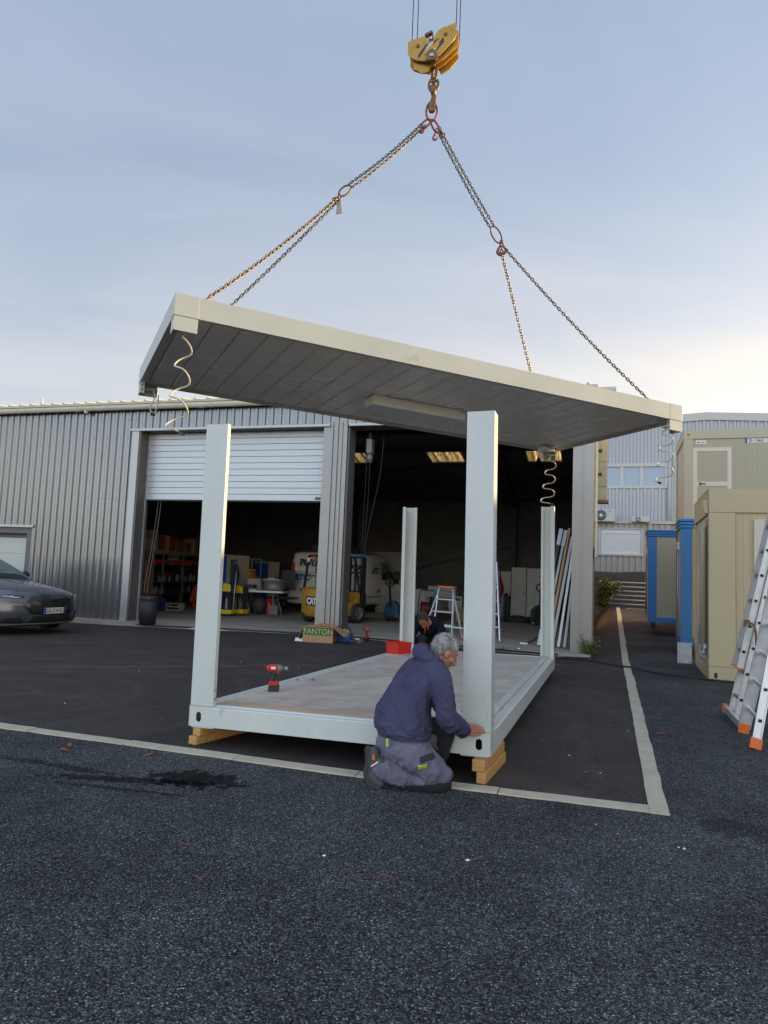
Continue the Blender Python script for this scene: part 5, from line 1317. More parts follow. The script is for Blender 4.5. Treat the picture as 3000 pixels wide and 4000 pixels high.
simple('crate', 'navy blue plastic crate with a white sticker on the black stool', 'crate', ((x0 + x1) / 2, 12.5, z0), [('tub', M_NAVYP, lambda m: m.box(-.27, .27, -.2, .2, 0, z1 - z0), .012), ('sticker', M_DOORW, lambda m: m.box(-.02, .10, -.203, -.2, .12, .26))])
x0, x1, z0, z1 = rect(355, 1303, 384, 1343, 12.9); w_, h_ = x1 - x0, z1 - FZ
def sh(m):
    m.box(0, .02, 0, .35, 0, h_); m.box(w_ - .02, w_, 0, .35, 0, h_); m.box(.02, w_ - .02, 0, .35, h_ - .02, h_); m.box(.02, w_ - .02, 0, .35, .0, .03); m.box(.02, w_ - .02, 0, .35, h_ * .48, h_ * .48 + .02); m.box(.02, w_ - .02, .33, .35, 0.03, h_ - .02)
simple('small_shelf', 'low white two-compartment shelf with a black bag inside', 'shelf', (x0, 12.9, FZ), [('carcass', M_DOORW, sh)], R(8))
t = simple('bag', 'black bag with a small yellow shield in the low white shelf', 'bag', (x0 + .04, 12.96, FZ + .031), [('body', M_BLKPL, lambda m: m.prism([(0, 0), (.32, 0), (.33, .2), (.27, .24), (.05, .24), (0, .18)], -.2, 0, XZ), .02)], R(8))
mb = MB(); mb.prism([(.08, .08), (.10, .06), (.12, .08), (.12, .13), (.08, .13)], .001, .003, XZ); mb.build('shield_badge', M_YPL, t)
simple('red_case', 'dark red case on the floor below the rack', 'case', (x1 + .12, 13.6, FZ), [('shell', M_DKRED, lambda m: m.box(0, .55, 0, .2, 0, .42), .03), ('handle', M_BLKPL, lambda m: m.tube([(.2, .1, .42), (.2, .1, .47), (.35, .1, .47), (.35, .1, .42)], .012, 6))])
simple('grey_box', 'grey box standing on the dark red case', 'box', (x1 + .10, 13.62, FZ + .421), [('shell', M_GREYM, lambda m: m.box(0, .58, 0, .3, 0, .3), .01), ('lid', M_DKGREY, lambda m: m.box(-.01, .59, -.01, .31, .3, .33))])
# hi-vis jacket on a hook stand
p = at(437, 1290, 15.5)
t = thing('hi_vis_jacket', 'orange high-visibility jacket with pale tape hanging beside the rack', 'jacket', (p.x, 15.5, p.z - .42))
g = random.Random(3)
mb = MB(); vs = []; n_, k_ = 14, 10
for j in range(k_ + 1):
    f = j / k_; w = .12 + .22 * min(1, f * 2.5) * (1 + .15 * f)
    for i in range(n_):
        a = 2 * math.pi * i / n_; vs.append((w * math.cos(a) * (1 + .06 * math.sin(3 * a + f * 4)), .10 * math.sin(a) * (1 + .3 * f), .88 - .86 * f))
mb.smooth = True; mb.add(vs, [(j * n_ + i, j * n_ + (i + 1) % n_, (j + 1) * n_ + (i + 1) % n_, (j + 1) * n_ + i) for j in range(k_) for i in range(n_)]); mb.build('body', M_HIVIS, t)
mb = MB()
for s in (-1, 1): mb.tube(spline([(s * .2, 0, .82), (s * .34, -.02, .55), (s * .38, -.05, .25)]), [.08] * 8 + [.065] * 9, 10)
mb.build('sleeve', M_HIVIS, t)
mb = MB()
for z in (.52, .30): 
    w = .36; mb.tube([(w * math.cos(a), .135 * math.sin(a), z) for a in [2 * math.pi * i / 24 for i in range(24)]], .03, 4, closed=True, flat=.3)
mb.build('tape', M_REFL, t)
simple('coat_stand', 'thin coat stand carrying the orange jacket', 'coat stand', (p.x, 15.62, FZ), [('pole', M_GREYM, lambda m: m.tube([(0, 0, 0), (0, 0, p.z + .6)], .02, 8)), ('foot', M_GREYM, lambda m: m.lathe([(.0001, 0), (.2, 0), (.2, .03), (.0001, .04)], 16))])
# lockers
def locker(label, u0, v0, u1, v1, y, d, nd, rz):
    x0, x1, z0, z1 = rect(u0, v0, u1, v1, y); w = x1 - x0; h = z1 - FZ
    t = thing('locker', label, 'locker', (x0, y, FZ), rz, 'blue-doored lockers')
    mb = MB(); mb.box(0, w, .02, d, 0, h); mb.build('carcass', M_LOCKER, t, bevel=.004)
    for k in range(nd):
        a, b = .02 + k * (w - .02) / nd, (k + 1) * (w - .02) / nd - .0
        mb = MB(); mb.box(a, b, 0, .018, .08, h - .04); dd = mb.build('door', M_LBLUE, t, bevel=.003)
        mb = MB(); mb.box(b - .05, b - .03, -.02, 0, h * .5, h * .5 + .1); mb.build('handle', M_GREYM, dd)
    return t, w, h
l1, w1, h1 = locker('locker with a navy work coat hung on its beige side', 476, 1198, 490, 1332, 13.2, .95, 1, R(-14))
l2, w2, h2 = locker('double-door locker standing behind the metal shelf', 546, 1213, 586, 1330, 15.6, .5, 2, R(-18))
# work coat on the locker side
p = at(497, 1200, 13.3)
t = thing('work_coat', 'navy work coat hanging on the beige side of the locker', 'coat', (p.x + .02, 13.36, .55))
mb = MB(); mb.smooth = True; vs = []
for j in range(12):
    f = j / 11; w = .07 + .16 * min(1, f * 3)
    for i in range(14):
        a = 2 * math.pi * i / 14; vs.append((w * math.cos(a) * (1 + .08 * math.sin(4 * a + 5 * f)), .07 * math.sin(a) * (1 + .1 * math.sin(5 * a)), 1.08 - 1.08 * f))
mb.add(vs, [(j * 14 + i, j * 14 + (i + 1) % 14, (j + 1) * 14 + (i + 1) % 14, (j + 1) * 14 + i) for j in range(11) for i in range(14)]); mb.build('body', M_DKBLUE, t)
mb = MB(); mb.tube(spline([(.16, 0, .95), (.24, -.02, .65), (.22, -.04, .35)]), .06, 8); mb.build('sleeve', M_DKBLUE, t)
# metal shelf with orange sheet
x0, x1, z0, z1 = rect(503, 1205, 548, 1330, 14.2); w_ = x1 - x0; h_ = z1 - FZ
ms_ = thing('metal_shelf', 'open metal shelf carrying a folded orange sheet', 'shelf', (x0, 14.2, FZ), R(-12))
for a in (0, w_ - .03):
    for b in (0, .42):
        mb = MB(); mb.box(a, a + .03, b, b + .03, 0, h_); mb.build('upright', M_GREYM, ms_)
for z in (h_ * .99, h_ * .68, h_ * .38, .1):
    mb = MB(); mb.box(.001, w_ - .001, .001, .449, z - .03, z); mb.build('shelf', M_GREYM, ms_)
t = thing('folded_sheet', 'folded orange sheet lying on the open metal shelf', 'sheet', (x0 + .03, 14.05, FZ + h_ * .68 + .002), R(-12))
g = random.Random(14)
for k in range(3):
    mb = MB(); mb.smooth = True; vs = []
    for j in range(5):
        for i in range(12):
            x = i / 11; vs.append((.02 + x * (w_ - .05 - k * .04) + .02 * k, .06 + j * .07, .03 + k * .075 + .025 * math.sin(x * 5 + k) + .05 * math.exp(-((x - .35) * 3) ** 2)))
    nn = 12
    fs = [(j * nn + i, j * nn + i + 1, (j + 1) * nn + i + 1, (j + 1) * nn + i) for j in range(4) for i in range(11)]
    mb.add(vs, fs); o = mb.build('fold', M_TARP, t, clean=False); sd_ = o.modifiers.new('t', 'SOLIDIFY'); sd_.thickness = .07; bv = o.modifiers.new('b', 'BEVEL'); bv.width = .025; bv.segments = 3
# folding table and what stands on it
x0, x1, z0, z1 = rect(511, 1276, 602, 1333, 12.9); w_ = x1 - x0; h_ = z1 - FZ
tb = thing('folding_table', 'white folding table with bent tube legs beside the yellow vacuum cleaners', 'table', (x0, 12.9, FZ), R(10))
mb = MB(); mb.prism([(.06, 0), (w_ - .06, 0), (w_, .06), (w_, .64), (w_ - .06, .7), (.06, .7), (0, .64), (0, .06)], h_ - .05, h_); mb.build('tabletop', M_WHITE, tb, bevel=.01)
for a, s in ((.25, 1), (w_ - .3, 1)):
    for b in (.08, .62):
        mb = MB(); mb.tube(spline([(a, b, h_ - .05), (a + .01, b, h_ * .6), (a + .10, b, h_ * .25), (a + .12, b, 0)]), .014, 6); mb.build('leg', M_GREYM, tb)
ztab = FZ + h_ + .001
def tabp(x, y): return Vector((x0, 12.9, 0)) + Matrix.Rotation(R(10), 3, 'Z') @ Vector((x, y, 0)) + Vector((0, 0, ztab))
simple('steel_pot', 'wide round steel tub standing on the folding table', 'tub', tabp(.98, .35), [('tub', M_GREYM, lambda m: m.lathe([(.0001, 0), (.28, 0), (.30, .02), (.30, .28), (.28, .28), (.28, .03), (.0001, .03)], 24)), ('rim', M_SHELF, lambda m: m.lathe([(.30, .28), (.34, .285), (.34, .31), (.27, .31), (.27, .285)], 24))])
simple('paper_heap', 'crumpled pale papers heaped on the steel tub', 'papers', tabp(.9, .35) + Vector((0, 0, .311)), [('sheet', M_DOORW, (lambda k: lambda m: m.box(-.22 + k * .14, -.02 + k * .14, -.12 + .03 * k, .08, 0, .03 + .04 * (k % 2)))(k), .012) for k in range(3)])
simple('printer', 'flat pale equipment tray with a dark top on the left of the folding table', 'equipment', tabp(.06, .12), [('tray', M_DOORW, lambda m: m.box(0, .5, 0, .35, 0, .05), .008), ('top', M_DKGREY, lambda m: m.box(.05, .35, .05, .3, .05, .16), .01)])
simple('carton', 'pale carton behind the tray on the folding table', 'box', tabp(.12, .5), [('side', pbr('pale_carton', (.36, .32, .25), .8), lambda m: m.box(0, .42, 0, .18, 0, .34)), ('flap', M_CARD, lambda m: m.box(0, .42, -.02, 0, .32, .34))])
simple('tool_roll', 'dark tool lying at the right end of the folding table', 'tool', tabp(1.3, .2), [('handle', M_BLKPL, lambda m: m.tube([(0, 0, .02), (.18, .03, .02)], .02, 8)), ('blade', M_GREYM, lambda m: m.tube([(.18, .03, .02), (.3, .05, .02)], .012, 6))])
pz = lambda u, v, y: (at(u, v, y).x, y, FZ)
simple('fire_extinguisher', 'red cylinder standing under the folding table', 'cylinder', pz(580, 1325, 13.9), [('body', M_RED, lambda m: m.lathe([(.0001, 0), (.08, 0), (.085, .03), (.085, .36), (.05, .42), (.03, .46), (.0001, .46)], 16)), ('valve', M_BLKPL, lambda m: m.cbox((0, 0, .49), (.1, .04, .05)))])
simple('canister', 'pale plastic canister under the right end of the folding table', 'canister', pz(592, 1325, 13.7), [('body', M_GREYM, lambda m: m.box(-.14, .14, -.1, .1, 0, .30), .03), ('cap', M_RED, lambda m: m.lathe([(.0001, .3), (.03, .3), (.03, .34), (.0001, .34)], 12))])
simple('sack', 'grey sack slumped under the folding table', 'sack', pz(556, 1325, 13.7), [('body', M_DKGREY, lambda m: m.sphere((0, 0, .28), .26, 14, 10, (1, .8, 1.08))), ('neck', M_DKGREY, lambda m: m.lathe([(.12, .5), (.05, .56), (.09, .64), (.0001, .62)], 12))])
simple('office_chair', 'dark upright swivel chair right of the folding table', 'chair', pz(612, 1325, 14.6), [('backrest', M_DKGREY, lambda m: m.box(-.24, .24, .18, .26, .75, 1.35), .05), ('seat', M_DKGREY, lambda m: m.box(-.25, .25, -.25, .25, .44, .52), .03), ('column', M_BLKPL, lambda m: m.tube([(0, 0, .08), (0, 0, .45)], .035, 8)), ('star_base', M_BLKPL, lambda m: [m.bar((0, 0, .07), (.28 * math.cos(k * 1.2566), .28 * math.sin(k * 1.2566), .04), .05, .04) for k in range(5)])])
# wet and dry vacuum cleaners
def vac(label, u, v, y, s, rz, wand):
    p = at(u, v, y)
    t = thing('vacuum_cleaner', label, 'vacuum cleaner', (p.x, y, FZ), rz, 'yellow vacuum cleaners')
    mb = MB(); mb.lathe([(.0001, .10), (.19 * s, .10), (.20 * s, .14), (.19 * s, .42 * s + .1), (.0001, .42 * s + .1)], 20); mb.build('drum', M_BLKPL, t)
    mb = MB(); mb.lathe([(.197 * s, .2), (.197 * s, .42), (.19 * s, .42)], 20, caps=False); mb.build('drum_band', M_BLKPL, t)
    mb = MB(); mb.prism([(-.26 * s, -.2 * s), (.26 * s, -.2 * s), (.28 * s, .1), (.18 * s, .24 * s), (-.18 * s, .24 * s), (-.28 * s, .1)], .05, .15); mb.build('base', M_YPL, t, bevel=.02)
    mb = MB(); mb.prism([(-.2 * s, .42 * s + .1), (.2 * s, .42 * s + .1), (.16 * s, .62 * s + .1), (-.14 * s, .62 * s + .1)], -.16 * s, .17 * s, XZ); hd = mb.build('head', M_BLKPL, t, bevel=.03)
    mb = MB(); mb.prism([(-.17 * s, .46 * s + .1), (.17 * s, .46 * s + .1), (.15 * s, .60 * s + .12), (-.12 * s, .63 * s + .12)], .171 * s, .19 * s, XZ); mb.build('yellow_cover', M_YPL, hd, bevel=.01)
    for a, b in ((-.22, -.12), (.22, -.12), (-.18, .18), (.18, .18)):
        mb = MB(); mb.sphere((a * s, b * s, .026), .026, 8, 6); mb.build('castor', M_RUBBER, t)
    mb = MB(); mb.box(.02, .07, -.205 * s, -.18 * s, .16, .40); mb.build('drum_clip', M_STEEL, t)
    t.scale = (.74, .9, 1.22)
    if wand:
        mb = MB(); mb.tube([(.26, -.1, .06), (.30, -.05, 1.02)], .018, 8); mb.build('wand', M_ALU, t)
        mb = MB(); mb.tube(spline([(.30, -.05, 1.02), (.31, -.04, 1.15), (.24, 0, 1.28), (.12, 0, 1.2), (.05, 0, .8)]), .022, 8); mb.build('hose', M_BLKPL, t)
    return t
vac('nearer yellow and black vacuum cleaner with an upright wand', 491, 1320, 12.3, 1.0, R(8), True)
vac('second yellow vacuum cleaner behind the wand under the table edge', 521, 1318, 12.75, .92, R(-6), False)

# ------------------------------------------------------------------ van
M_VAN = pbr('van_white', (0.74, 0.70, 0.59), .35, 0, .06, 2, dirt=(.32, .28, .2, .5), ds=3, dthr=.58)
def shell(mb, prof, stations, hw):
    """prof: closed (x, z) outline; stations: list of s in -1..1 with inset; hw(x, z, s) -> y, dx"""
    n_ = len(prof); vs = []
    for s in stations:
        for x, z in prof: vs.append(hw(x, z, s))
    fs = []
    for k in range(len(stations) - 1):
        for i in range(n_): fs.append((k * n_ + i, k * n_ + (i + 1) % n_, (k + 1) * n_ + (i + 1) % n_, (k + 1) * n_ + i))
    for base, flip in ((0, False), ((len(stations) - 1) * n_, True)):
        tri = tessellate_polygon([[Vector((x, z, 0)) for x, z in prof]])
        fs += [tuple(base + i for i in (t_ if not flip else t_[::-1])) for t_ in tri]
    o = mb.smooth; mb.smooth = True; mb.add(vs, fs); mb.smooth = o
def sub(prof, n_):
    out = []
    for (a, b), (c, d) in zip(prof, prof[1:] + prof[:1]):
        for k in range(n_): out.append((a + (c - a) * k / n_, b + (d - b) * k / n_))
    return out
def wheel(parent, x, y, r, w, side, name='wheel'):
    mb = MB(); Mx = Matrix.Translation((x, y, r)) @ Matrix.Rotation(R(90), 4, 'X')
    mb.lathe([(r * .62, -w / 2), (r * .9, -w / 2), (r, -w / 2 + .03), (r, w / 2 - .03), (r * .9, w / 2), (r * .62, w / 2)], 28, Mx, caps=False)
    t_ = mb.build(name, M_RUBBER, parent)
    mb = MB(); s = w / 2 * -side
    mb.lathe([(.0001, s * .35), (r * .16, s * .4), (r * .2, s * .25), (r * .56, s * .55), (r * .63, s * .9), (r * .63, -s * .9), (.0001, -s * .9)], 24, Mx)
    for k in range(5):
        a = 2 * math.pi * k / 5; mb.bar(Mx @ Vector((r * .15 * math.cos(a), r * .15 * math.sin(a), s * .62)), Mx @ Vector((r * .58 * math.cos(a), r * .58 * math.sin(a), s * .75)), r * .18, .02, (0, 1, 0))
    mb.build('rim', M_GREYM, t_)
    return t_
VH = R(84); vp = Vector((-6.95, 14.05, FZ))
vfx = Vector((math.cos(VH), math.sin(VH), 0)); vfy = Vector((-math.sin(VH), math.cos(VH), 0))
vp = at(621, 1310, 15.3); vp = Vector((vp.x, vp.y, FZ)) - vfy * .97
van = thing('delivery_van', 'white lettered delivery van parked inside the hall behind the forklift', 'van', vp, VH)
vprof = sub([(0.0, .42), (0.02, .30), (4.75, .26), (4.92, .36), (4.95, .62), (4.88, .88), (4.55, 1.05), (4.22, 1.14), (3.55, 1.78), (3.25, 1.90), (2.6, 1.955), (.35, 1.955), (.12, 1.90), (.03, 1.2), (.0, .9)], 3)
def vhw(x, z, s):
    t_ = max(0, (z - 1.0) / .95); w = .97 * (1 - .10 * t_ ** 1.5)
    e_ = max(0, abs(s) - .8) / .2
    cx, cz = 2.4, 1.05
    k = 1 - .028 * e_ ** 2
    if x > 4.2: x -= .18 * s * s * (x - 4.2) / .7
    return (cx + (x - cx) * (1 - .012 * e_ ** 2), w * s, cz + (z - cz) * k)
mb = MB(); shell(mb, vprof, [-1, -.97, -.9, -.8, -.4, 0, .4, .8, .9, .97, 1], vhw); vb = mb.build('body', M_VAN, van)
ws = lambda pts, y0, d=.004: [(vhw(x, z, y0)[0], vhw(x, z, y0)[1] + (d if y0 > 0 else -d), vhw(x, z, y0)[2]) for x, z in pts]
M_GL = glass('vehicle_glass', (.015, .017, .02))
def vpatch(name, pts, s, mat, parent=van, d=.004):
    mb = MB(); q = ws(pts, s, d); q2 = ws(pts, s, d + .004); n_ = len(q); mb.add(q + q2, [tuple(range(n_)), tuple(range(2 * n_ - 1, n_ - 1, -1))] + [(i, (i + 1) % n_, n_ + (i + 1) % n_, n_ + i) for i in range(n_)]); return mb.build(name, mat, parent)
vpatch('cab_window', [(2.95, 1.12), (4.02, 1.16), (3.48, 1.72), (2.98, 1.74)], -1, M_GL)
mb = MB(); mb.add([(3.62, -.78, 1.78), (3.62, .78, 1.78), (4.2, .86, 1.20), (4.2, -.86, 1.20)], [(0, 1, 2, 3)]); o = mb.build('windscreen', M_GL, van, clean=False); o.location = (.015, 0, .015)
for x in (1.55, 2.9, 4.1): vpatch('panel_gap', [(x, .42), (x + .012, .42), (x + .012, 1.8 if x < 3 else 1.1), (x, 1.8 if x < 3 else 1.1)], -1, M_DKGREY, d=.001)
vpatch('side_moulding', [(1.6, .50), (4.0, .50), (4.0, .58), (1.6, .58)], -1, pbr('van_trim', (.40, .37, .3), .5), d=.003)
vpatch('door_handle', [(2.62, 1.02), (2.80, 1.02), (2.80, 1.07), (2.62, 1.07)], -1, M_VAN, d=.02); vpatch('door_handle', [(3.02, 1.02), (3.18, 1.02), (3.18, 1.07), (3.02, 1.07)], -1, M_VAN, d=.02)
mb = MB(); mb.box(3.86, 4.02, -1.20, -.98, 1.12, 1.42); mb.build('mirror', M_BLKPL, van, bevel=.04)
mb = MB(); mb.box(3.86, 4.02, .98, 1.20, 1.12, 1.42); mb.build('mirror', M_BLKPL, van, bevel=.04)
for y, n_ in ((.80, 'tail_light'), (-.92, 'tail_light')): mb = MB(); mb.prism([(0, .86), (.12, .84), (.10, 1.55), (0.03, 1.6)], -(y + .11), -y, Matrix.Translation((-.025, 0, 0)) @ XZ); mb.build(n_, pbr('lamp_red' + str(y), (.40, .01, .015), .2), van, bevel=.01)
mb = MB(); mb.box(-.07, .05, -.96, .96, .34, .56); bm_ = mb.build('rear_bumper', M_VAN, van, bevel=.03)
mb = MB(); mb.box(-.078, -.069, .55, .75, .44, .49); mb.build('reflector', MATS['lamp_red0.8'], bm_)
mb = MB(); mb.box(-.006, .002, -.005, .005, .60, 1.85); mb.box(-.008, .002, -.9, .9, 1.30, 1.306); mb.build('door_gap', M_DKGREY, van)
mb = MB(); mb.box(.5, 2.4, -.5, .5, 1.96, 2.22); mb.build('roof_load', M_DKGREY, van, bevel=.06)
RB = lambda y, z: Matrix.Translation((-.012, y, z)) @ Matrix.Rotation(R(-90), 4, 'Z') @ Matrix.Rotation(R(90), 4, 'X')
number_plate('DZ 482 KF', Matrix.Translation((-.012, .52, .68)) @ Matrix.Rotation(R(-90), 4, 'Z'), .50, .11, van, True)
M_LOGOB = pbr('logo_blue_van', (0.012, 0.16, 0.42), .4, 0, .05); M_TXT = pbr('van_lettering', (.035, .035, .045), .45); M_TXTB = pbr('van_lettering_blue', (.03, .06, .28), .45)
text('POTAIN', .30, RB(.60, 1.50), M_TXT, van, bold=.012, sx=.95, shear=.15); text('ATC', .26, RB(.80, 1.04), M_LOGOB, van, bold=.022, shear=.2, sx=1.05); text('OPTIMAT', .07, RB(.30, 1.17), M_TXT, van, bold=.003)
text('by C', .09, RB(.02, 1.36), M_TXT, van); text('Constructions', .05, RB(.72, .96), M_TXT, van)
mb = MB(); Mg = RB(.28, 1.16)
for k in range(5): mb.tube([Mg @ Vector((.13 * math.cos(a) * math.cos(k * .6 - 1.2), .13 * math.sin(a), 0)) for a in [2 * math.pi * j / 20 for j in range(20)]], .006, 4, closed=True)
mb.build('globe_mark', M_GREYM, van)
SB = lambda x, z: Matrix.Translation((x, vhw(x, z, -1)[1] - .008, z)) @ Matrix.Rotation(R(4 if z > 1 else 0), 4, 'X') @ Matrix.Rotation(R(90), 4, 'X')
text('POTAIN', .24, SB(.55, 1.42), M_TXT, van, bold=.01, sx=.98, shear=.1); text('ATC', .26, SB(2.12, 1.34), M_LOGOB, van, bold=.02, shear=.15); text('SAV', .15, SB(2.55, .68), M_TXTB, van, bold=.006); text('COURNON', .14, SB(2.98, .68), M_TXTB, van, bold=.001)
text('OPTIMAT', .06, SB(2.3, 1.64), M_TXT, van); text('04 73 69', .09, SB(3.35, .86), M_TXTB, van); text('CHARPENTES', .1, SB(.7, 1.16), M_TXT, van, bold=.004)
for x in (.95, 4.05):
    for y in (-.84, .84): wheel(van, x, y, .33, .22, 1 if y > 0 else -1)
# ------------------------------------------------------------------ forklift
M_FORK = pbr('forklift_yellow', (0.42, 0.23, 0.025), .5, 0, .12, 4, .05, 60, dirt=(.05, .03, .015, .9), ds=9, dthr=.60)
FH = R(62); fp = at(644, 1340, 12.0); ffy = Vector((-math.sin(FH), math.cos(FH), 0)); fp = Vector((fp.x, fp.y, FZ)) - ffy * .44
fk = thing('forklift_truck', 'worn yellow forklift truck half hidden behind the centre pillar', 'forklift', fp, FH)
cp = [(0.06, .18), (0.0, .30), (0.0, .98), (0.05, 1.03), (.62, 1.03), (.62, .50), (.44, .50), (.40, .30), (.30, .18)]
mb = MB(); shell(mb, sub(cp, 2), [-1, -.96, -.85, -.5, 0, .5, .85, .96, 1], lambda x, z, s: (x + .10 * s * s, .52 * s * (1 - .02 * max(0, .4 - z)), z)); cw = mb.build('counterweight', M_FORK, fk)
mb = MB(); mb.box(.001, .012, -.36, .14, .52, .78); bd = mb.build('name_panel', M_BLKPL, cw, bevel=.003); bd.location = (-.02, 0, 0)
text('CAT', .26, Matrix.Translation((-.022, .10, .56)) @ Matrix.Rotation(R(-90), 4, 'Z') @ Matrix.Rotation(R(90), 4, 'X'), M_WHITE, cw, bold=.016, sx=.9)
mb = MB(); mb.prism([(.45, .22), (1.75, .22), (1.78, .46), (1.55, .62), (.62, .62), (.62, .5)], -.48, .48, XZ); mb.build('chassis', M_FORK, fk, bevel=.03)
mb = MB(); mb.prism([(.62, .62), (1.05, .62), (1.0, .95), (.62, 1.0)], -.45, .45, XZ); mb.build('engine_cover', M_FORK, fk, bevel=.05)
mb = MB(); mb.prism([(1.45, .46), (1.72, .46), (1.72, .9), (1.62, .95)], -.44, .44, XZ); mb.build('dash', M_FORK, fk, bevel=.03)
mb = MB(); mb.prism([(.52, 1.05), (1.0, 1.02), (1.05, 1.12), (.70, 1.16), (.62, 1.55), (.50, 1.62), (.44, 1.56)], -.25, .25, XZ); mb.build('seat', M_BLKPL, fk, bevel=.04)
for y in (-.46, .46):
    mb = MB(); mb.bar((.12, y, 1.0), (.26, y, 1.98), .06, .05); mb.bar((1.66, y, .92), (1.40, y, 2.0), .06, .05); mb.bar((.26, y, 1.98), (1.40, y, 2.0), .05, .05); mb.build('overhead_guard', M_BLKPL, fk)
mb = MB()
for x in (.3, .55, .8, 1.05, 1.3): mb.bar((x, -.46, 2.0), (x, .46, 2.0), .04, .04)
mb.build('guard_bar', M_BLKPL, fk)
mb = MB(); mb.cbox((.2, .40, 1.86), (.05, .10, .13)); mb.build('work_lamp', M_WHITE, fk, bevel=.01)
mb = MB(); mb.lathe([(.0001, 0), (.05, 0), (.045, .13), (.0001, .14)], 12, Matrix.Translation((.28, .22, 1.84))); mb.build('beacon', M_ORANGE, fk)
for y in (-.40, .40):
    mb = MB(); mb.box(1.80, 1.94, y - .04, y + .04, .08, 2.02); mb.box(1.86, 1.92, y * .7 - .03, y * .7 + .03, .08, 2.0); mb.build('mast', M_BLKPL, fk)
mb = MB()
for z in (.2, .9, 1.5, 1.98): mb.box(1.81, 1.93, -.36, .36, z, z + .06)
mb.tube([(1.87, 0, .2), (1.87, 0, 1.9)], .04, 8); mb.build('mast_cross', M_BLKPL, fk)
mb = MB(); mb.box(1.78, 1.96, -.46, .46, 2.03, 2.10); mb.build('mast_cap', pbr('cap_blue', (.05, .22, .40), .5), fk)
mb = MB()
for y in (-.25, .25): mb.box(1.96, 2.0, y - .05, y + .05, .06, .6); mb.box(2.0, 2.9, y - .05, y + .05, .06, .10)
mb.build('fork', M_DKGREY, fk)
for x, y, r, w in ((.30, -.36, .24, .17), (.30, .36, .24, .17), (1.58, -.47, .30, .22), (1.58, .47, .30, .22)): wheel(fk, x, y, r, w, 1 if y > 0 else -1)
mb = MB(); mb.tube(spline([(1.70, -.50, .6), (1.72, -.56, .9), (1.80, -.58, .92), (1.86, -.58, .5)]), .02, 6); mb.build('grab_rail', M_BLKPL, fk)
mb = MB(); mb.tube([(1.45 + .03 * math.sin(a), .17 * math.cos(a), 1.15 + .17 * math.sin(a)) for a in [2 * math.pi * k / 18 for k in range(18)]], .015, 6, closed=True); mb.tube([(1.45, 0, 1.15), (1.62, 0, .92)], .02, 6); mb.build('steering_wheel', M_BLKPL, fk)

fk.scale = (.84, .84, .88)
# stacked panels behind the van and by the right
M_RIBP = pbr('ribbed_panel', (.20, .20, .19), .5, .2, .1, 3)
def stack(label, u0, v0, u1, v1, y, n_, d, mat, rz=0, name='panel_stack', cat='panel stack', zz=None):
    x0, x1, z0, z1 = rect(u0, v0, u1, v1, y); z0 = FZ if zz is None else zz; w = x1 - x0
    t = thing(name, label, cat, (x0, y, z0), rz); h = (z1 - z0) / n_
    mb = MB()
    for k in range(n_): mb.box(0, w, 0, d, k * h + .012, (k + 1) * h)
    for k in range(n_): mb.box(.02, w - .02, .03, d - .02, k * h, k * h + .012)
    mb.build('panels', mat, t); return t, z1
t, zt = stack('lower stack of pale ribbed panels in front of the van nose', 812, 1262, 872, 1320, 18.0, 9, 1.0, pbr('pale_rib', (.33, .31, .27), .5, .1, .08))
mb = MB(); mb.box(0, .9, -.02, -.001, .0, .04); mb.build('batten', M_WOOD, t)
t, zt2 = stack('dark ribbed panels stacked high behind the delivery van', 755, 1194, 880, 1229, 19.0, 12, 1.1, M_RIBP, zz=at(800, 1232, 19.0).z)
mb = MB(); h2 = zt2 - at(800, 1232, 19.0).z; mb.box(-.02, 2.1, -.04, 1.1, h2 + .001, h2 + .03); mb.build('cover_board', M_PLY, t)
simple('panel_trestle', 'timber trestle carrying the dark ribbed panels behind the van', 'trestle', (at(757, 1232, 19.0).x, 19.02, FZ), [('leg', M_WOOD, (lambda a: lambda m: m.box(a, a + .1, .05, 1.0, 0, at(800, 1232, 19.0).z - FZ - .112))(a)) for a in (.05, 1.0, 1.85)] + [('beam', M_WOOD, lambda m: m.box(0, 2.0, .1, 1.0, at(800, 1232, 19.0).z - FZ - .11, at(800, 1232, 19.0).z - FZ - .002))])
# pallet trucks
def pallet_truck(label, u, v, y, mat, rz, s=1.0, group='hand pallet trucks'):
    p = at(u, v, y); t = thing('pallet_truck', label, 'pallet truck', (p.x, y, FZ), rz, group)
    mb = MB(); mb.prism([(-.27, .10), (.27, .10), (.20, .46), (.08, .58), (-.08, .58), (-.20, .46)], -.08, .12, XZ); mb.build('pump_body', mat, t, bevel=.02)
    mb = MB(); mb.bar((0, -.12, .40), (0, -.22, 1.02 * s), .05, .05); mb.build('drawbar', M_BLKPL, t)
    mb = MB(); mb.tube([(.14 * math.cos(a), -.22 - .02 * math.sin(a), 1.10 * s + .11 * math.sin(a)) for a in [2 * math.pi * k / 20 for k in range(20)]], .02, 6, closed=True); mb.bar((0, -.22, 1.0 * s), (0, -.23, 1.2 * s), .03, .03); h = mb.build('handle', M_BLKPL, t)
    mb = MB(); mb.cbox((0, -.235, 1.20 * s), (.05, .03, .04)); mb.build('lever', M_RED, h)
    for x in (-.17, .17):
        mb = MB(); mb.box(x - .08, x + .08, .1, 1.2, .10, .16); mb.build('fork', mat, t, bevel=.01)
    for x in (-.09, .09):
        mb = MB(); mb.lathe([(.0001, -.03), (.09, -.03), (.09, .03), (.0001, .03)], 16, Matrix.Translation((x, -.1, .09)) @ Matrix.Rotation(R(90), 4, 'Y')); mb.build('wheel', M_RUBBER, t)
    return t
pallet_truck('blue hand pallet truck with a round handle standing in front of the ribbed panels', 848, 1330, 14.3, pbr('pt_blue', (.03, .09, .15), .5), R(-15), 1.0)
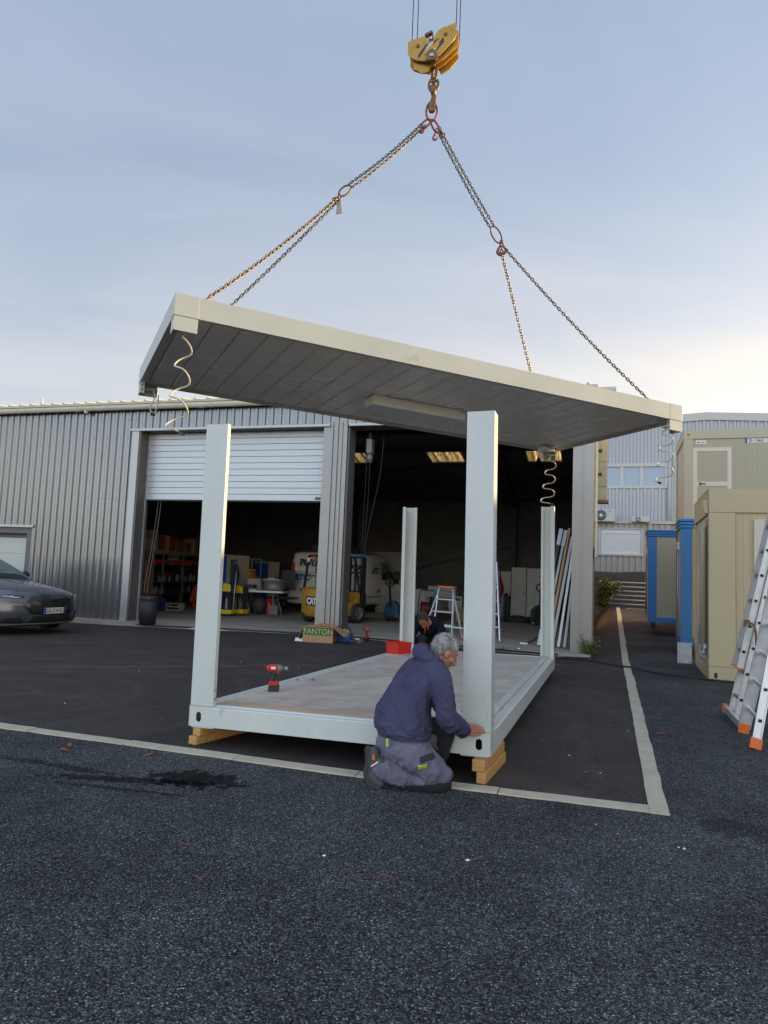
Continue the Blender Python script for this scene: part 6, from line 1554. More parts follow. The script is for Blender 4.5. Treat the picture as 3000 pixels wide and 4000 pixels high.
pallet_truck('black hand pallet truck in front of the white cabinets', 1163, 1335, 16.6, M_BLKPL, R(20), 1.02)
simple('stacked_cartons', 'pale cartons piled beside the black pallet truck', 'boxes', (at(1146, 1330, 17.0).x, 17.1, FZ), [('carton', M_DOORW, lambda m: m.box(0, .22, 0, .3, 0, .55), .006), ('carton', M_LOCKER, lambda m: m.box(-.02, .5, .05, .4, .552, .95), .006), ('carton', M_CARD, lambda m: m.box(.45, .75, .05, .4, .5, .9), .006)])
# white tambour cabinets and door leaf
def cabinet(label, u0, v0, u1, v1, y, tamb):
    x0, x1, z0, z1 = rect(u0, v0, u1, v1, y); w = x1 - x0; h = z1 - FZ
    t = thing('cabinet', label, 'cabinet', (x0, y, FZ), R(2), 'white cabinets at the back of the hall')
    mb = MB(); mb.box(0, w, .02, .45, 0, h); mb.build('carcass', M_DOORW, t, bevel=.003)
    mb = MB()
    if tamb:
        k = .03
        while k < w - .03: mb.box(k, k + .03, .0, .018, .06, h - .05); k += .036
    else: mb.box(.03, w - .03, 0, .018, .06, h - .05)
    d = mb.build('door', M_DOORW, t)
    mb = MB(); mb.box(w - .07, w - .05, -.02, -.001, h * .48, h * .54); mb.build('handle', M_BLKPL, d)
    return t
cabinet('left white cabinet with ribbed tambour door at the back of the hall', 1104, 1226, 1136, 1338, 18.2, True)
cabinet('plain white cabinet right of the ribbed one at the back of the hall', 1137, 1228, 1180, 1338, 18.3, False)
x0, x1, z0, z1 = rect(1068, 1234, 1103, 1322, 19.4)
simple('door_leaf', 'pale door leaf with a narrow dark window slit leaning at the back of the hall', 'door', (x0, 19.4, FZ), [('leaf', M_DOORW, lambda m: m.box(0, x1 - x0, 0, .05, 0, z1 - FZ)), ('window_slit', M_BLKPL, lambda m: m.box(.16, .24, -.003, 0, .5, z1 - FZ - .2))])
simple('red_bag', 'red bag hanging in front of the door leaf beyond the near right post', 'bag', at(1079, 1272, 17.6), [('body', M_DKRED, lambda m: m.sphere((0, 0, 0), .2, 12, 8, (.7, .5, 1.5))), ('strap', M_BLKPL, lambda m: m.tube([(-.06, 0, .28), (0, 0, .42), (.06, 0, .28)], .012, 6))])
simple('bag_stand', 'dark clothes stand holding the red bag', 'stand', (at(1079, 1272, 17.6).x, 17.68, FZ), [('pole', M_DKGREY, lambda m: m.tube([(0, 0, 0), (0, 0, 1.6)], .02, 6)), ('arm', M_DKGREY, lambda m: m.tube([(-.1, -.08, 1.28), (0, 0, 1.3), (.1, -.08, 1.28)], .012, 6)), ('foot', M_DKGREY, lambda m: m.box(-.2, .2, -.2, .2, 0, .03))])
simple('grey_sheets', 'dark grey sheets standing upright beside the door leaf', 'sheets', (at(1085, 1320, 18.6).x, 18.6, FZ), [('sheet', M_DKGREY, (lambda k: lambda m: m.box(.03 + k * .1, .10 + k * .1, 0, .5, 0, .85 - .1 * k))(k)) for k in range(3)])
g = random.Random(30)
t = thing('hose_heap', 'black hoses heaped on the hall floor in front of the cabinets', 'hose', (at(1122, 1338, 17.2).x, 17.2, FZ))
for k in range(5):
    mb = MB(); pts = [(.42 * math.cos(a) * (1 + .1 * math.sin(3 * a + k)) + g.uniform(-.04, .04), .3 * math.sin(a), .03 + .03 * k + .03 * math.sin(2 * a + k)) for a in [2 * math.pi * j / 28 for j in range(26)]]
    mb.tube(pts, .028, 7); mb.build('coil', M_RUBBER, t)
# workbench area between rear left post and near right post
x0, x1, z0, z1 = rect(916, 1268, 998, 1345, 15.8); w_ = x1 - x0; h_ = at(950, 1286, 15.8).z - FZ
wb = thing('workbench', 'grey steel workbench loaded with insulation blocks behind the step ladder', 'workbench', (x0, 15.8, FZ))
mb = MB(); mb.box(0, w_, 0, .7, h_ - .06, h_); mb.build('tabletop', M_GREYM, wb)
mb = MB(); mb.box(.03, w_ - .03, .03, .67, .28, .32); mb.build('lower_shelf', M_GREYM, wb)
for a in (.01, w_ - .06):
    for b in (.01, .64):
        mb = MB(); mb.box(a, a + .05, b, b + .05, 0, h_ - .06); mb.build('leg', M_GREYM, wb)
M_INS = pbr('insulation', (.34, .34, .30), .9, 0, .15, 10, .3, 40, dirt=(.2, .2, .18, .8), ds=18, dthr=.55)
for k, (a, b, z, lab) in enumerate(((0, .82, 0, 'lower pale insulation block on the workbench'), (.08, .80, .14, 'upper pale insulation block with ragged edges on the workbench'))):
    mb = MB(); mb.box(w_ * a, w_ * b, .05, .5, 0, .13); o = tag(mb.build('insulation_block', M_INS, bevel=.01), lab, 'block', 'insulation blocks on the workbench'); o.location = (x0, 15.8, FZ + h_ + .001 + z)
simple('wire_basket', 'wire basket box on the lower shelf of the workbench', 'basket', (x0 + .12, 15.85, FZ + .322), [('mesh', M_GREYM, lambda m: [m.tube([(0, 0, z), (.5, 0, z), (.5, .4, z), (0, .4, z)], .008, 5, closed=True) for z in (.02, .09, .16, .23)] + [m.tube([(x, y, 0.02), (x, y, .23)], .006, 5) for x in (0, .17, .33, .5) for y in (0, .4)]), ('base', M_DKGREY, lambda m: m.box(0, .5, 0, .4, 0, .012))])
simple('drawer_box', 'grey drawer box at the right end of the workbench shelf', 'drawer box', (x0 + w_ - .42, 15.85, FZ + .322), [('carcass', M_LOCKER, lambda m: m.box(0, .36, 0, .4, 0, .30), .004), ('front', M_GREYM, lambda m: m.box(.02, .34, -.01, 0, .03, .27))])
simple('bucket', 'pale bucket standing on the plywood behind the step ladder', 'bucket', (at(950, 1282, 16.9).x, 16.9, at(950, 1283, 16.9).z - .05), [('pail', M_DOORW, lambda m: m.lathe([(.0001, 0), (.15, 0), (.19, .32), (.18, .32), (.14, .02), (.0001, .02)], 20)), ('rim', M_GREYM, lambda m: m.lathe([(.19, .32), (.2, .31), (.2, .33), (.185, .335)], 20))])
zb = at(950, 1283, 16.9).z - .052
simple('plywood_sheet', 'curved plywood sheet on a stand right of the workbench', 'sheet', (at(925, 1280, 16.9).x, 16.6, FZ), [('sheet', M_PLY, lambda m: m.prism([(0, zb - FZ - .35), (1.9, zb - FZ - .45), (1.9, zb - FZ - .1), (1.2, zb - FZ - .02), (.5, zb - FZ), (0, zb - FZ)], -.6, 0, XZ)), ('frame', M_WOOD, lambda m: (m.box(.1, .2, .02, .58, 0, zb - FZ - .46), m.box(1.6, 1.7, .02, .58, 0, zb - FZ - .46)))])
simple('carton', 'brown cardboard carton on the floor under the plywood sheet', 'box', (at(984, 1330, 15.9).x, 15.9, FZ), [('side', M_CARD, lambda m: m.box(0, .4, 0, .4, 0, .42)), ('flap', M_CARD, lambda m: m.box(0, .4, -.15, 0, .40, .42)), ('label', M_DOORW, lambda m: m.box(.03, .2, -.003, 0, .12, .3))])
simple('white_panel', 'white board leaning behind the rear left cabin post', 'board', (at(888, 1345, 16.2).x, 16.2, FZ), [('board', M_DOORW, lambda m: m.box(0, .55, 0, .03, 0, at(890, 1272, 16.2).z - FZ)), ('edge_strip', M_GREYM, lambda m: m.box(.551, .565, 0, .03, 0, at(890, 1272, 16.2).z - FZ))])
t = thing('cable_reel', 'red cable drum on a wheeled trolley behind the crouching man', 'cable reel', (at(920, 1340, 14.3).x, 14.3, FZ))
mb = MB(); mb.lathe([(.0001, -.14), (.2, -.14), (.2, -.12), (.14, -.115), (.14, .115), (.2, .12), (.2, .14), (.0001, .14)], 20, Matrix.Translation((0, 0, .42)) @ Matrix.Rotation(R(90), 4, 'Y')); mb.build('drum', M_BLKPL, t)
mb = MB()
for k in range(9): mb.tube([(-.1 + k * .025, .16 * math.cos(a), .42 + .16 * math.sin(a)) for a in [2 * math.pi * j / 18 for j in range(18)]], .016, 5, closed=True)
mb.build('cable_coil', M_DKRED, t)
mb = MB()
for s in (-1, 1): mb.tube(spline([(s * .22, -.15, .05), (s * .24, 0, .42), (s * .23, .1, .85), (s * .15, .12, .93)]), .016, 6)
mb.tube([(-.15, .12, .93), (.15, .12, .93)], .022, 6); mb.build('frame', M_DKGREY, t)
for s in (-1, 1): mb = MB(); mb.lathe([(.0001, -.025), (.1, -.025), (.1, .025), (.0001, .025)], 16, Matrix.Translation((s * .27, -.1, .1)) @ Matrix.Rotation(R(90), 4, 'Y')); mb.build('wheel', M_RUBBER, t)
simple('scale_column', 'grey upright with a crossbar behind the workbench', 'stand', (at(888 + 48, 1340, 17.8).x - .9, 17.8, FZ), [('column', M_GREYM, lambda m: m.tube([(0, 0, 0), (0, 0, 1.28)], .03, 8)), ('crossbar', M_GREYM, lambda m: m.tube([(-.2, 0, 1.28), (.2, 0, 1.28)], .015, 6))])

# step ladders
def step_ladder(label, pf0, pf1, pr1, top, wt, steps, cap, rs=.022, rear=True):
    base = Vector(((pf0.x + pf1.x) / 2, (pf0.y + pf1.y) / 2, FZ)); t = thing('step_ladder', label, 'step ladder', base, group='step ladders in the hall doorway')
    side = (pf1 - pf0).normalized(); tl, tr_ = top - side * wt / 2, top + side * wt / 2
    for a, b in ((pf0, tl), (pf1, tr_)):
        mb = MB(); mb.bar(a - base, b - base, .028, .055, side.cross(Vector((0, 0, 1)))); s_ = mb.build('front_stile', M_ALU, t)
    if rear:
        off = pr1 - pf1; mid_l = pf0.lerp(tl, .86); mid_r = pf1.lerp(tr_, .86)
        for a, b in ((pf0 + off, mid_l), (pr1, mid_r)):
            mb = MB(); mb.bar(a - base, b - base, .022, .04); mb.build('rear_stile', M_LOCKER if False else M_ALU, t)
            mb = MB(); mb.bar(a - base, a - base + Vector((0, 0, .05)), .035, .05, (0, 1, 0)); mb.build('rear_foot', M_RED, t)
        mb = MB(); mb.bar(pf0 + off - base + Vector((0, 0, .25)), pr1 - base + Vector((0, 0, .25)), .02, .03); mb.build('rear_brace', M_ALU, t)
    for k in range(1, steps):
        f = k / steps; a, b = pf0.lerp(tl, f), pf1.lerp(tr_, f); mb = MB(); mb.bar(a - base, b - base, .08, .025); mb.build('step', M_ALU, t)
    if cap:
        mb = MB(); mb.bar(tl - side * .02 - base, tr_ + side * .02 - base, .16, .04); mb.build('top_platform', M_ORANGE, t, bevel=.01)
    return t
ft = at(966, 1268, 10.6)
fa, fb = on(931, 1372, FZ), on(967, 1384, FZ)
step_ladder('aluminium step ladder with an orange top behind the crouching man', Vector((fa.x - .12, 10.35, FZ)), Vector((fb.x, 10.05, FZ)), Vector((on(992, 1383, FZ).x + .02, 10.0 + .0, FZ)) + Vector((0.02, .05, 0)), ft, .36, 4, True)
la, lb = at(1056, 1388, 10.4), at(1081, 1385, 10.4)
step_ladder('plain aluminium ladder half hidden behind the near right cabin post', Vector((la.x - .14, 10.45, FZ)), Vector((lb.x, 10.35, FZ)), None, at(1062, 1214, 11.0), .26, 6, False, rear=False)
# leaning strips at the right of the doorway
def strip(label, a, b, w, h, mat, caps=None):
    L_ = (b - a).length; t = thing('leaning_profile', label, 'profile', a, group='profiles leaning in the right doorway')
    mb = MB(); mb.bar((0, 0, 0), b - a, w, h, (0, -1, 0)); mb.build('bar', mat, t, bevel=.003)
    if caps:
        d = (b - a).normalized(); mb = MB(); mb.bar(d * .0, d * .34, w + .03, h + .02, (0, -1, 0)); mb.build('film_wrap', caps, t, bevel=.004); mb = MB(); mb.bar(d * (L_ - .36), d * (L_ + .02), w + .03, h + .02, (0, -1, 0)); mb.build('film_wrap', caps, t, bevel=.004)
    return t
M_WRAP = pbr('white_wrap', (.52, .53, .56), .4, 0, .1, 8); M_STRIPG = pbr('grey_strip', (.42, .42, .39), .4, .2, .06); M_TANW = pbr('tan_wood', (.46, .29, .15), .6, 0, .12, 5, streak=(8, 8, 1))
for lab, (u0, v0), (u1, v1), y0, y1, w, h, mt_, cp_ in (
    ('leftmost white-wrapped profile leaning behind the rear right post', (1164, 1393), (1212, 1145), 9.75, 10.6, .05, .05, M_DKGREY, M_WRAP),
    ('second white-wrapped profile with a torn top end', (1173, 1394), (1222, 1148), 9.8, 10.65, .05, .05, M_STRIPG, M_WRAP),
    ('tan timber strip leaning among the white profiles', (1183, 1396), (1230, 1142), 9.85, 10.7, .05, .05, M_TANW, None),
    ('dark brown strip leaning just right of the tan timber', (1188, 1397), (1233, 1158), 9.8, 10.6, .03, .04, M_DKRED, None),
    ('wide grey profile leaning in the middle of the bundle', (1192, 1397), (1236, 1160), 9.72, 10.5, .055, .05, M_STRIPG, None),
    ('clean white profile second from the pillar', (1206, 1398), (1240, 1175), 9.7, 10.4, .05, .05, M_WHITE, None),
    ('short white profile nearest the corner pillar', (1219, 1399), (1240, 1230), 9.68, 10.2, .05, .05, M_STRIPG, None)):
    a, b = at(u0, v0, y0), at(u1, v1, y1); a.z = FZ + .02; strip(lab, a, b, w, h, mt_, cp_)
t = thing('window_squeegee', 'long dark handled scraper lying on the hall floor', 'scraper', on(1150, 1380, FZ))
a, b = on(1137, 1392, FZ), on(1165, 1378, FZ); o_ = on(1150, 1380, FZ)
mb = MB(); mb.tube([a - o_ + Vector((0, 0, .02)), b - o_ + Vector((0, 0, .03))], .014, 6); mb.build('handle', M_DKGREY, t); mb = MB(); mb.cbox(a - o_ + Vector((-.05, -.02, .02)), (.16, .04, .03)); mb.build('head', M_WHITE, t)
# chain hoist in the right doorway
hp = hall.matrix_world @ Vector((-4.86, .55, 0))
t = thing('chain_hoist', 'small grey door chain hoist at the upper left of the right doorway', 'hoist', (hp.x, hp.y, 4.0))
mb = MB(); mb.box(-.06, .08, -.1, .1, .08, .42); mb.build('motor', M_GREYM, t, bevel=.02)
mb = MB(); mb.lathe([(.0001, -.12), (.07, -.12), (.08, .0), (.07, .1), (.0001, .1)], 14); mb.build('gear_case', M_GREYM, t)
mb = MB(); mb.box(-.02, .04, -.03, .03, .42, .56); mb.build('hanger', M_DKGREY, t)
for x, zz in ((-.06, -3.2), (.02, -2.6)):
    mb = MB(); mb.tube(spline([(x, 0, -.1), (x - .02, 0, zz * .5), (x - .10, 0, zz)]), .005, 5); mb.build('pull_chain', M_DKGREY, t)
mb = MB(); mb.tube(spline([(.30, .1, .5), (.22, .1, -.5), (.05, 0, -1.6), (-.12, 0, -2.8)]), .008, 5); mb.build('control_cord', M_BLKPL, t)
hp = hall.matrix_world @ Vector((-10.30, .40, 0))
t = thing('door_chain', 'hanging pull chains beside the left doorway jamb', 'chain', (hp.x, hp.y, 3.0))
for dx in (0, .08):
    mb = MB(); mb.tube(spline([(dx + .12, 0, 0), (dx + .04, 0, -.9), (dx - .05, -.05, -1.9), (dx - .08, -.05, -2.3)]), .006, 5); mb.build('pull_chain', M_GREYM, t)
# hanging lamps under the roof
lmp = None
for X, lab in ((-6.35, 'dark bell lamp hanging left of the middle skylight'), (-1.5, 'dark bell lamp hanging before the right skylight')):
    p = hall.matrix_world @ Vector((X, 5.6, 0))
    if lmp is None:
        lmp = thing('pendant_lamp', lab, 'lamp', (p.x, p.y, 4.55), group='bell lamps under the hall roof')
        mb = MB(); mb.lathe([(.05, .22), (.07, .15), (.12, .1), (.24, -.05), (.25, -.06), (.23, -.05), (.1, .08), (.04, .12)], 20, caps=False); mb.build('lamp_shade', M_BLKPL, lmp)
        mb = MB(); mb.tube([(0, 0, .2), (0, 0, .92)], .01, 6); mb.lathe([(.0001, .28), (.05, .27), (.06, .2), (.0001, .18)], 12); mb.build('suspension', M_BLKPL, lmp)
    else: dup(lmp, lab, (p.x, p.y, 4.55))
# ------------------------------------------------------------------ people
M_SKIN = pbr('skin', (0.42, 0.19, 0.125), .5, 0, .12, 14, .08, 160); M_SKIN.node_tree.nodes['Principled BSDF'].inputs['Subsurface Weight'].default_value = .08
M_HOOD = pbr('navy_hoodie', (0.066, 0.062, 0.112), .95, 0, .22, 7, .55, 55, spec=.2, dirt=(.08, .08, .15, .5), ds=5, dthr=.56)
M_TROU = pbr('grey_work_trousers', (0.165, 0.155, 0.205), .9, 0, .2, 7, .55, 48, spec=.25)
M_PAD = pbr('black_cordura', (0.016, 0.016, 0.02), .85, 0, .2, 10, .3, 150)
M_LIME = pbr('lime_tab', (0.45, 0.62, 0.02), .6, 0, .05)
M_HAIRG = pbr('grey_hair', (0.34, 0.33, 0.32), .7, 0, .5, 34, .7, 110, streak=(1, 1, .25), dirt=(.12, .115, .11, .7), ds=22, dthr=.5)
M_HAIRD = pbr('dark_stubble', (0.045, 0.033, 0.03), .9, 0, .3, 60)
M_SHOE = pbr('work_shoe', (0.05, 0.055, 0.055), .6, 0, .25, 12, .3, 60); M_SOLE = pbr('shoe_sole', (0.035, 0.037, 0.038), .8, 0, .3, 20)
M_BLKC = pbr('black_cloth', (0.009, 0.009, 0.011), .95, 0, .2, 10, .3, 150, spec=.2); M_DGREYC = pbr('charcoal_cloth', (0.03, 0.031, 0.036), .95, 0, .2, 10, .3, 150)
def V(*a): return Vector(a)
def loft(mb, rings, n=20):
    vs = []; fs = []
    for c, a, b in rings:
        for j in range(n):
            t_ = 2 * math.pi * j / n; vs.append(V(*c) + Vector(a) * math.cos(t_) + Vector(b) * math.sin(t_))
    for i in range(len(rings) - 1):
        for j in range(n): fs.append((i * n + j, i * n + (j + 1) % n, (i + 1) * n + (j + 1) % n, (i + 1) * n + j))
    fs.append(tuple(range(n - 1, -1, -1))); fs.append(tuple((len(rings) - 1) * n + j for j in range(n)))
    mb.add(vs, fs)
def limb(mb, pts, k=5, n=14):
    """pts: (x, y, z, r)"""
    sp_ = spline([p[:3] for p in pts], k); rr = []
    for i in range(len(pts) - 1):
        for q in range(k): f = q / k; f = f * f * (3 - 2 * f); rr.append(pts[i][3] * (1 - f) + pts[i + 1][3] * f)
    rr.append(pts[-1][3]); mb.tube(sp_, rr, n)
    mb.sphere(pts[0][:3], pts[0][3] * .98, 12, 8); mb.sphere(pts[-1][:3], pts[-1][3] * .98, 12, 8)
def blob(name, mb, mat, parent=None, vox=.008, it=8, fold=None, root_at=None):
    me = mb.mesh('tmp', mat); bm = bmesh.new(); bm.from_mesh(me); bmesh.ops.recalc_face_normals(bm, faces=bm.faces); bm.to_mesh(me); bm.free()
    o = bpy.data.objects.new('tmp', me); COL.objects.link(o)
    r = o.modifiers.new('r', 'REMESH'); r.mode = 'VOXEL'; r.voxel_size = vox; r.use_smooth_shade = True
    s = o.modifiers.new('s', 'SMOOTH'); s.factor = .5; s.iterations = it
    ev = bpy.data.meshes.new_from_object(o.evaluated_get(bpy.context.evaluated_depsgraph_get()))
    bpy.data.objects.remove(o); bpy.data.meshes.remove(me)
    ev.name = name; ev.materials.clear(); ev.materials.append(mat)
    if fold:
        nr = [v.normal.copy() for v in ev.vertices]
        for v, n_ in zip(ev.vertices, nr): v.co += n_ * fold(v.co)
    ev.polygons.foreach_set('use_smooth', [True] * len(ev.polygons)); ev.update()
    o = bpy.data.objects.new(name, ev); COL.objects.link(o)
    if root_at is not None:
        ev.transform(Matrix.Translation(-Vector(root_at))); o.location = root_at
    if parent is not None: o.parent = parent; o.matrix_parent_inverse = Matrix.Translation(-Vector(parent.location))
    return o
def child(o, parent):
    o.parent = parent; o.matrix_parent_inverse = Matrix.Translation(-Vector(parent.location)); return o
def wr(amp, sc, seed=0, st=(1, 1, 1)):
    def f(p):
        q = Vector((p.x * sc * st[0] + seed, p.y * sc * st[1], p.z * sc * st[2]))
        n1 = noise.noise(q); n2 = noise.noise(q * 2.3 + Vector((9, 4, 2)))
        return amp * ((1 - abs(n1)) ** 3 * 1.3 - .7 + .35 * n2)
    return f
def head(mb, c, f_, u_, s=1.0, face=True):
    """skull, jaw, nose, ears as one mass; returns the frame"""
    f_ = Vector(f_).normalized(); u_ = Vector(u_); u_ = (u_ - f_ * u_.dot(f_)).normalized(); l_ = u_.cross(f_)
    Mh = Matrix(((f_.x, l_.x, u_.x, c[0]), (f_.y, l_.y, u_.y, c[1]), (f_.z, l_.z, u_.z, c[2]), (0, 0, 0, 1))) @ Matrix.Scale(s, 4)
    mb.sphere((-.008, 0, .028), .092, 18, 12, (1.02, .82, .92), Mh)
    mb.sphere((.030, 0, -.030), .066, 16, 10, (.92, .86, 1.2), Mh)
    mb.sphere((.055, 0, -.085), .034, 12, 8, (1, 1.1, .8), Mh)                  # chin
    mb.sphere((.048, 0, .030), .045, 12, 8, (.9, 1.35, .6), Mh)                 # brow
    mb.tube([Mh @ V(.085, 0, .012), Mh @ V(.104, 0, -.018), Mh @ V(.112, 0, -.034)], [.011 * s, .013 * s, .016 * s], 8)
    mb.sphere((.104, 0, -.037), .016, 8, 6, (1, 1.3, .8), Mh)
    mb.sphere((.084, 0, -.062), .020, 10, 6, (.7, 1.35, .42), Mh)               # lips
    for q in (-1, 1):
        mb.sphere((-.004, q * .076, -.012), .028, 10, 8, (.75, .35, 1.15), Mh)  # ears
        mb.sphere((.012, q * .072, -.03), .012, 8, 6, (1, .6, 1), Mh)
        mb.sphere((.05, q * .035, -.03), .03, 10, 8, (1, .9, .8), Mh)           # cheeks
    return Mh
def eyes(parent, Mh):
    for q in (-1, 1):
        mb = MB(); mb.sphere((.060, q * .031, .006), .0115, 10, 8, (1, 1, 1), Mh); e_ = child(mb.build('eye', M_WHITE), parent)
        mb = MB(); mb.sphere((.069, q * .031, .005), .006, 8, 6, (.6, 1, 1), Mh); mm = mb.build('iris', M_DKGREY); mm.parent = e_; mm.matrix_parent_inverse = e_.matrix_world.inverted() if False else Matrix.Translation((0, 0, 0))
def brow(parent, Mh, mat):
    for q in (-1, 1):
        mb = MB(); mb.tube([Mh @ V(.086, q * .016, .026), Mh @ V(.084, q * .034, .032), Mh @ V(.070, q * .052, .026)], .0045, 6); child(mb.build('eyebrow', mat), parent)

# --- the kneeling man at the near right corner
LAT = V(.62, -.78, 0).normalized(); FWD = V(.78, .62, 0).normalized()
HC, HF_, HU = V(2.113, -.135, .893), V(.70, .47, -.54), V(.35, .25, .90)
skin = MB()
Mh1 = head(skin, HC, HF_, HU, 1.0)
limb(skin, [(2.045, -.165, .80, .055), (2.085, -.15, .85, .052), (2.10, -.14, .88, .055)])
limb(skin, [(1.86, -.28, .34, .11), (1.90, -.25, .52, .11), (1.97, -.2, .70, .12), (2.03, -.17, .80, .06)])
limb(skin, [(2.09, -.30, .755, .055), (2.175, -.355, .50, .045), (2.262, -.128, .372, .029)])
limb(skin, [(1.91, -.05, .78, .055), (2.06, .02, .52, .045), (2.20, -.03, .37, .03)])
limb(skin, [(1.90, -.33, .30, .09), (2.12, -.29, .10, .06), (1.80, -.40, .12, .045)])
limb(skin, [(1.83, -.14, .31, .09), (2.09, -.05, .30, .055), (2.02, -.06, .08, .04)])
# right hand flat on the joint of post and beam
def hand(mb, W_, palm, fingers, thumb):
    limb(mb, [(*W_, .029), (*((W_ + palm) / 2), .030), (*palm, .026)])
    for pts, r in fingers: limb(mb, [(*p, r * (1 - .12 * i)) for i, p in enumerate(pts)], 4, 10)
    limb(mb, [(*p, .0115 - .001 * i) for i, p in enumerate(thumb)], 4, 10)
H0 = V(2.262, -.128, .372)
for zz in (-.016, .0, .016): limb(skin, [(2.268, -.12, .372 + zz * .6, .017), (2.300, -.062, .370 + zz * 1.2, .0155), (2.318, -.036, .366 + zz * 1.35, .0125)], 4, 10)
for pts in (((2.312, -.040, .392), (2.338, -.024, .388), (2.358, -.014, .380), (2.373, -.011, .374)),
            ((2.318, -.034, .375), (2.348, -.020, .369), (2.368, -.013, .361), (2.384, -.011, .355)),
            ((2.316, -.034, .358), (2.345, -.022, .350), (2.363, -.014, .343), (2.378, -.012, .338)),
            ((2.308, -.040, .343), (2.328, -.026, .335), (2.341, -.018, .330), (2.352, -.014, .327))):
    limb(skin, [(*p, (.0098, .0092, .0084, .0072)[i]) for i, p in enumerate(pts)], 4, 10)
limb(skin, [(2.275, -.10, .350, .013), (2.300, -.066, .330, .011), (2.322, -.036, .322, .0095), (2.335, -.024, .320, .0085)], 4, 10)
# left hand resting on the beam behind the knee
limb(skin, [(2.20, -.03, .37, .026), (2.235, -.02, .345, .026)], 4, 10)
for k in range(4): limb(skin, [(2.235, -.035 + .016 * k, .345, .0095), (2.265, -.035 + .018 * k, .335, .009), (2.285 - .005 * abs(k - 1), -.035 + .019 * k, .325, .0075)], 4, 8)
limb(skin, [(2.215, -.045, .35, .011), (2.24, -.06, .335, .009), (2.255, -.065, .325, .008)], 4, 8)
man = blob('person', skin, M_SKIN, vox=.0042, it=4, root_at=(1.95, -.3, 0))
tag(man, 'grey-haired man in a navy hoodie kneeling with his hand on the near right corner post', 'person')
eyes(man, Mh1); brow(man, Mh1, M_HAIRG)
mb = MB()                                           # hair: cap over crown, back and sides
def hairf(p):
    return 0.0035 * noise.noise(p * 60) + .003 * noise.noise(p * 130)
Mi = Mh1.inverted()
mb.sphere((-.014, 0, .036), .096, 20, 14, (1.02, .86, .93), Mh1)
mb.sphere((-.045, 0, -.005), .066, 16, 10, (.85, 1.08, 1.05), Mh1)
hb = blob('hair', mb, M_HAIRG, man, vox=.005, it=3, fold=hairf)
bm = bmesh.new(); bm.from_mesh(hb.data); dl_ = []
for v in bm.verts:
    q = Mi @ v.co
    if q.x > .050 + (.03 if q.z > .085 else 0) - max(0, (.06 - q.z)) * .9 or (q.z < -.055) or (q.x > -.02 and q.z < -.01) or (abs(q.y) > .07 and -.03 < q.x < .02 and q.z < .012): dl_.append(v)
bmesh.ops.delete(bm, geom=dl_, context='VERTS')
hg = random.Random(51); bm.verts.ensure_lookup_table(); vl = [(v.co.copy(), v.normal.copy()) for v in bm.verts]
for k in range(1500):                               # short tufts over the cap
    p, n_ = hg.choice(vl); q = Mi @ p; dn = (Mh1.to_3x3() @ V(-.35 if q.z > .05 else -.1, .25 * q.y / .08, -.8 if q.z < .07 else -.25)); dn = (dn - n_ * dn.dot(n_)).normalized()
    dd_ = (dn + n_ * hg.uniform(.15, .6) + V(hg.gauss(0, .25), hg.gauss(0, .25), hg.gauss(0, .25))).normalized(); L_ = hg.uniform(.010, .022); sd_ = dd_.cross(n_).normalized() * .0011
    a_ = [bm.verts.new(x_) for x_ in (p - sd_ - n_ * .001, p + sd_ - n_ * .001, p + n_ * .0012, p + dd_ * L_)]
    for t_ in ((0, 1, 3), (1, 2, 3), (2, 0, 3)): bm.faces.new([a_[i] for i in t_])
bm.to_mesh(hb.data); bm.free()
# hoodie
hd = MB()
def dep(t_): return (FWD - t_ * FWD.dot(t_)).normalized()
sp1 = [(1.883, -.303, .362, .222, .176), (1.872, -.292, .400, .248, .190), (1.868, -.280, .455, .244, .186), (1.888, -.258, .55, .218, .160), (1.930, -.228, .65, .216, .146), (1.982, -.195, .745, .205, .134), (2.015, -.172, .81, .150, .112), (2.05, -.155, .855, .082, .086)]
rings = []
for i, (x, y, z, a, b) in enumerate(sp1):
    t_ = (V(*sp1[min(i + 1, 7)][:3]) - V(*sp1[max(i - 1, 0)][:3])).normalized()
    rings.append(((x, y, z), LAT * a, dep(t_) * b))
loft(hd, rings, 26)
limb(hd, [(2.055, -.285, .765, .088), (2.115, -.325, .735, .090), (2.160, -.352, .64, .082), (2.188, -.368, .52, .074), (2.205, -.335, .465, .073), (2.235, -.235, .42, .064), (2.262, -.155, .378, .052)], 6, 16)
limb(hd, [(1.94, -.08, .79, .085), (1.93, -.03, .74, .085), (2.00, .03, .60, .078), (2.06, .02, .51, .07), (2.14, 0.0, .43, .058), (2.19, -.02, .38, .047)], 6, 16)
hoodie_fold = lambda p: wr(.0105, 6.5, 3, (1, 1, .55))(p) + wr(.004, 22, 5)(p) + wr(.010, 15, 8, (.8, .8, 1.4))(p) * max(0, 1 - abs(p.z - .40) / .13) + wr(.009, 13, 1)(p) * max(0, 1 - (p - V(2.19, -.36, .49)).length / .16)
hoo = blob('hoodie', hd, M_HOOD, man, vox=.0075, it=7, fold=hoodie_fold)
hm = MB()
limb(hm, [(2.075, -.245, .815, .050), (2.02, -.275, .852, .058), (1.965, -.225, .885, .062), (1.955, -.15, .885, .060), (1.985, -.09, .865, .052), (2.05, -.07, .835, .042)], 7, 14)
limb(hm, [(2.12, -.235, .77, .035), (2.085, -.245, .81, .045)], 5, 12)
hm.sphere((1.975, -.19, .865), .075, 14, 10, (1, 1, .6))
g_ = blob('hood', hm, M_HOOD, man, vox=.0065, it=6, fold=wr(.008, 11, 5, (1, 1, 1.6)))
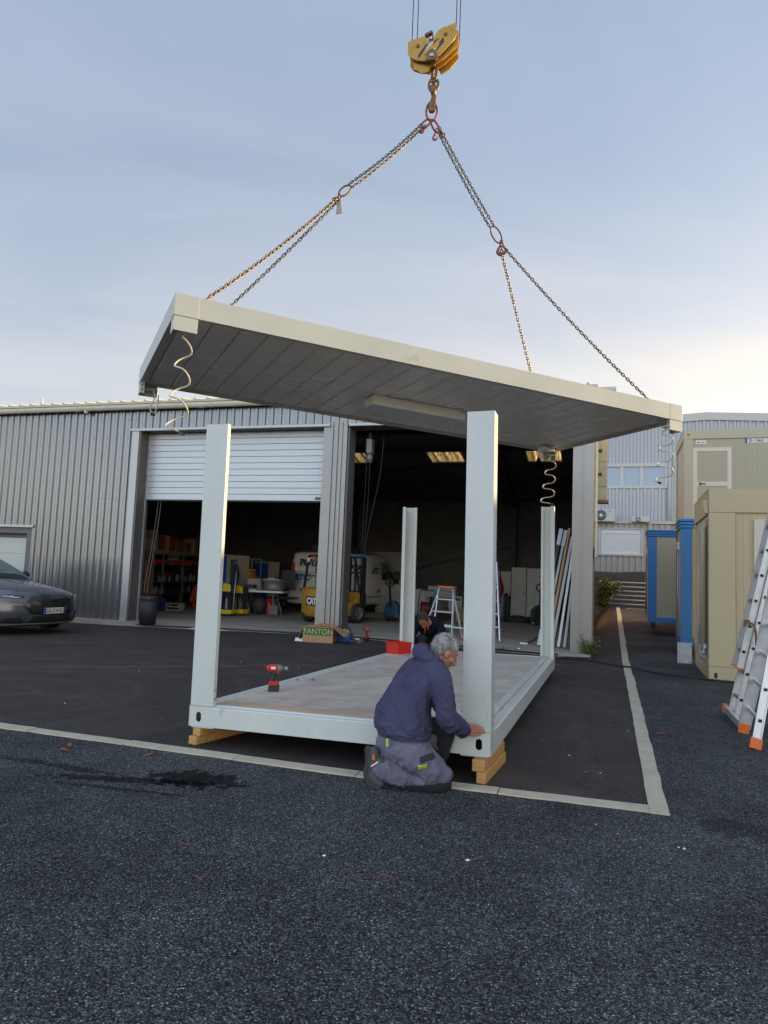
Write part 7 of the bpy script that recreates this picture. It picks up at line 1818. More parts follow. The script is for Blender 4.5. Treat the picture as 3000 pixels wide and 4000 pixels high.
cf = MB(); cf.tube([(2.247, -.178, .389), (2.268, -.138, .371)], [.0555, .0545], 16); cf = blob('cuff', cf, M_HOOD, man, vox=.006, it=3, fold=lambda p: .0015 * math.sin(p.z * 500))
wb_ = MB(); n8 = 30
rg = [((1.890, -.309, .335), LAT * .212, FWD * .170), ((1.886, -.305, .356), LAT * .222, FWD * .178), ((1.882, -.300, .385), LAT * .224, FWD * .178)]
loft(wb_, rg, 30); blob('waistband', wb_, M_HOOD, man, vox=.007, it=4, fold=lambda p: .0018 * math.sin(math.atan2(p.y + .3, p.x - 1.89) * 70) + wr(.005, 9, 2)(p))
# trousers
tr_ = MB()
loft(tr_, [((1.882, -.302, .385), LAT * .185, FWD * .145), ((1.868, -.305, .285), LAT * .205, FWD * .168), ((1.858, -.305, .215), LAT * .185, FWD * .155), ((1.865, -.31, .165), LAT * .12, FWD * .10)], 22)
limb(tr_, [(1.895, -.375, .285, .128), (1.985, -.375, .225, .122), (2.075, -.335, .150, .106), (2.140, -.297, .092, .088)], 6, 18)
limb(tr_, [(2.142, -.295, .083, .083), (2.03, -.335, .085, .084), (1.90, -.38, .098, .080), (1.80, -.405, .118, .074), (1.765, -.41, .135, .070)], 6, 16)
limb(tr_, [(1.84, -.19, .30, .115), (1.96, -.10, .32, .100), (2.085, -.045, .305, .078), (2.075, -.05, .20, .072), (2.05, -.06, .10, .066)], 6, 16)
tfold = lambda p: wr(.010, 8, 21, (1, 1, 1))(p) + wr(.009, 17, 4, (1.5, 1, .6))(p) * (1 if p.x < 2.0 or p.z < .12 else .6)
blob('trousers', tr_, M_TROU, man, vox=.0075, it=5, fold=tfold)
kp = MB(); limb(kp, [(2.148, -.297, .060, .082), (2.05, -.335, .052, .078), (1.955, -.372, .060, .070)], 6, 16)
kpad = blob('knee_pad', kp, M_PAD, man, vox=.0075, it=5, fold=wr(.006, 12, 6))
bm = bmesh.new(); bm.from_mesh(kpad.data); bmesh.ops.delete(bm, geom=[v for v in bm.verts if v.co.z > .085 + .14 * (v.co.x - 2.1) - .02 or v.co.z < .0], context='VERTS'); bm.to_mesh(kpad.data); bm.free()
kp = MB(); limb(kp, [(1.99, -.085, .335, .094), (2.09, -.046, .318, .083), (2.085, -.05, .22, .077), (2.06, -.06, .14, .070)], 6, 16); blob('knee_pad', kp, M_PAD, man, vox=.0075, it=5, fold=wr(.006, 12, 7))
# coloured tabs and pocket flap on the trousers
def patch(name, u0, v0, w, h, ang, mat, ref, z5=True, d=0.0):
    """small cloth tab lying on the near surface of the trousers at a picture point"""
    tr = [o_ for o_ in man.children if o_.name.startswith('trousers')][0]
    bt = BVHTree.FromPolygons([v.co for v in tr.data.vertices], [tuple(p_.vertices) for p_ in tr.data.polygons])
    c, n_, _, _ = bt.ray_cast(CAM, ray((1400 + u0 / 2.765) / K, (2400 + v0 / 2.765) / K).normalized())
    if c is None: c = at((1400 + u0 / 2.765) / K, (2400 + v0 / 2.765) / K, ref); n_ = (CAM - c).normalized()
    c = c + n_ * .002; x_ = V(0, 0, 1).cross(n_).normalized(); y_ = n_.cross(x_); x2 = x_ * math.cos(ang) + y_ * math.sin(ang); y2 = n_.cross(x2)
    mb = MB(); Mx = Matrix(((x2.x, y2.x, n_.x, c.x), (x2.y, y2.y, n_.y, c.y), (x2.z, y2.z, n_.z, c.z), (0, 0, 0, 1)))
    mb.prism([(-w / 2, -h / 2), (w / 2, -h / 2 * .8), (w / 2, h / 2), (-w / 2, h / 2 * .9)], -.012, .004, Mx)
    return child(mb.build(name, mat, bevel=.002), man)
patch('lime_tab', 318, 1385, .022, .056, R(10), M_LIME, -.475); patch('pocket_flap', 345, 1390, .030, .050, R(10), M_TROU, -.465)
patch('lime_tab', 692, 1645, .062, .026, R(8), M_LIME, -.428, d=.0); patch('thigh_pocket', 745, 1550, .105, .040, R(18), M_DGREYC, -.435)
# shoes
sh_ = MB(); limb(sh_, [(1.715, -.415, .225, .042), (1.722, -.418, .150, .046), (1.725, -.425, .085, .046), (1.745, -.435, .045, .042), (1.775, -.445, .034, .030)], 6, 14); limb(sh_, [(1.765, -.41, .16, .05), (1.735, -.415, .14, .05)], 4, 12)
shoe = blob('shoe', sh_, M_SHOE, man, vox=.006, it=4, fold=wr(.003, 14, 3))
so_ = MB(); limb(so_, [(1.672, -.412, .235, .030), (1.680, -.416, .165, .026), (1.678, -.424, .09, .032), (1.700, -.436, .028, .032), (1.765, -.448, .012, .026)], 7, 12)
sole = blob('shoe_sole', so_, M_SOLE, man, vox=.005, it=3)
mb = MB(); mb.cbox((1.728, -.469, .205), (.016, .006, .034)); child(mb.build('shoe_label', M_ORANGE), man)
mb = MB(); mb.tube(spline([(1.715, -.470, .145), (1.735, -.474, .16), (1.758, -.468, .178)]), .006, 6); child(mb.build('shoe_stripe', M_REFL), man)
sh_ = MB(); limb(sh_, [(2.02, -.075, .05, .045), (2.09, -.06, .04, .042), (2.16, -.05, .032, .03)], 5, 12); limb(sh_, [(2.04, -.065, .05, .05), (2.045, -.062, .12, .05)], 4, 12); blob('shoe', sh_, M_SHOE, man, vox=.006, it=4)

# --- the man crouching behind the rear left post
Y2 = 6.75
def q2(u, v, y=Y2): return at(u, v, y)
hc = q2(914, 1337, 6.42)
skin = MB(); Mh2 = head(skin, hc, V(.12, -.42, -.90), V(0, -.90, .42), 1.18)
c_sh = q2(923, 1349, 6.78); c_hip = V(c_sh.x + .03, 7.12, .42)
limb(skin, [(*c_sh, .07), (*((c_sh + hc) / 2), .055), (*hc, .05)])
limb(skin, [(*c_hip, .12), (*((c_hip + c_sh) / 2), .12), (*c_sh, .10)])
lsh = q2(899, 1352, 6.78); rsh = q2(948, 1354, 6.80); lh = q2(897, 1394, 6.45); rh = V(rsh.x + .0, 6.45, .30)
limb(skin, [(*lsh, .05), (*(lsh.lerp(lh, .5) + V(-.03, -.04, 0)), .042), (*lh, .03)])
for k in range(4): limb(skin, [(lh.x - .02 + .016 * k, lh.y, lh.z - .02, .0095), (lh.x - .024 + .018 * k, lh.y - .03, lh.z - .055, .008), (lh.x - .024 + .018 * k, lh.y - .05, lh.z - .075, .007)], 3, 8)
limb(skin, [(lh.x + .03, lh.y, lh.z - .01, .011), (lh.x + .05, lh.y - .02, lh.z - .04, .009)], 3, 8)
limb(skin, [(*rsh, .05), (rsh.x + .08, 6.62, .48, .042), (*rh, .03)])
for k in range(4): limb(skin, [(rh.x - .02 + .016 * k, rh.y, rh.z - .01, .0095), (rh.x - .024 + .018 * k, rh.y - .04, rh.z - .03, .008), (rh.x - .024 + .018 * k, rh.y - .06, rh.z - .05, .007)], 3, 8)
limb(skin, [(rh.x - .03, rh.y, rh.z, .011), (rh.x - .05, rh.y - .02, rh.z - .02, .009)], 3, 8)
k2 = q2(960, 1369, 6.72); k1 = V(c_hip.x - .14, 6.62, .12)
limb(skin, [(*c_hip, .09), (*k2, .055), (k2.x + .02, 7.05, .1, .04)]); limb(skin, [(c_hip.x - .08, 7.1, .38, .09), (*k1, .055), (k1.x, 7.05, .08, .04)])
man2 = blob('person', skin, M_SKIN, vox=.006, it=3, root_at=(c_hip.x, 6.9, 0.02))
tag(man2, 'short-haired man in a black hoodie crouching with bowed head behind the rear left post', 'person')
Mi = Mh2.inverted(); mb = MB(); mb.sphere((-.010, 0, .032), .094, 18, 12, (1.02, .84, .93), Mh2); mb.sphere((-.04, 0, -.005), .064, 14, 10, (.85, 1.06, 1.05), Mh2)
hb = blob('hair', mb, M_HAIRD, man2, vox=.006, it=3)
bm = bmesh.new(); bm.from_mesh(hb.data); bmesh.ops.delete(bm, geom=[v for v in bm.verts if (Mi @ v.co).x > .055 or (Mi @ v.co).z < -.05 or ((Mi @ v.co).x > 0 and (Mi @ v.co).z < .0)], context='VERTS'); bm.to_mesh(hb.data); bm.free()
hd = MB(); X = V(1, 0, 0)
loft(hd, [((c_hip.x, 7.06, .36), X * .21, V(0, .16, .05)), ((c_hip.x, 7.03, .46), X * .225, V(0, .15, .08)), ((c_sh.x + .02, 6.94, .60), X * .225, V(0, .12, .10)), ((c_sh.x + .01, 6.84, c_sh.z - .05), X * .22, V(0, .09, .11)), ((c_sh.x, 6.77, c_sh.z + .02), X * .15, V(0, .07, .09)), ((c_sh.x, 6.74, c_sh.z + .03), X * .085, V(0, .05, .07))], 22)
limb(hd, [(*(lsh + V(.05, .03, 0)), .085), (*lsh, .082), (*(lsh.lerp(lh, .5) + V(-.035, -.04, 0)), .068), (*(lh + V(0, 0, .05)), .050)], 6, 14)
limb(hd, [(*(rsh + V(-.05, .02, 0)), .085), (*rsh, .082), (rsh.x + .085, 6.62, .48, .068), (*(rh + V(0, .03, .04)), .05)], 6, 14)
limb(hd, [(c_sh.x - .12, 6.80, c_sh.z + .0, .05), (c_sh.x - .09, 6.90, c_sh.z + .06, .06), (c_sh.x, 6.94, c_sh.z + .08, .065), (c_sh.x + .10, 6.90, c_sh.z + .06, .06), (c_sh.x + .13, 6.80, c_sh.z + .0, .05)], 6, 12)
blob('hoodie', hd, M_BLKC, man2, vox=.010, it=5, fold=wr(.010, 6, 2))
for dx, l_ in ((.0, .16), (.055, .10)):
    a = hc + V(.03 + dx, .02, -.085); mb = MB(); mb.tube([a, a + V(.004, .0, -l_ * .5), a + V(-.004, .01, -l_)], .0065, 6); child(mb.build('hood_cord', M_ORANGE), man2)
tr_ = MB()
loft(tr_, [((c_hip.x, 7.08, .44), X * .19, V(0, .15, 0)), ((c_hip.x, 7.09, .30), X * .2, V(0, .16, 0)), ((c_hip.x, 7.08, .2), X * .15, V(0, .12, 0))], 18)
limb(tr_, [(c_hip.x + .09, 7.05, .38, .11), (*k2, .085), (k2.x + .02, 7.0, .12, .07), (k2.x + .02, 7.08, .06, .06)], 6, 14); limb(tr_, [(c_hip.x - .09, 7.05, .36, .115), (k1.x, k1.y, .16, .10), (k1.x, 7.08, .08, .07)], 6, 14)
limb(tr_, [(c_hip.x - .12, 6.75, .30, .10), (c_hip.x - .13, 6.62, .16, .095)], 5, 12)
blob('trousers', tr_, M_DGREYC, man2, vox=.010, it=5, fold=wr(.008, 8, 9))
for x in (k2.x + .02, k1.x):
    mb = MB(); limb(mb, [(x, 7.12, .05, .05), (x, 6.98, .04, .04)], 4, 10); blob('shoe', mb, M_SHOE, man2, vox=.008, it=3)
# ------------------------------------------------------------------ car at the left edge
M_CAR = pbr('grey_metallic', (0.10, 0.102, 0.118), .24, .5, .06, 2, rv=.04); M_CAR.node_tree.nodes['Principled BSDF'].inputs['Coat Weight'].default_value = .7
M_GRILLE = pbr('grille_gloss', (0.03, 0.03, 0.033), .2, .2, .05, 2, rv=.03); M_HLAMP = pbr('lamp_clear', (0.55, 0.57, 0.60), .12, .3, .1, 8)
CH = R(-3); nose = on(117, 1313, .49)
car = thing('parked_car', 'dark grey electric car parked nose out beside the corrugated wall at the left edge', 'car', (nose.x, nose.y, gz(nose.x, nose.y)), CH)
cprof = [(-0.16, 0.17), (-0.05, 0.2), (-0.01, 0.3), (0.0, 0.44), (-0.012, 0.6), (-0.05, 0.72), (-0.14, 0.8), (-0.36, 0.86), (-0.825, 0.925), (-1.35, 0.985), (-1.57, 1.03), (-1.69, 1.09), (-2.1, 1.33), (-2.47, 1.5), (-2.75, 1.57), (-3.15, 1.605), (-3.65, 1.57), (-4.25, 1.4), (-4.75, 1.14), (-4.97, 1.02), (-5.05, 0.8), (-5.07, 0.45), (-4.95, 0.22), (-4.25, 0.18), (-2.75, 0.17), (-1.35, 0.17)]
cprof = sub(cprof, 3)
def sm(t): t = max(0, min(1, t)); return t * t * (3 - 2 * t)
def cw_(x, z, s):
    hw = .94 * (1 - .27 * sm((z - .92) / .66) - .05 * sm((.42 - z) / .3))
    y = hw * s; a = abs(s)
    x2 = x - .36 * a ** 2.6 * sm((x + 1.6) / 1.4)
    if x < -3.95: x2 = x + .35 * a ** 2.5 * sm((-x - 3.95) / 1.0)
    z2 = z - .10 * a ** 4 * sm((x + 1.75) / .3) * sm((z - .7) / .15) + (.03 * math.cos(min(1, a / .55) * math.pi / 2) * sm((x + 1.65) / .4) * sm((z - .8) / .08) if x < -.15 else 0)
    if z > 1.0 and x < -1.55: z2 -= .05 * a ** 2
    return (x2, y, z2)
mb = MB(); shell(mb, cprof, [-1, -.985, -.95, -.88, -.8, -.65, -.5, -.3, 0, .3, .5, .65, .8, .88, .95, .985, 1], cw_); cb_ = mb.build('body', M_CAR, car)
def fx_(z):
    P_ = [(.17, -.16), (.20, -.05), (.30, -.01), (.44, 0), (.60, -.012), (.72, -.05), (.80, -.14), (.86, -.34)]
    for (a, b), (c, d) in zip(P_, P_[1:]):
        if a <= z <= c: return b + (d - b) * (z - a) / (c - a)
    return 0
def cpatch(name, outline, mat, d=.006, par=None, side=None, th=.02):
    """panel laid on the car front; outline in (s, z)"""
    n_ = 10; S0, S1 = min(p[0] for p in outline), max(p[0] for p in outline)
    tri = []; mb = MB()
    def span(s):
        zs = []
        for (a, b), (c, d_) in zip(outline, outline[1:] + outline[:1]):
            if (a <= s <= c or c <= s <= a) and abs(c - a) > 1e-9: zs.append(b + (d_ - b) * (s - a) / (c - a))
        return (min(zs), max(zs)) if zs else (0, 0)
    cols = [S0 + (S1 - S0) * (i / n_) for i in range(n_ + 1)]; m_ = 5
    for off in (d, d - th):
        for s in cols:
            z0, z1 = span(min(max(s, S0 + 1e-4), S1 - 1e-4))
            for j in range(m_ + 1):
                z = z0 + (z1 - z0) * j / m_; p = V(*cw_(fx_(z), z, s)); nn = V(1, s * 1.1 * abs(s), .25).normalized(); mb.v.append(tuple(p + nn * off))
    w_ = m_ + 1; N2 = (n_ + 1) * w_
    for i in range(n_):
        for j in range(m_):
            a = i * w_ + j; mb.f.append((a, a + w_, a + w_ + 1, a + 1)); mb.m.append(0); mb.sm.append(True); mb.f.append((N2 + a, N2 + a + 1, N2 + a + w_ + 1, N2 + a + w_)); mb.m.append(0); mb.sm.append(True)
    rim = [i * w_ for i in range(n_ + 1)] + [n_ * w_ + j for j in range(1, w_)] + [i * w_ + m_ for i in range(n_ - 1, -1, -1)] + [j for j in range(m_ - 1, 0, -1)]
    for a, b in zip(rim, rim[1:] + rim[:1]): mb.f.append((b, a, a + N2, b + N2)); mb.m.append(0); mb.sm.append(False)
    return mb.build(name, mat, par or car)
cpatch('grille_surround', [(-.66, .56), (-.58, .735), (-.30, .76), (.30, .76), (.58, .735), (.66, .56), (.50, .38), (-.50, .38)], M_BLKPL, .004)
gr = cpatch('grille', [(-.62, .57), (-.55, .715), (-.28, .735), (.28, .735), (.55, .715), (.62, .57), (.47, .40), (-.47, .40)], M_GRILLE, .014)
cpatch('lower_intake', [(-.58, .26), (-.46, .395), (.46, .395), (.58, .26), (.40, .215), (-.40, .215)], M_BLKPL, .008)
cpatch('splitter', [(-.97, .185), (-.97, .205), (-.5, .222), (.5, .222), (.97, .205), (.97, .185)], M_GREYM, .016)
for s in (-1, 1):
    cpatch('air_duct', [(s * .62, .24), (s * .70, .40), (s * .90, .42), (s * .985, .24)], M_BLKPL, .006); cpatch('duct_blade', [(s * .66, .245), (s * .73, .36), (s * .88, .375), (s * .95, .245)], M_GRILLE, .018)
    hl = cpatch('headlight', [(s * .60, .700), (s * .66, .745), (s * .90, .79), (s * .995, .80), (s * .995, .745), (s * .80, .712)], M_BLKPL, .010)
    cpatch('light_strip', [(s * .66, .700), (s * .70, .716), (s * .99, .757), (s * .99, .742), (s * .80, .706)], M_HLAMP, .016, par=hl)
    for k in range(3): cpatch('lamp_lens', [(s * (.76 + .08 * k), .735 + .012 * k), (s * (.80 + .08 * k), .755 + .014 * k), (s * (.82 + .08 * k), .755 + .014 * k), (s * (.81 + .08 * k), .732 + .014 * k)], M_HLAMP, .017, par=hl)
mb = MB(); mb.prism([(-.095, .004), (-.06, .022), (-.03, .016), (.0, .024), (.04, .020), (.075, .036), (.095, .030), (.07, .008), (.045, -.004), (.06, -.030), (.035, -.012), (.0, -.004), (-.02, -.034), (-.035, -.008), (-.06, .002)], 0, .006, Matrix.Translation((.012, 0, .655)) @ Matrix(((0, 0, 1, 0), (1, 0, 0, 0), (0, 1, 0, 0), (0, 0, 0, 1))))
mb.build('horse_emblem', M_BLKPL, gr)
number_plate('GX-314-RC', Matrix.Translation((.022, .26, .405)) @ Matrix.Rotation(R(-90), 4, 'Z') @ Matrix.Translation((0, 0, 0)) if False else Matrix.Translation((.024, -.26, .405)) @ Matrix.Rotation(R(90), 4, 'Z'), .52, .11, car, True, sx=.86)
def cq(pts, name, mat, d=.006, n_=8):
    mb = MB(); m_ = len(pts); q = []
    for x, z, s in pts: q.append(V(*cw_(x, z, s)) + V(.3, s * .3, .9).normalized() * d)
    mb.add(q, [tuple(range(m_))]); return mb.build(name, mat, car, clean=False)
M_CGL = glass('windscreen_green', (.10, .15, .13), .05)
mb = MB(); cols = [-.86 + 1.72 * i / 12 for i in range(13)]; rows = [(-1.73, 1.115), (-1.90, 1.215), (-2.10, 1.33), (-2.30, 1.42), (-2.43, 1.48)]
for x, z in rows:
    for s in cols: p = V(*cw_(x, z, s)); mb.v.append(tuple(p + V(.5, 0, .86) * .008))
for j in range(4):
    for i in range(12): a = j * 13 + i; mb.f.append((a, a + 1, a + 14, a + 13)); mb.m.append(0); mb.sm.append(True)
mb.build('windscreen', M_CGL, car, clean=False)
mb = MB()
for s in cols: p = V(*cw_(-1.71, 1.10, s)); mb.v.append(tuple(p + V(.6, 0, .8) * .009)); p = V(*cw_(-1.59, 1.04, s)); mb.v.append(tuple(p + V(.6, 0, .8) * .009))
for i in range(12): mb.f.append((i * 2, i * 2 + 1, i * 2 + 3, i * 2 + 2)); mb.m.append(0); mb.sm.append(True)
mb.build('cowl', M_BLKPL, car, clean=False)
for s in (-1, 1):
    mb = MB(); rows = [(-1.9, 1.10), (-2.45, 1.42), (-3.15, 1.50), (-3.85, 1.42), (-4.25, 1.18), (-3.15, 1.06)]
    q = [V(*cw_(x, z, s)) + V(0, s * .006, 0) for x, z in rows]; mb.add(q, [tuple(range(6))]); mb.build('side_window', M_GL, car, clean=False)
    mb = MB(); mb.sphere((-1.97, s * 1.02, 1.08), .11, 14, 10, (.7, 1.05, .75)); mb.bar((-1.97, s * .88, 1.02), (-1.97, s * .98, 1.05), .05, .04); mb.build('mirror', M_BLKPL, car)
    for x in (-.98, -4.05):
        w0 = wheel(car, x, s * .83, .35, .24, s)

# ------------------------------------------------------------------ tools and small things
def impact(label, name, p, rz, s=1.0, socket=True, lay=None):
    t = thing(name, label, 'power tool', p, rz)
    mb = MB(); mb.prism([(-.048, 0), (.045, 0), (.05, .012), (.05, .055), (.04, .062), (-.042, .062), (-.05, .05), (-.05, .01)], -.04, .04, XZ); b = mb.build('battery', M_BLKPL, t, bevel=.004)
    mb = MB(); mb.prism([(-.05, .063), (.044, .063), (.05, .075), (.03, .10), (-.02, .105), (-.052, .09)], -.036, .036, XZ); mb.build('battery_mount', M_RED, t, bevel=.006)
    mb = MB(); limb(mb, [(-.012, 0, .10, .021), (-.002, 0, .14, .020), (.010, 0, .185, .023)], 4, 12); mb.build('grip', M_BLKPL, t)
    mb = MB(); limb(mb, [(-.055, 0, .225, .033), (-.02, 0, .228, .037), (.025, 0, .228, .036)], 4, 16); mb.sphere((-.05, 0, .225), .034, 12, 8, (.5, 1, 1)); mb.prism([(.0, .185), (.05, .185), (.055, .20), (.0, .20)], -.018, .018, XZ); mb.build('motor_housing', M_RED, t)
    mb = MB(); mb.box(-.03, .015, -.0385, -.036, .218, .245); mb.build('label_strip', M_WHITE, t)
    mb = MB(); Mx = Matrix.Translation((.03, 0, .228)) @ Matrix.Rotation(R(90), 4, 'Y'); mb.lathe([(.036, 0), (.034, .03), (.024, .05), (.018, .056), (.0001, .056)], 18, Mx); mb.build('nose', M_GREYM if socket else M_BLKPL, t)
    if socket: mb = MB(); mb.lathe([(.0001, .05), (.014, .05), (.014, .07), (.019, .072), (.019, .10), (.012, .10), (.011, .085), (.0001, .085)], 16, Mx); mb.build('socket', M_STEEL, t)
    else: mb = MB(); mb.lathe([(.0001, .05), (.02, .05), (.012, .085), (.0001, .09)], 12, Mx); mb.build('chuck', M_BLKPL, t)
    mb = MB(); mb.prism([(.018, .165), (.034, .17), (.036, .19), (.02, .19)], -.008, .008, XZ); mb.build('trigger', M_RED, t)
    if s != 1.0: t.scale = (s, s, s)
    return t
def onfloor(u, v, dz=0.0):
    n_ = CM.to_3x3() @ V(0, 0, 1); return onplane(u, v, CM @ V(1, 1, HB + .005 + dz), n_)
p = onfloor(591, 1493); impact('red impact wrench with a steel socket standing on the cabin floor', 'impact_wrench', p, R(16), .93)
p = on(791, 1386, .02); impact('red and black cordless drill standing on the ground by the hall threshold', 'cordless_drill', (p.x, p.y, gz(p.x, p.y)), R(150), 1.0, False)
# red open-fronted bin on the rear left of the floor
p = onfloor(861, 1411); t = thing('plastic_bin', 'bright red open plastic bin on the far left of the cabin floor', 'bin', p, R(-32))
Lb, Wb, Hb_ = .26, .26, .165
mb = MB(); mb.box(-Lb / 2, Lb / 2, -Wb / 2, Wb / 2, 0, .004)
for y in (-Wb / 2, Wb / 2 - .005): mb.prism([(-Lb / 2, 0), (Lb / 2, 0), (Lb / 2 + .012, Hb_), (-Lb / 2 - .012, Hb_)], -(y + .005), -y, XZ)
for x, q in ((-Lb / 2, -1), (Lb / 2, 1)): mb.prism([(x, 0), (x + q * .005, 0), (x + q * .017, Hb_), (x + q * .012, Hb_)], -Wb / 2 + .0055, Wb / 2 - .0055, Matrix(((1, 0, 0, 0), (0, 0, 1, 0), (0, 1, 0, 0), (0, 0, 0, 1))))
mb.build('tub', M_RED, t, bevel=.0015)
mb = MB()
for y in (-Wb / 2 - .010, Wb / 2): mb.box(-Lb / 2 - .022, Lb / 2 + .022, y, y + .010, Hb_ - .014, Hb_ + .004)
for x in (-Lb / 2 - .022, Lb / 2 + .012): mb.box(x, x + .010, -Wb / 2 + .0005, Wb / 2 - .0005, Hb_ - .014, Hb_ + .004)
mb.build('rim', M_RED, t)
bolt0 = None
for (u, v) in ((882, 1417), (676, 1471 + 0), (1112, 1400), (1118, 1404), (663, 1486)):
    p = onfloor(u, v) if v < 1480 else onfloor(640, 1471)
    if bolt0 is None:
        mb = MB(); Mx = Matrix.Rotation(R(75), 4, 'Y'); mb.lathe([(.0001, 0), (.016, 0), (.016, .012), (.009, .013), (.009, .04), (.0001, .04)], 6, Mx); mb.lathe([(.024, .012), (.024, .015), (.0001, .015)], 14, Mx); o = bolt0 = mb.build('bolt', M_STEEL)
        tag(o, 'loose hex bolt lying on the cabin floor', 'bolt', 'loose bolts on the cabin floor')
    else: o = bolt0.copy(); COL.objects.link(o)
    o.location = p + V(0, 0, .016); o.rotation_euler = (0, 0, random.uniform(0, 6)); o.scale = (.7, .7, .7)
# cardboard box with lettering
p = on(682, 1390, .02); bxr = R(8)
t = thing('cardboard_box', 'open brown cardboard box with green lettered band by the centre pillar', 'box', (p.x - .02, p.y + .25, gz(p.x, p.y)), bxr)
bw, bd_, bh = .60, .40, .30
mb = MB(); mb.box(-bw / 2, bw / 2, -bd_ / 2, -bd_ / 2 + .006, 0, bh); mb.box(-bw / 2, bw / 2, bd_ / 2 - .006, bd_ / 2, 0, bh); mb.box(-bw / 2, -bw / 2 + .006, -bd_ / 2 + .006, bd_ / 2 - .006, 0, bh); mb.box(bw / 2 - .006, bw / 2, -bd_ / 2 + .006, bd_ / 2 - .006, 0, bh); mb.box(-bw / 2, bw / 2, -bd_ / 2, bd_ / 2, .0, .006)
mb.build('side', M_CARD, t)
mb = MB(); mb.add([(bw / 2, -bd_ / 2, bh), (bw / 2, bd_ / 2, bh), (bw / 2 + .24, bd_ / 2 - .02, bh - .17), (bw / 2 + .24, -bd_ / 2 - .03, bh - .17)], [(0, 1, 2, 3)]); f1 = mb.build('flap', M_CARD, t, clean=False); f1.modifiers.new('t', 'SOLIDIFY').thickness = .006
mb = MB(); mb.add([(-bw / 2, -bd_ / 2, bh), (-bw / 2, bd_ / 2, bh), (-bw / 2 - .10, bd_ / 2 - .02, bh - .24), (-bw / 2 - .10, -bd_ / 2 + .03, bh - .24)], [(0, 1, 2, 3)]); f1 = mb.build('flap', M_CARD, t, clean=False); f1.modifiers.new('t', 'SOLIDIFY').thickness = .006
mb = MB(); mb.box(-bw / 2, bw / 2, -.14, bd_ / 2, bh - .008, bh - .002); mb.build('lid', M_CARD, t)
mb = MB(); mb.box(-bw / 2 + .008, bw / 2 - .008, -bd_ / 2 - .0018, -bd_ / 2 - .0004, bh - .16, bh - .005); gb = mb.build('green_band', pbr('green_print', (.035, .13, .025), .7, 0, .1), t)
text('FANTON', .155, face_y(-bw / 2 + .015, -bd_ / 2 - .002, bh - .14), pbr('letter_cream', (.50, .42, .26), .8), gb, sx=.92, ext=.0004)
t2 = thing('ratchet_strap', 'bright orange strap bundled on top of the open cardboard box', 'strap', (p.x + .05, p.y + .25, gz(p.x, p.y) + bh + .004), bxr)
g = random.Random(44)
for k in range(5):
    mb = MB(); a0 = g.uniform(-.15, .1); pts = spline([(a0, g.uniform(-.06, .02), .012), (a0 + .06, g.uniform(-.06, .06), .05), (a0 + .13, g.uniform(-.05, .05), .03), (a0 + .2, g.uniform(-.05, .05), .055)]); mb.tube(pts, .018, 6, flat=.35); mb.build('strap_loop', M_ORANGE, t2)
mb = MB(); mb.cbox((.05, 0, .04), (.09, .05, .03)); mb.build('ratchet', M_RUST, t2)
# blue tool tote, profile offcuts, hand tools
p = on(737, 1388, .02)
t = thing('tool_tote', 'small blue open tool tote with a tan grip beside the centre pillar', 'tool tote', (p.x, p.y + .12, gz(p.x, p.y)), R(6))
mb = MB(); mb.prism([(-.15, 0), (.15, 0), (.17, .16), (-.17, .16)], -.10, .10, XZ); mb.build('tub', M_LBLUE, t, bevel=.01)
mb = MB(); mb.tube(spline([(-.14, 0, .15), (-.11, 0, .26), (.0, 0, .29), (.11, 0, .26), (.14, 0, .15)]), .016, 8); mb.build('handle', M_BLKPL, t)
mb = MB(); mb.prism([(-.15, .161), (.14, .161), (.12, .22), (.02, .25), (-.12, .22)], -.06, .07, XZ); mb.build('tool_pouch', M_CARD, t, bevel=.02)
simple('brown_cloth', 'brown cloth bundle on the ground between the cardboard box and the blue tote', 'cloth', (p.x - .30, p.y + .22, gz(p.x, p.y)), [('fold', M_CARD, lambda m: m.sphere((0, 0, .06), .11, 12, 8, (1.2, .8, .6))), ('fold', M_SHELF, lambda m: m.sphere((.06, -.03, .10), .07, 12, 8, (1.3, .8, .5)))])
p = on(655, 1388, .02)
for k, (dx, dy, l_, lab) in enumerate(((-.02, 0.06, .40, 'longer bent galvanised offcut on the asphalt before the cardboard box'), (.24, .10, .22, 'shorter bent galvanised offcut on the asphalt before the cardboard box'))):
    mb = MB(); q = [(0, 0), (.02, .06), (.09, .065), (.11, .0), (.105, 0), (.086, .058), (.024, .054), (.006, 0)]; mb.prism(q, -l_ / 2, l_ / 2, YZ); o = tag(mb.build('metal_offcut', M_GALV, bevel=.001), lab, 'offcut', 'galvanised offcuts'); o.location = (p.x + dx, p.y + dy, gz(p.x, p.y)); o.rotation_euler = (0, 0, R(-6 + 20 * k))
p = on(757, 1389, .02)
simple('screwdriver', 'blue-handled tool lying on the asphalt right of the blue tote', 'screwdriver', (p.x, p.y, gz(p.x, p.y)), [('handle', M_LBLUE, lambda m: m.tube([(-.1, 0, .022), (.08, .01, .022)], [.02, .022], 8)), ('blade', M_STEEL, lambda m: m.tube([(.08, .01, .02), (.24, .02, .012)], .006, 6))], R(-4))
p = on(768, 1385, .02)
simple('tape_measure', 'small white and black tape roll by the hall threshold', 'tape roll', (p.x + .02, p.y + .05, gz(p.x, p.y)), [('case', M_WHITE, lambda m: m.lathe([(.0001, 0), (.05, 0), (.05, .04), (.0001, .04)], 14)), ('disc', M_BLKPL, lambda m: m.lathe([(.0001, .041), (.03, .041), (.03, .05), (.0001, .05)], 12)), ('strip', M_DOORW, lambda m: m.box(.05, .17, -.012, .012, 0, .006))])
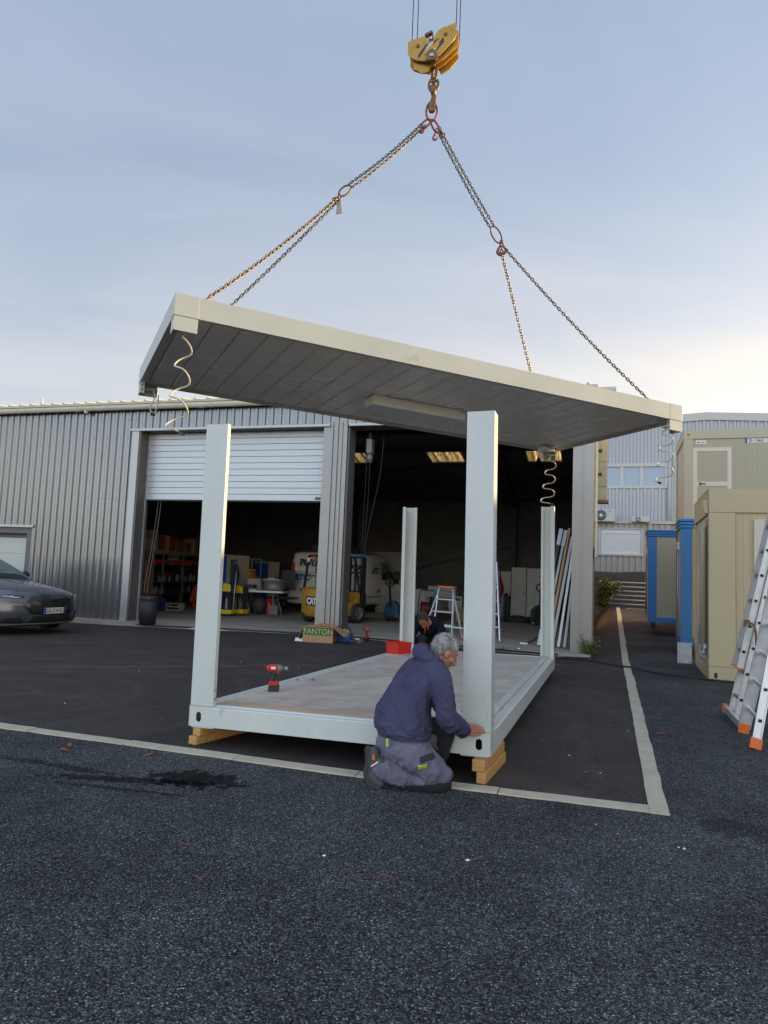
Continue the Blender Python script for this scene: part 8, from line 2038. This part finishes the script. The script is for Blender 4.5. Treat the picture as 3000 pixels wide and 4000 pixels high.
# litter: pale chips, leaves, thin red threads
g = random.Random(77); st0 = None
pts = [(1185, 1437), (1190, 1435), (1197, 1438), (1230, 1633), (1265, 1668), (1297, 1671), (1170, 1600), (1330, 1535), (1356, 1580), (1318, 1568), (1411, 1634), (1385, 1640), (1425, 1542), (1288, 1762 + 20), (1466, 1760 + 72), (1335, 1802), (1478, 1800 + 35), (300, 1452), (335, 1460), (220, 1516), (645, 1444), (820, 1420), (520, 1430), (1010, 1620 + 240), (700, 1850), (140, 1520)]
for u, v in pts:
    q = on(u, v, 0); s = g.uniform(.3, .8)
    if st0 is None:
        mb = MB(); vs = [(.018, 0, .002), (.006, .012, .0), (-.014, .008, .001), (-.016, -.006, 0), (.002, -.012, .0), (.004, .001, .012)]
        mb.add(vs, [(0, 1, 5), (1, 2, 5), (2, 3, 5), (3, 4, 5), (4, 0, 5), (4, 3, 2, 1, 0)]); o = st0 = mb.build('stone_chip', M_WHITE); tag(o, 'small white chip lying loose on the asphalt', 'stone chip', 'white chips on the asphalt')
    else: o = st0.copy(); COL.objects.link(o)
    o.location = (q.x, q.y, gz(q.x, q.y) + .003); o.rotation_euler = (0, 0, g.uniform(0, 6)); o.scale = (s, s, s)
M_LEAFB = pbr('dry_leaf', (.26, .09, .03), .8, 0, .3, 20)
lf0 = None
for (u, v, lab) in ((1432, 1587, 'dry brown leaf on the chippings right of the kerb'), (322, 1632, 'larger dry reddish leaf on the chippings near the left edge'), (140, 1622, 'dry curled leaf at the left beyond the reddish one'), (1415, 1638, 'small dry leaf scrap close to the right kerb'), (1337, 1832, 'dry leaf scrap on the chippings in the lower right foreground'), (150, 1612, 'thin dry leaf right at the front kerb on the left')):
    q = on(u, v, 0)
    if lf0 is None:
        mb = MB(); mb.add([(-.06, 0, .004), (-.02, .018, .008), (.03, .016, .004), (.06, 0, .010), (.03, -.016, .010), (-.02, -.018, .002)], [(0, 1, 2, 3), (0, 3, 4, 5)]); o = lf0 = mb.build('dry_leaf', M_LEAFB); o.modifiers.new('t', 'SOLIDIFY').thickness = .001
    else: o = lf0.copy(); COL.objects.link(o)
    tag(o, lab, 'leaf', 'dry leaves on the yard'); o.location = (q.x, q.y, .004); o.rotation_euler = (0, 0, g.uniform(0, 6)); o.scale = (1 if 'small' not in lab and 'scrap' not in lab else .5,) * 3
M_THREAD = pbr('red_thread', (.42, .10, .09), .7, 0, .1)
for ptsx, lab in ((((1002, 1838), (1000, 1850), (1012, 1858), (1030, 1855), (1042, 1850)), 'thin red thread curled on the chippings below the kerb end'), (((782, 1777), (776, 1785), (782, 1792), (790, 1793)), 'short red thread hooked like a letter c below the kneeling man'), (((806, 1898), (820, 1890), (838, 1892), (852, 1900)), 'red thread arched like a brow in the middle foreground'), (((757, 1880), (763, 1890), (778, 1889), (787, 1891)), 'red thread with a sharp bend left of the arched one'), (((417, 1890), (432, 1896), (448, 1888), (456, 1875)), 'red thread curved like a smile in the left foreground'), (((385, 1815), (398, 1822), (412, 1824)), 'faint short red thread nearest the dark stain')):
    mb = MB(); mb.tube(spline([on(u, v, 0.004) for u, v in ptsx], 6), .0014, 5); tag(mb.build('red_thread', M_THREAD), lab, 'thread', 'red threads on the chippings')
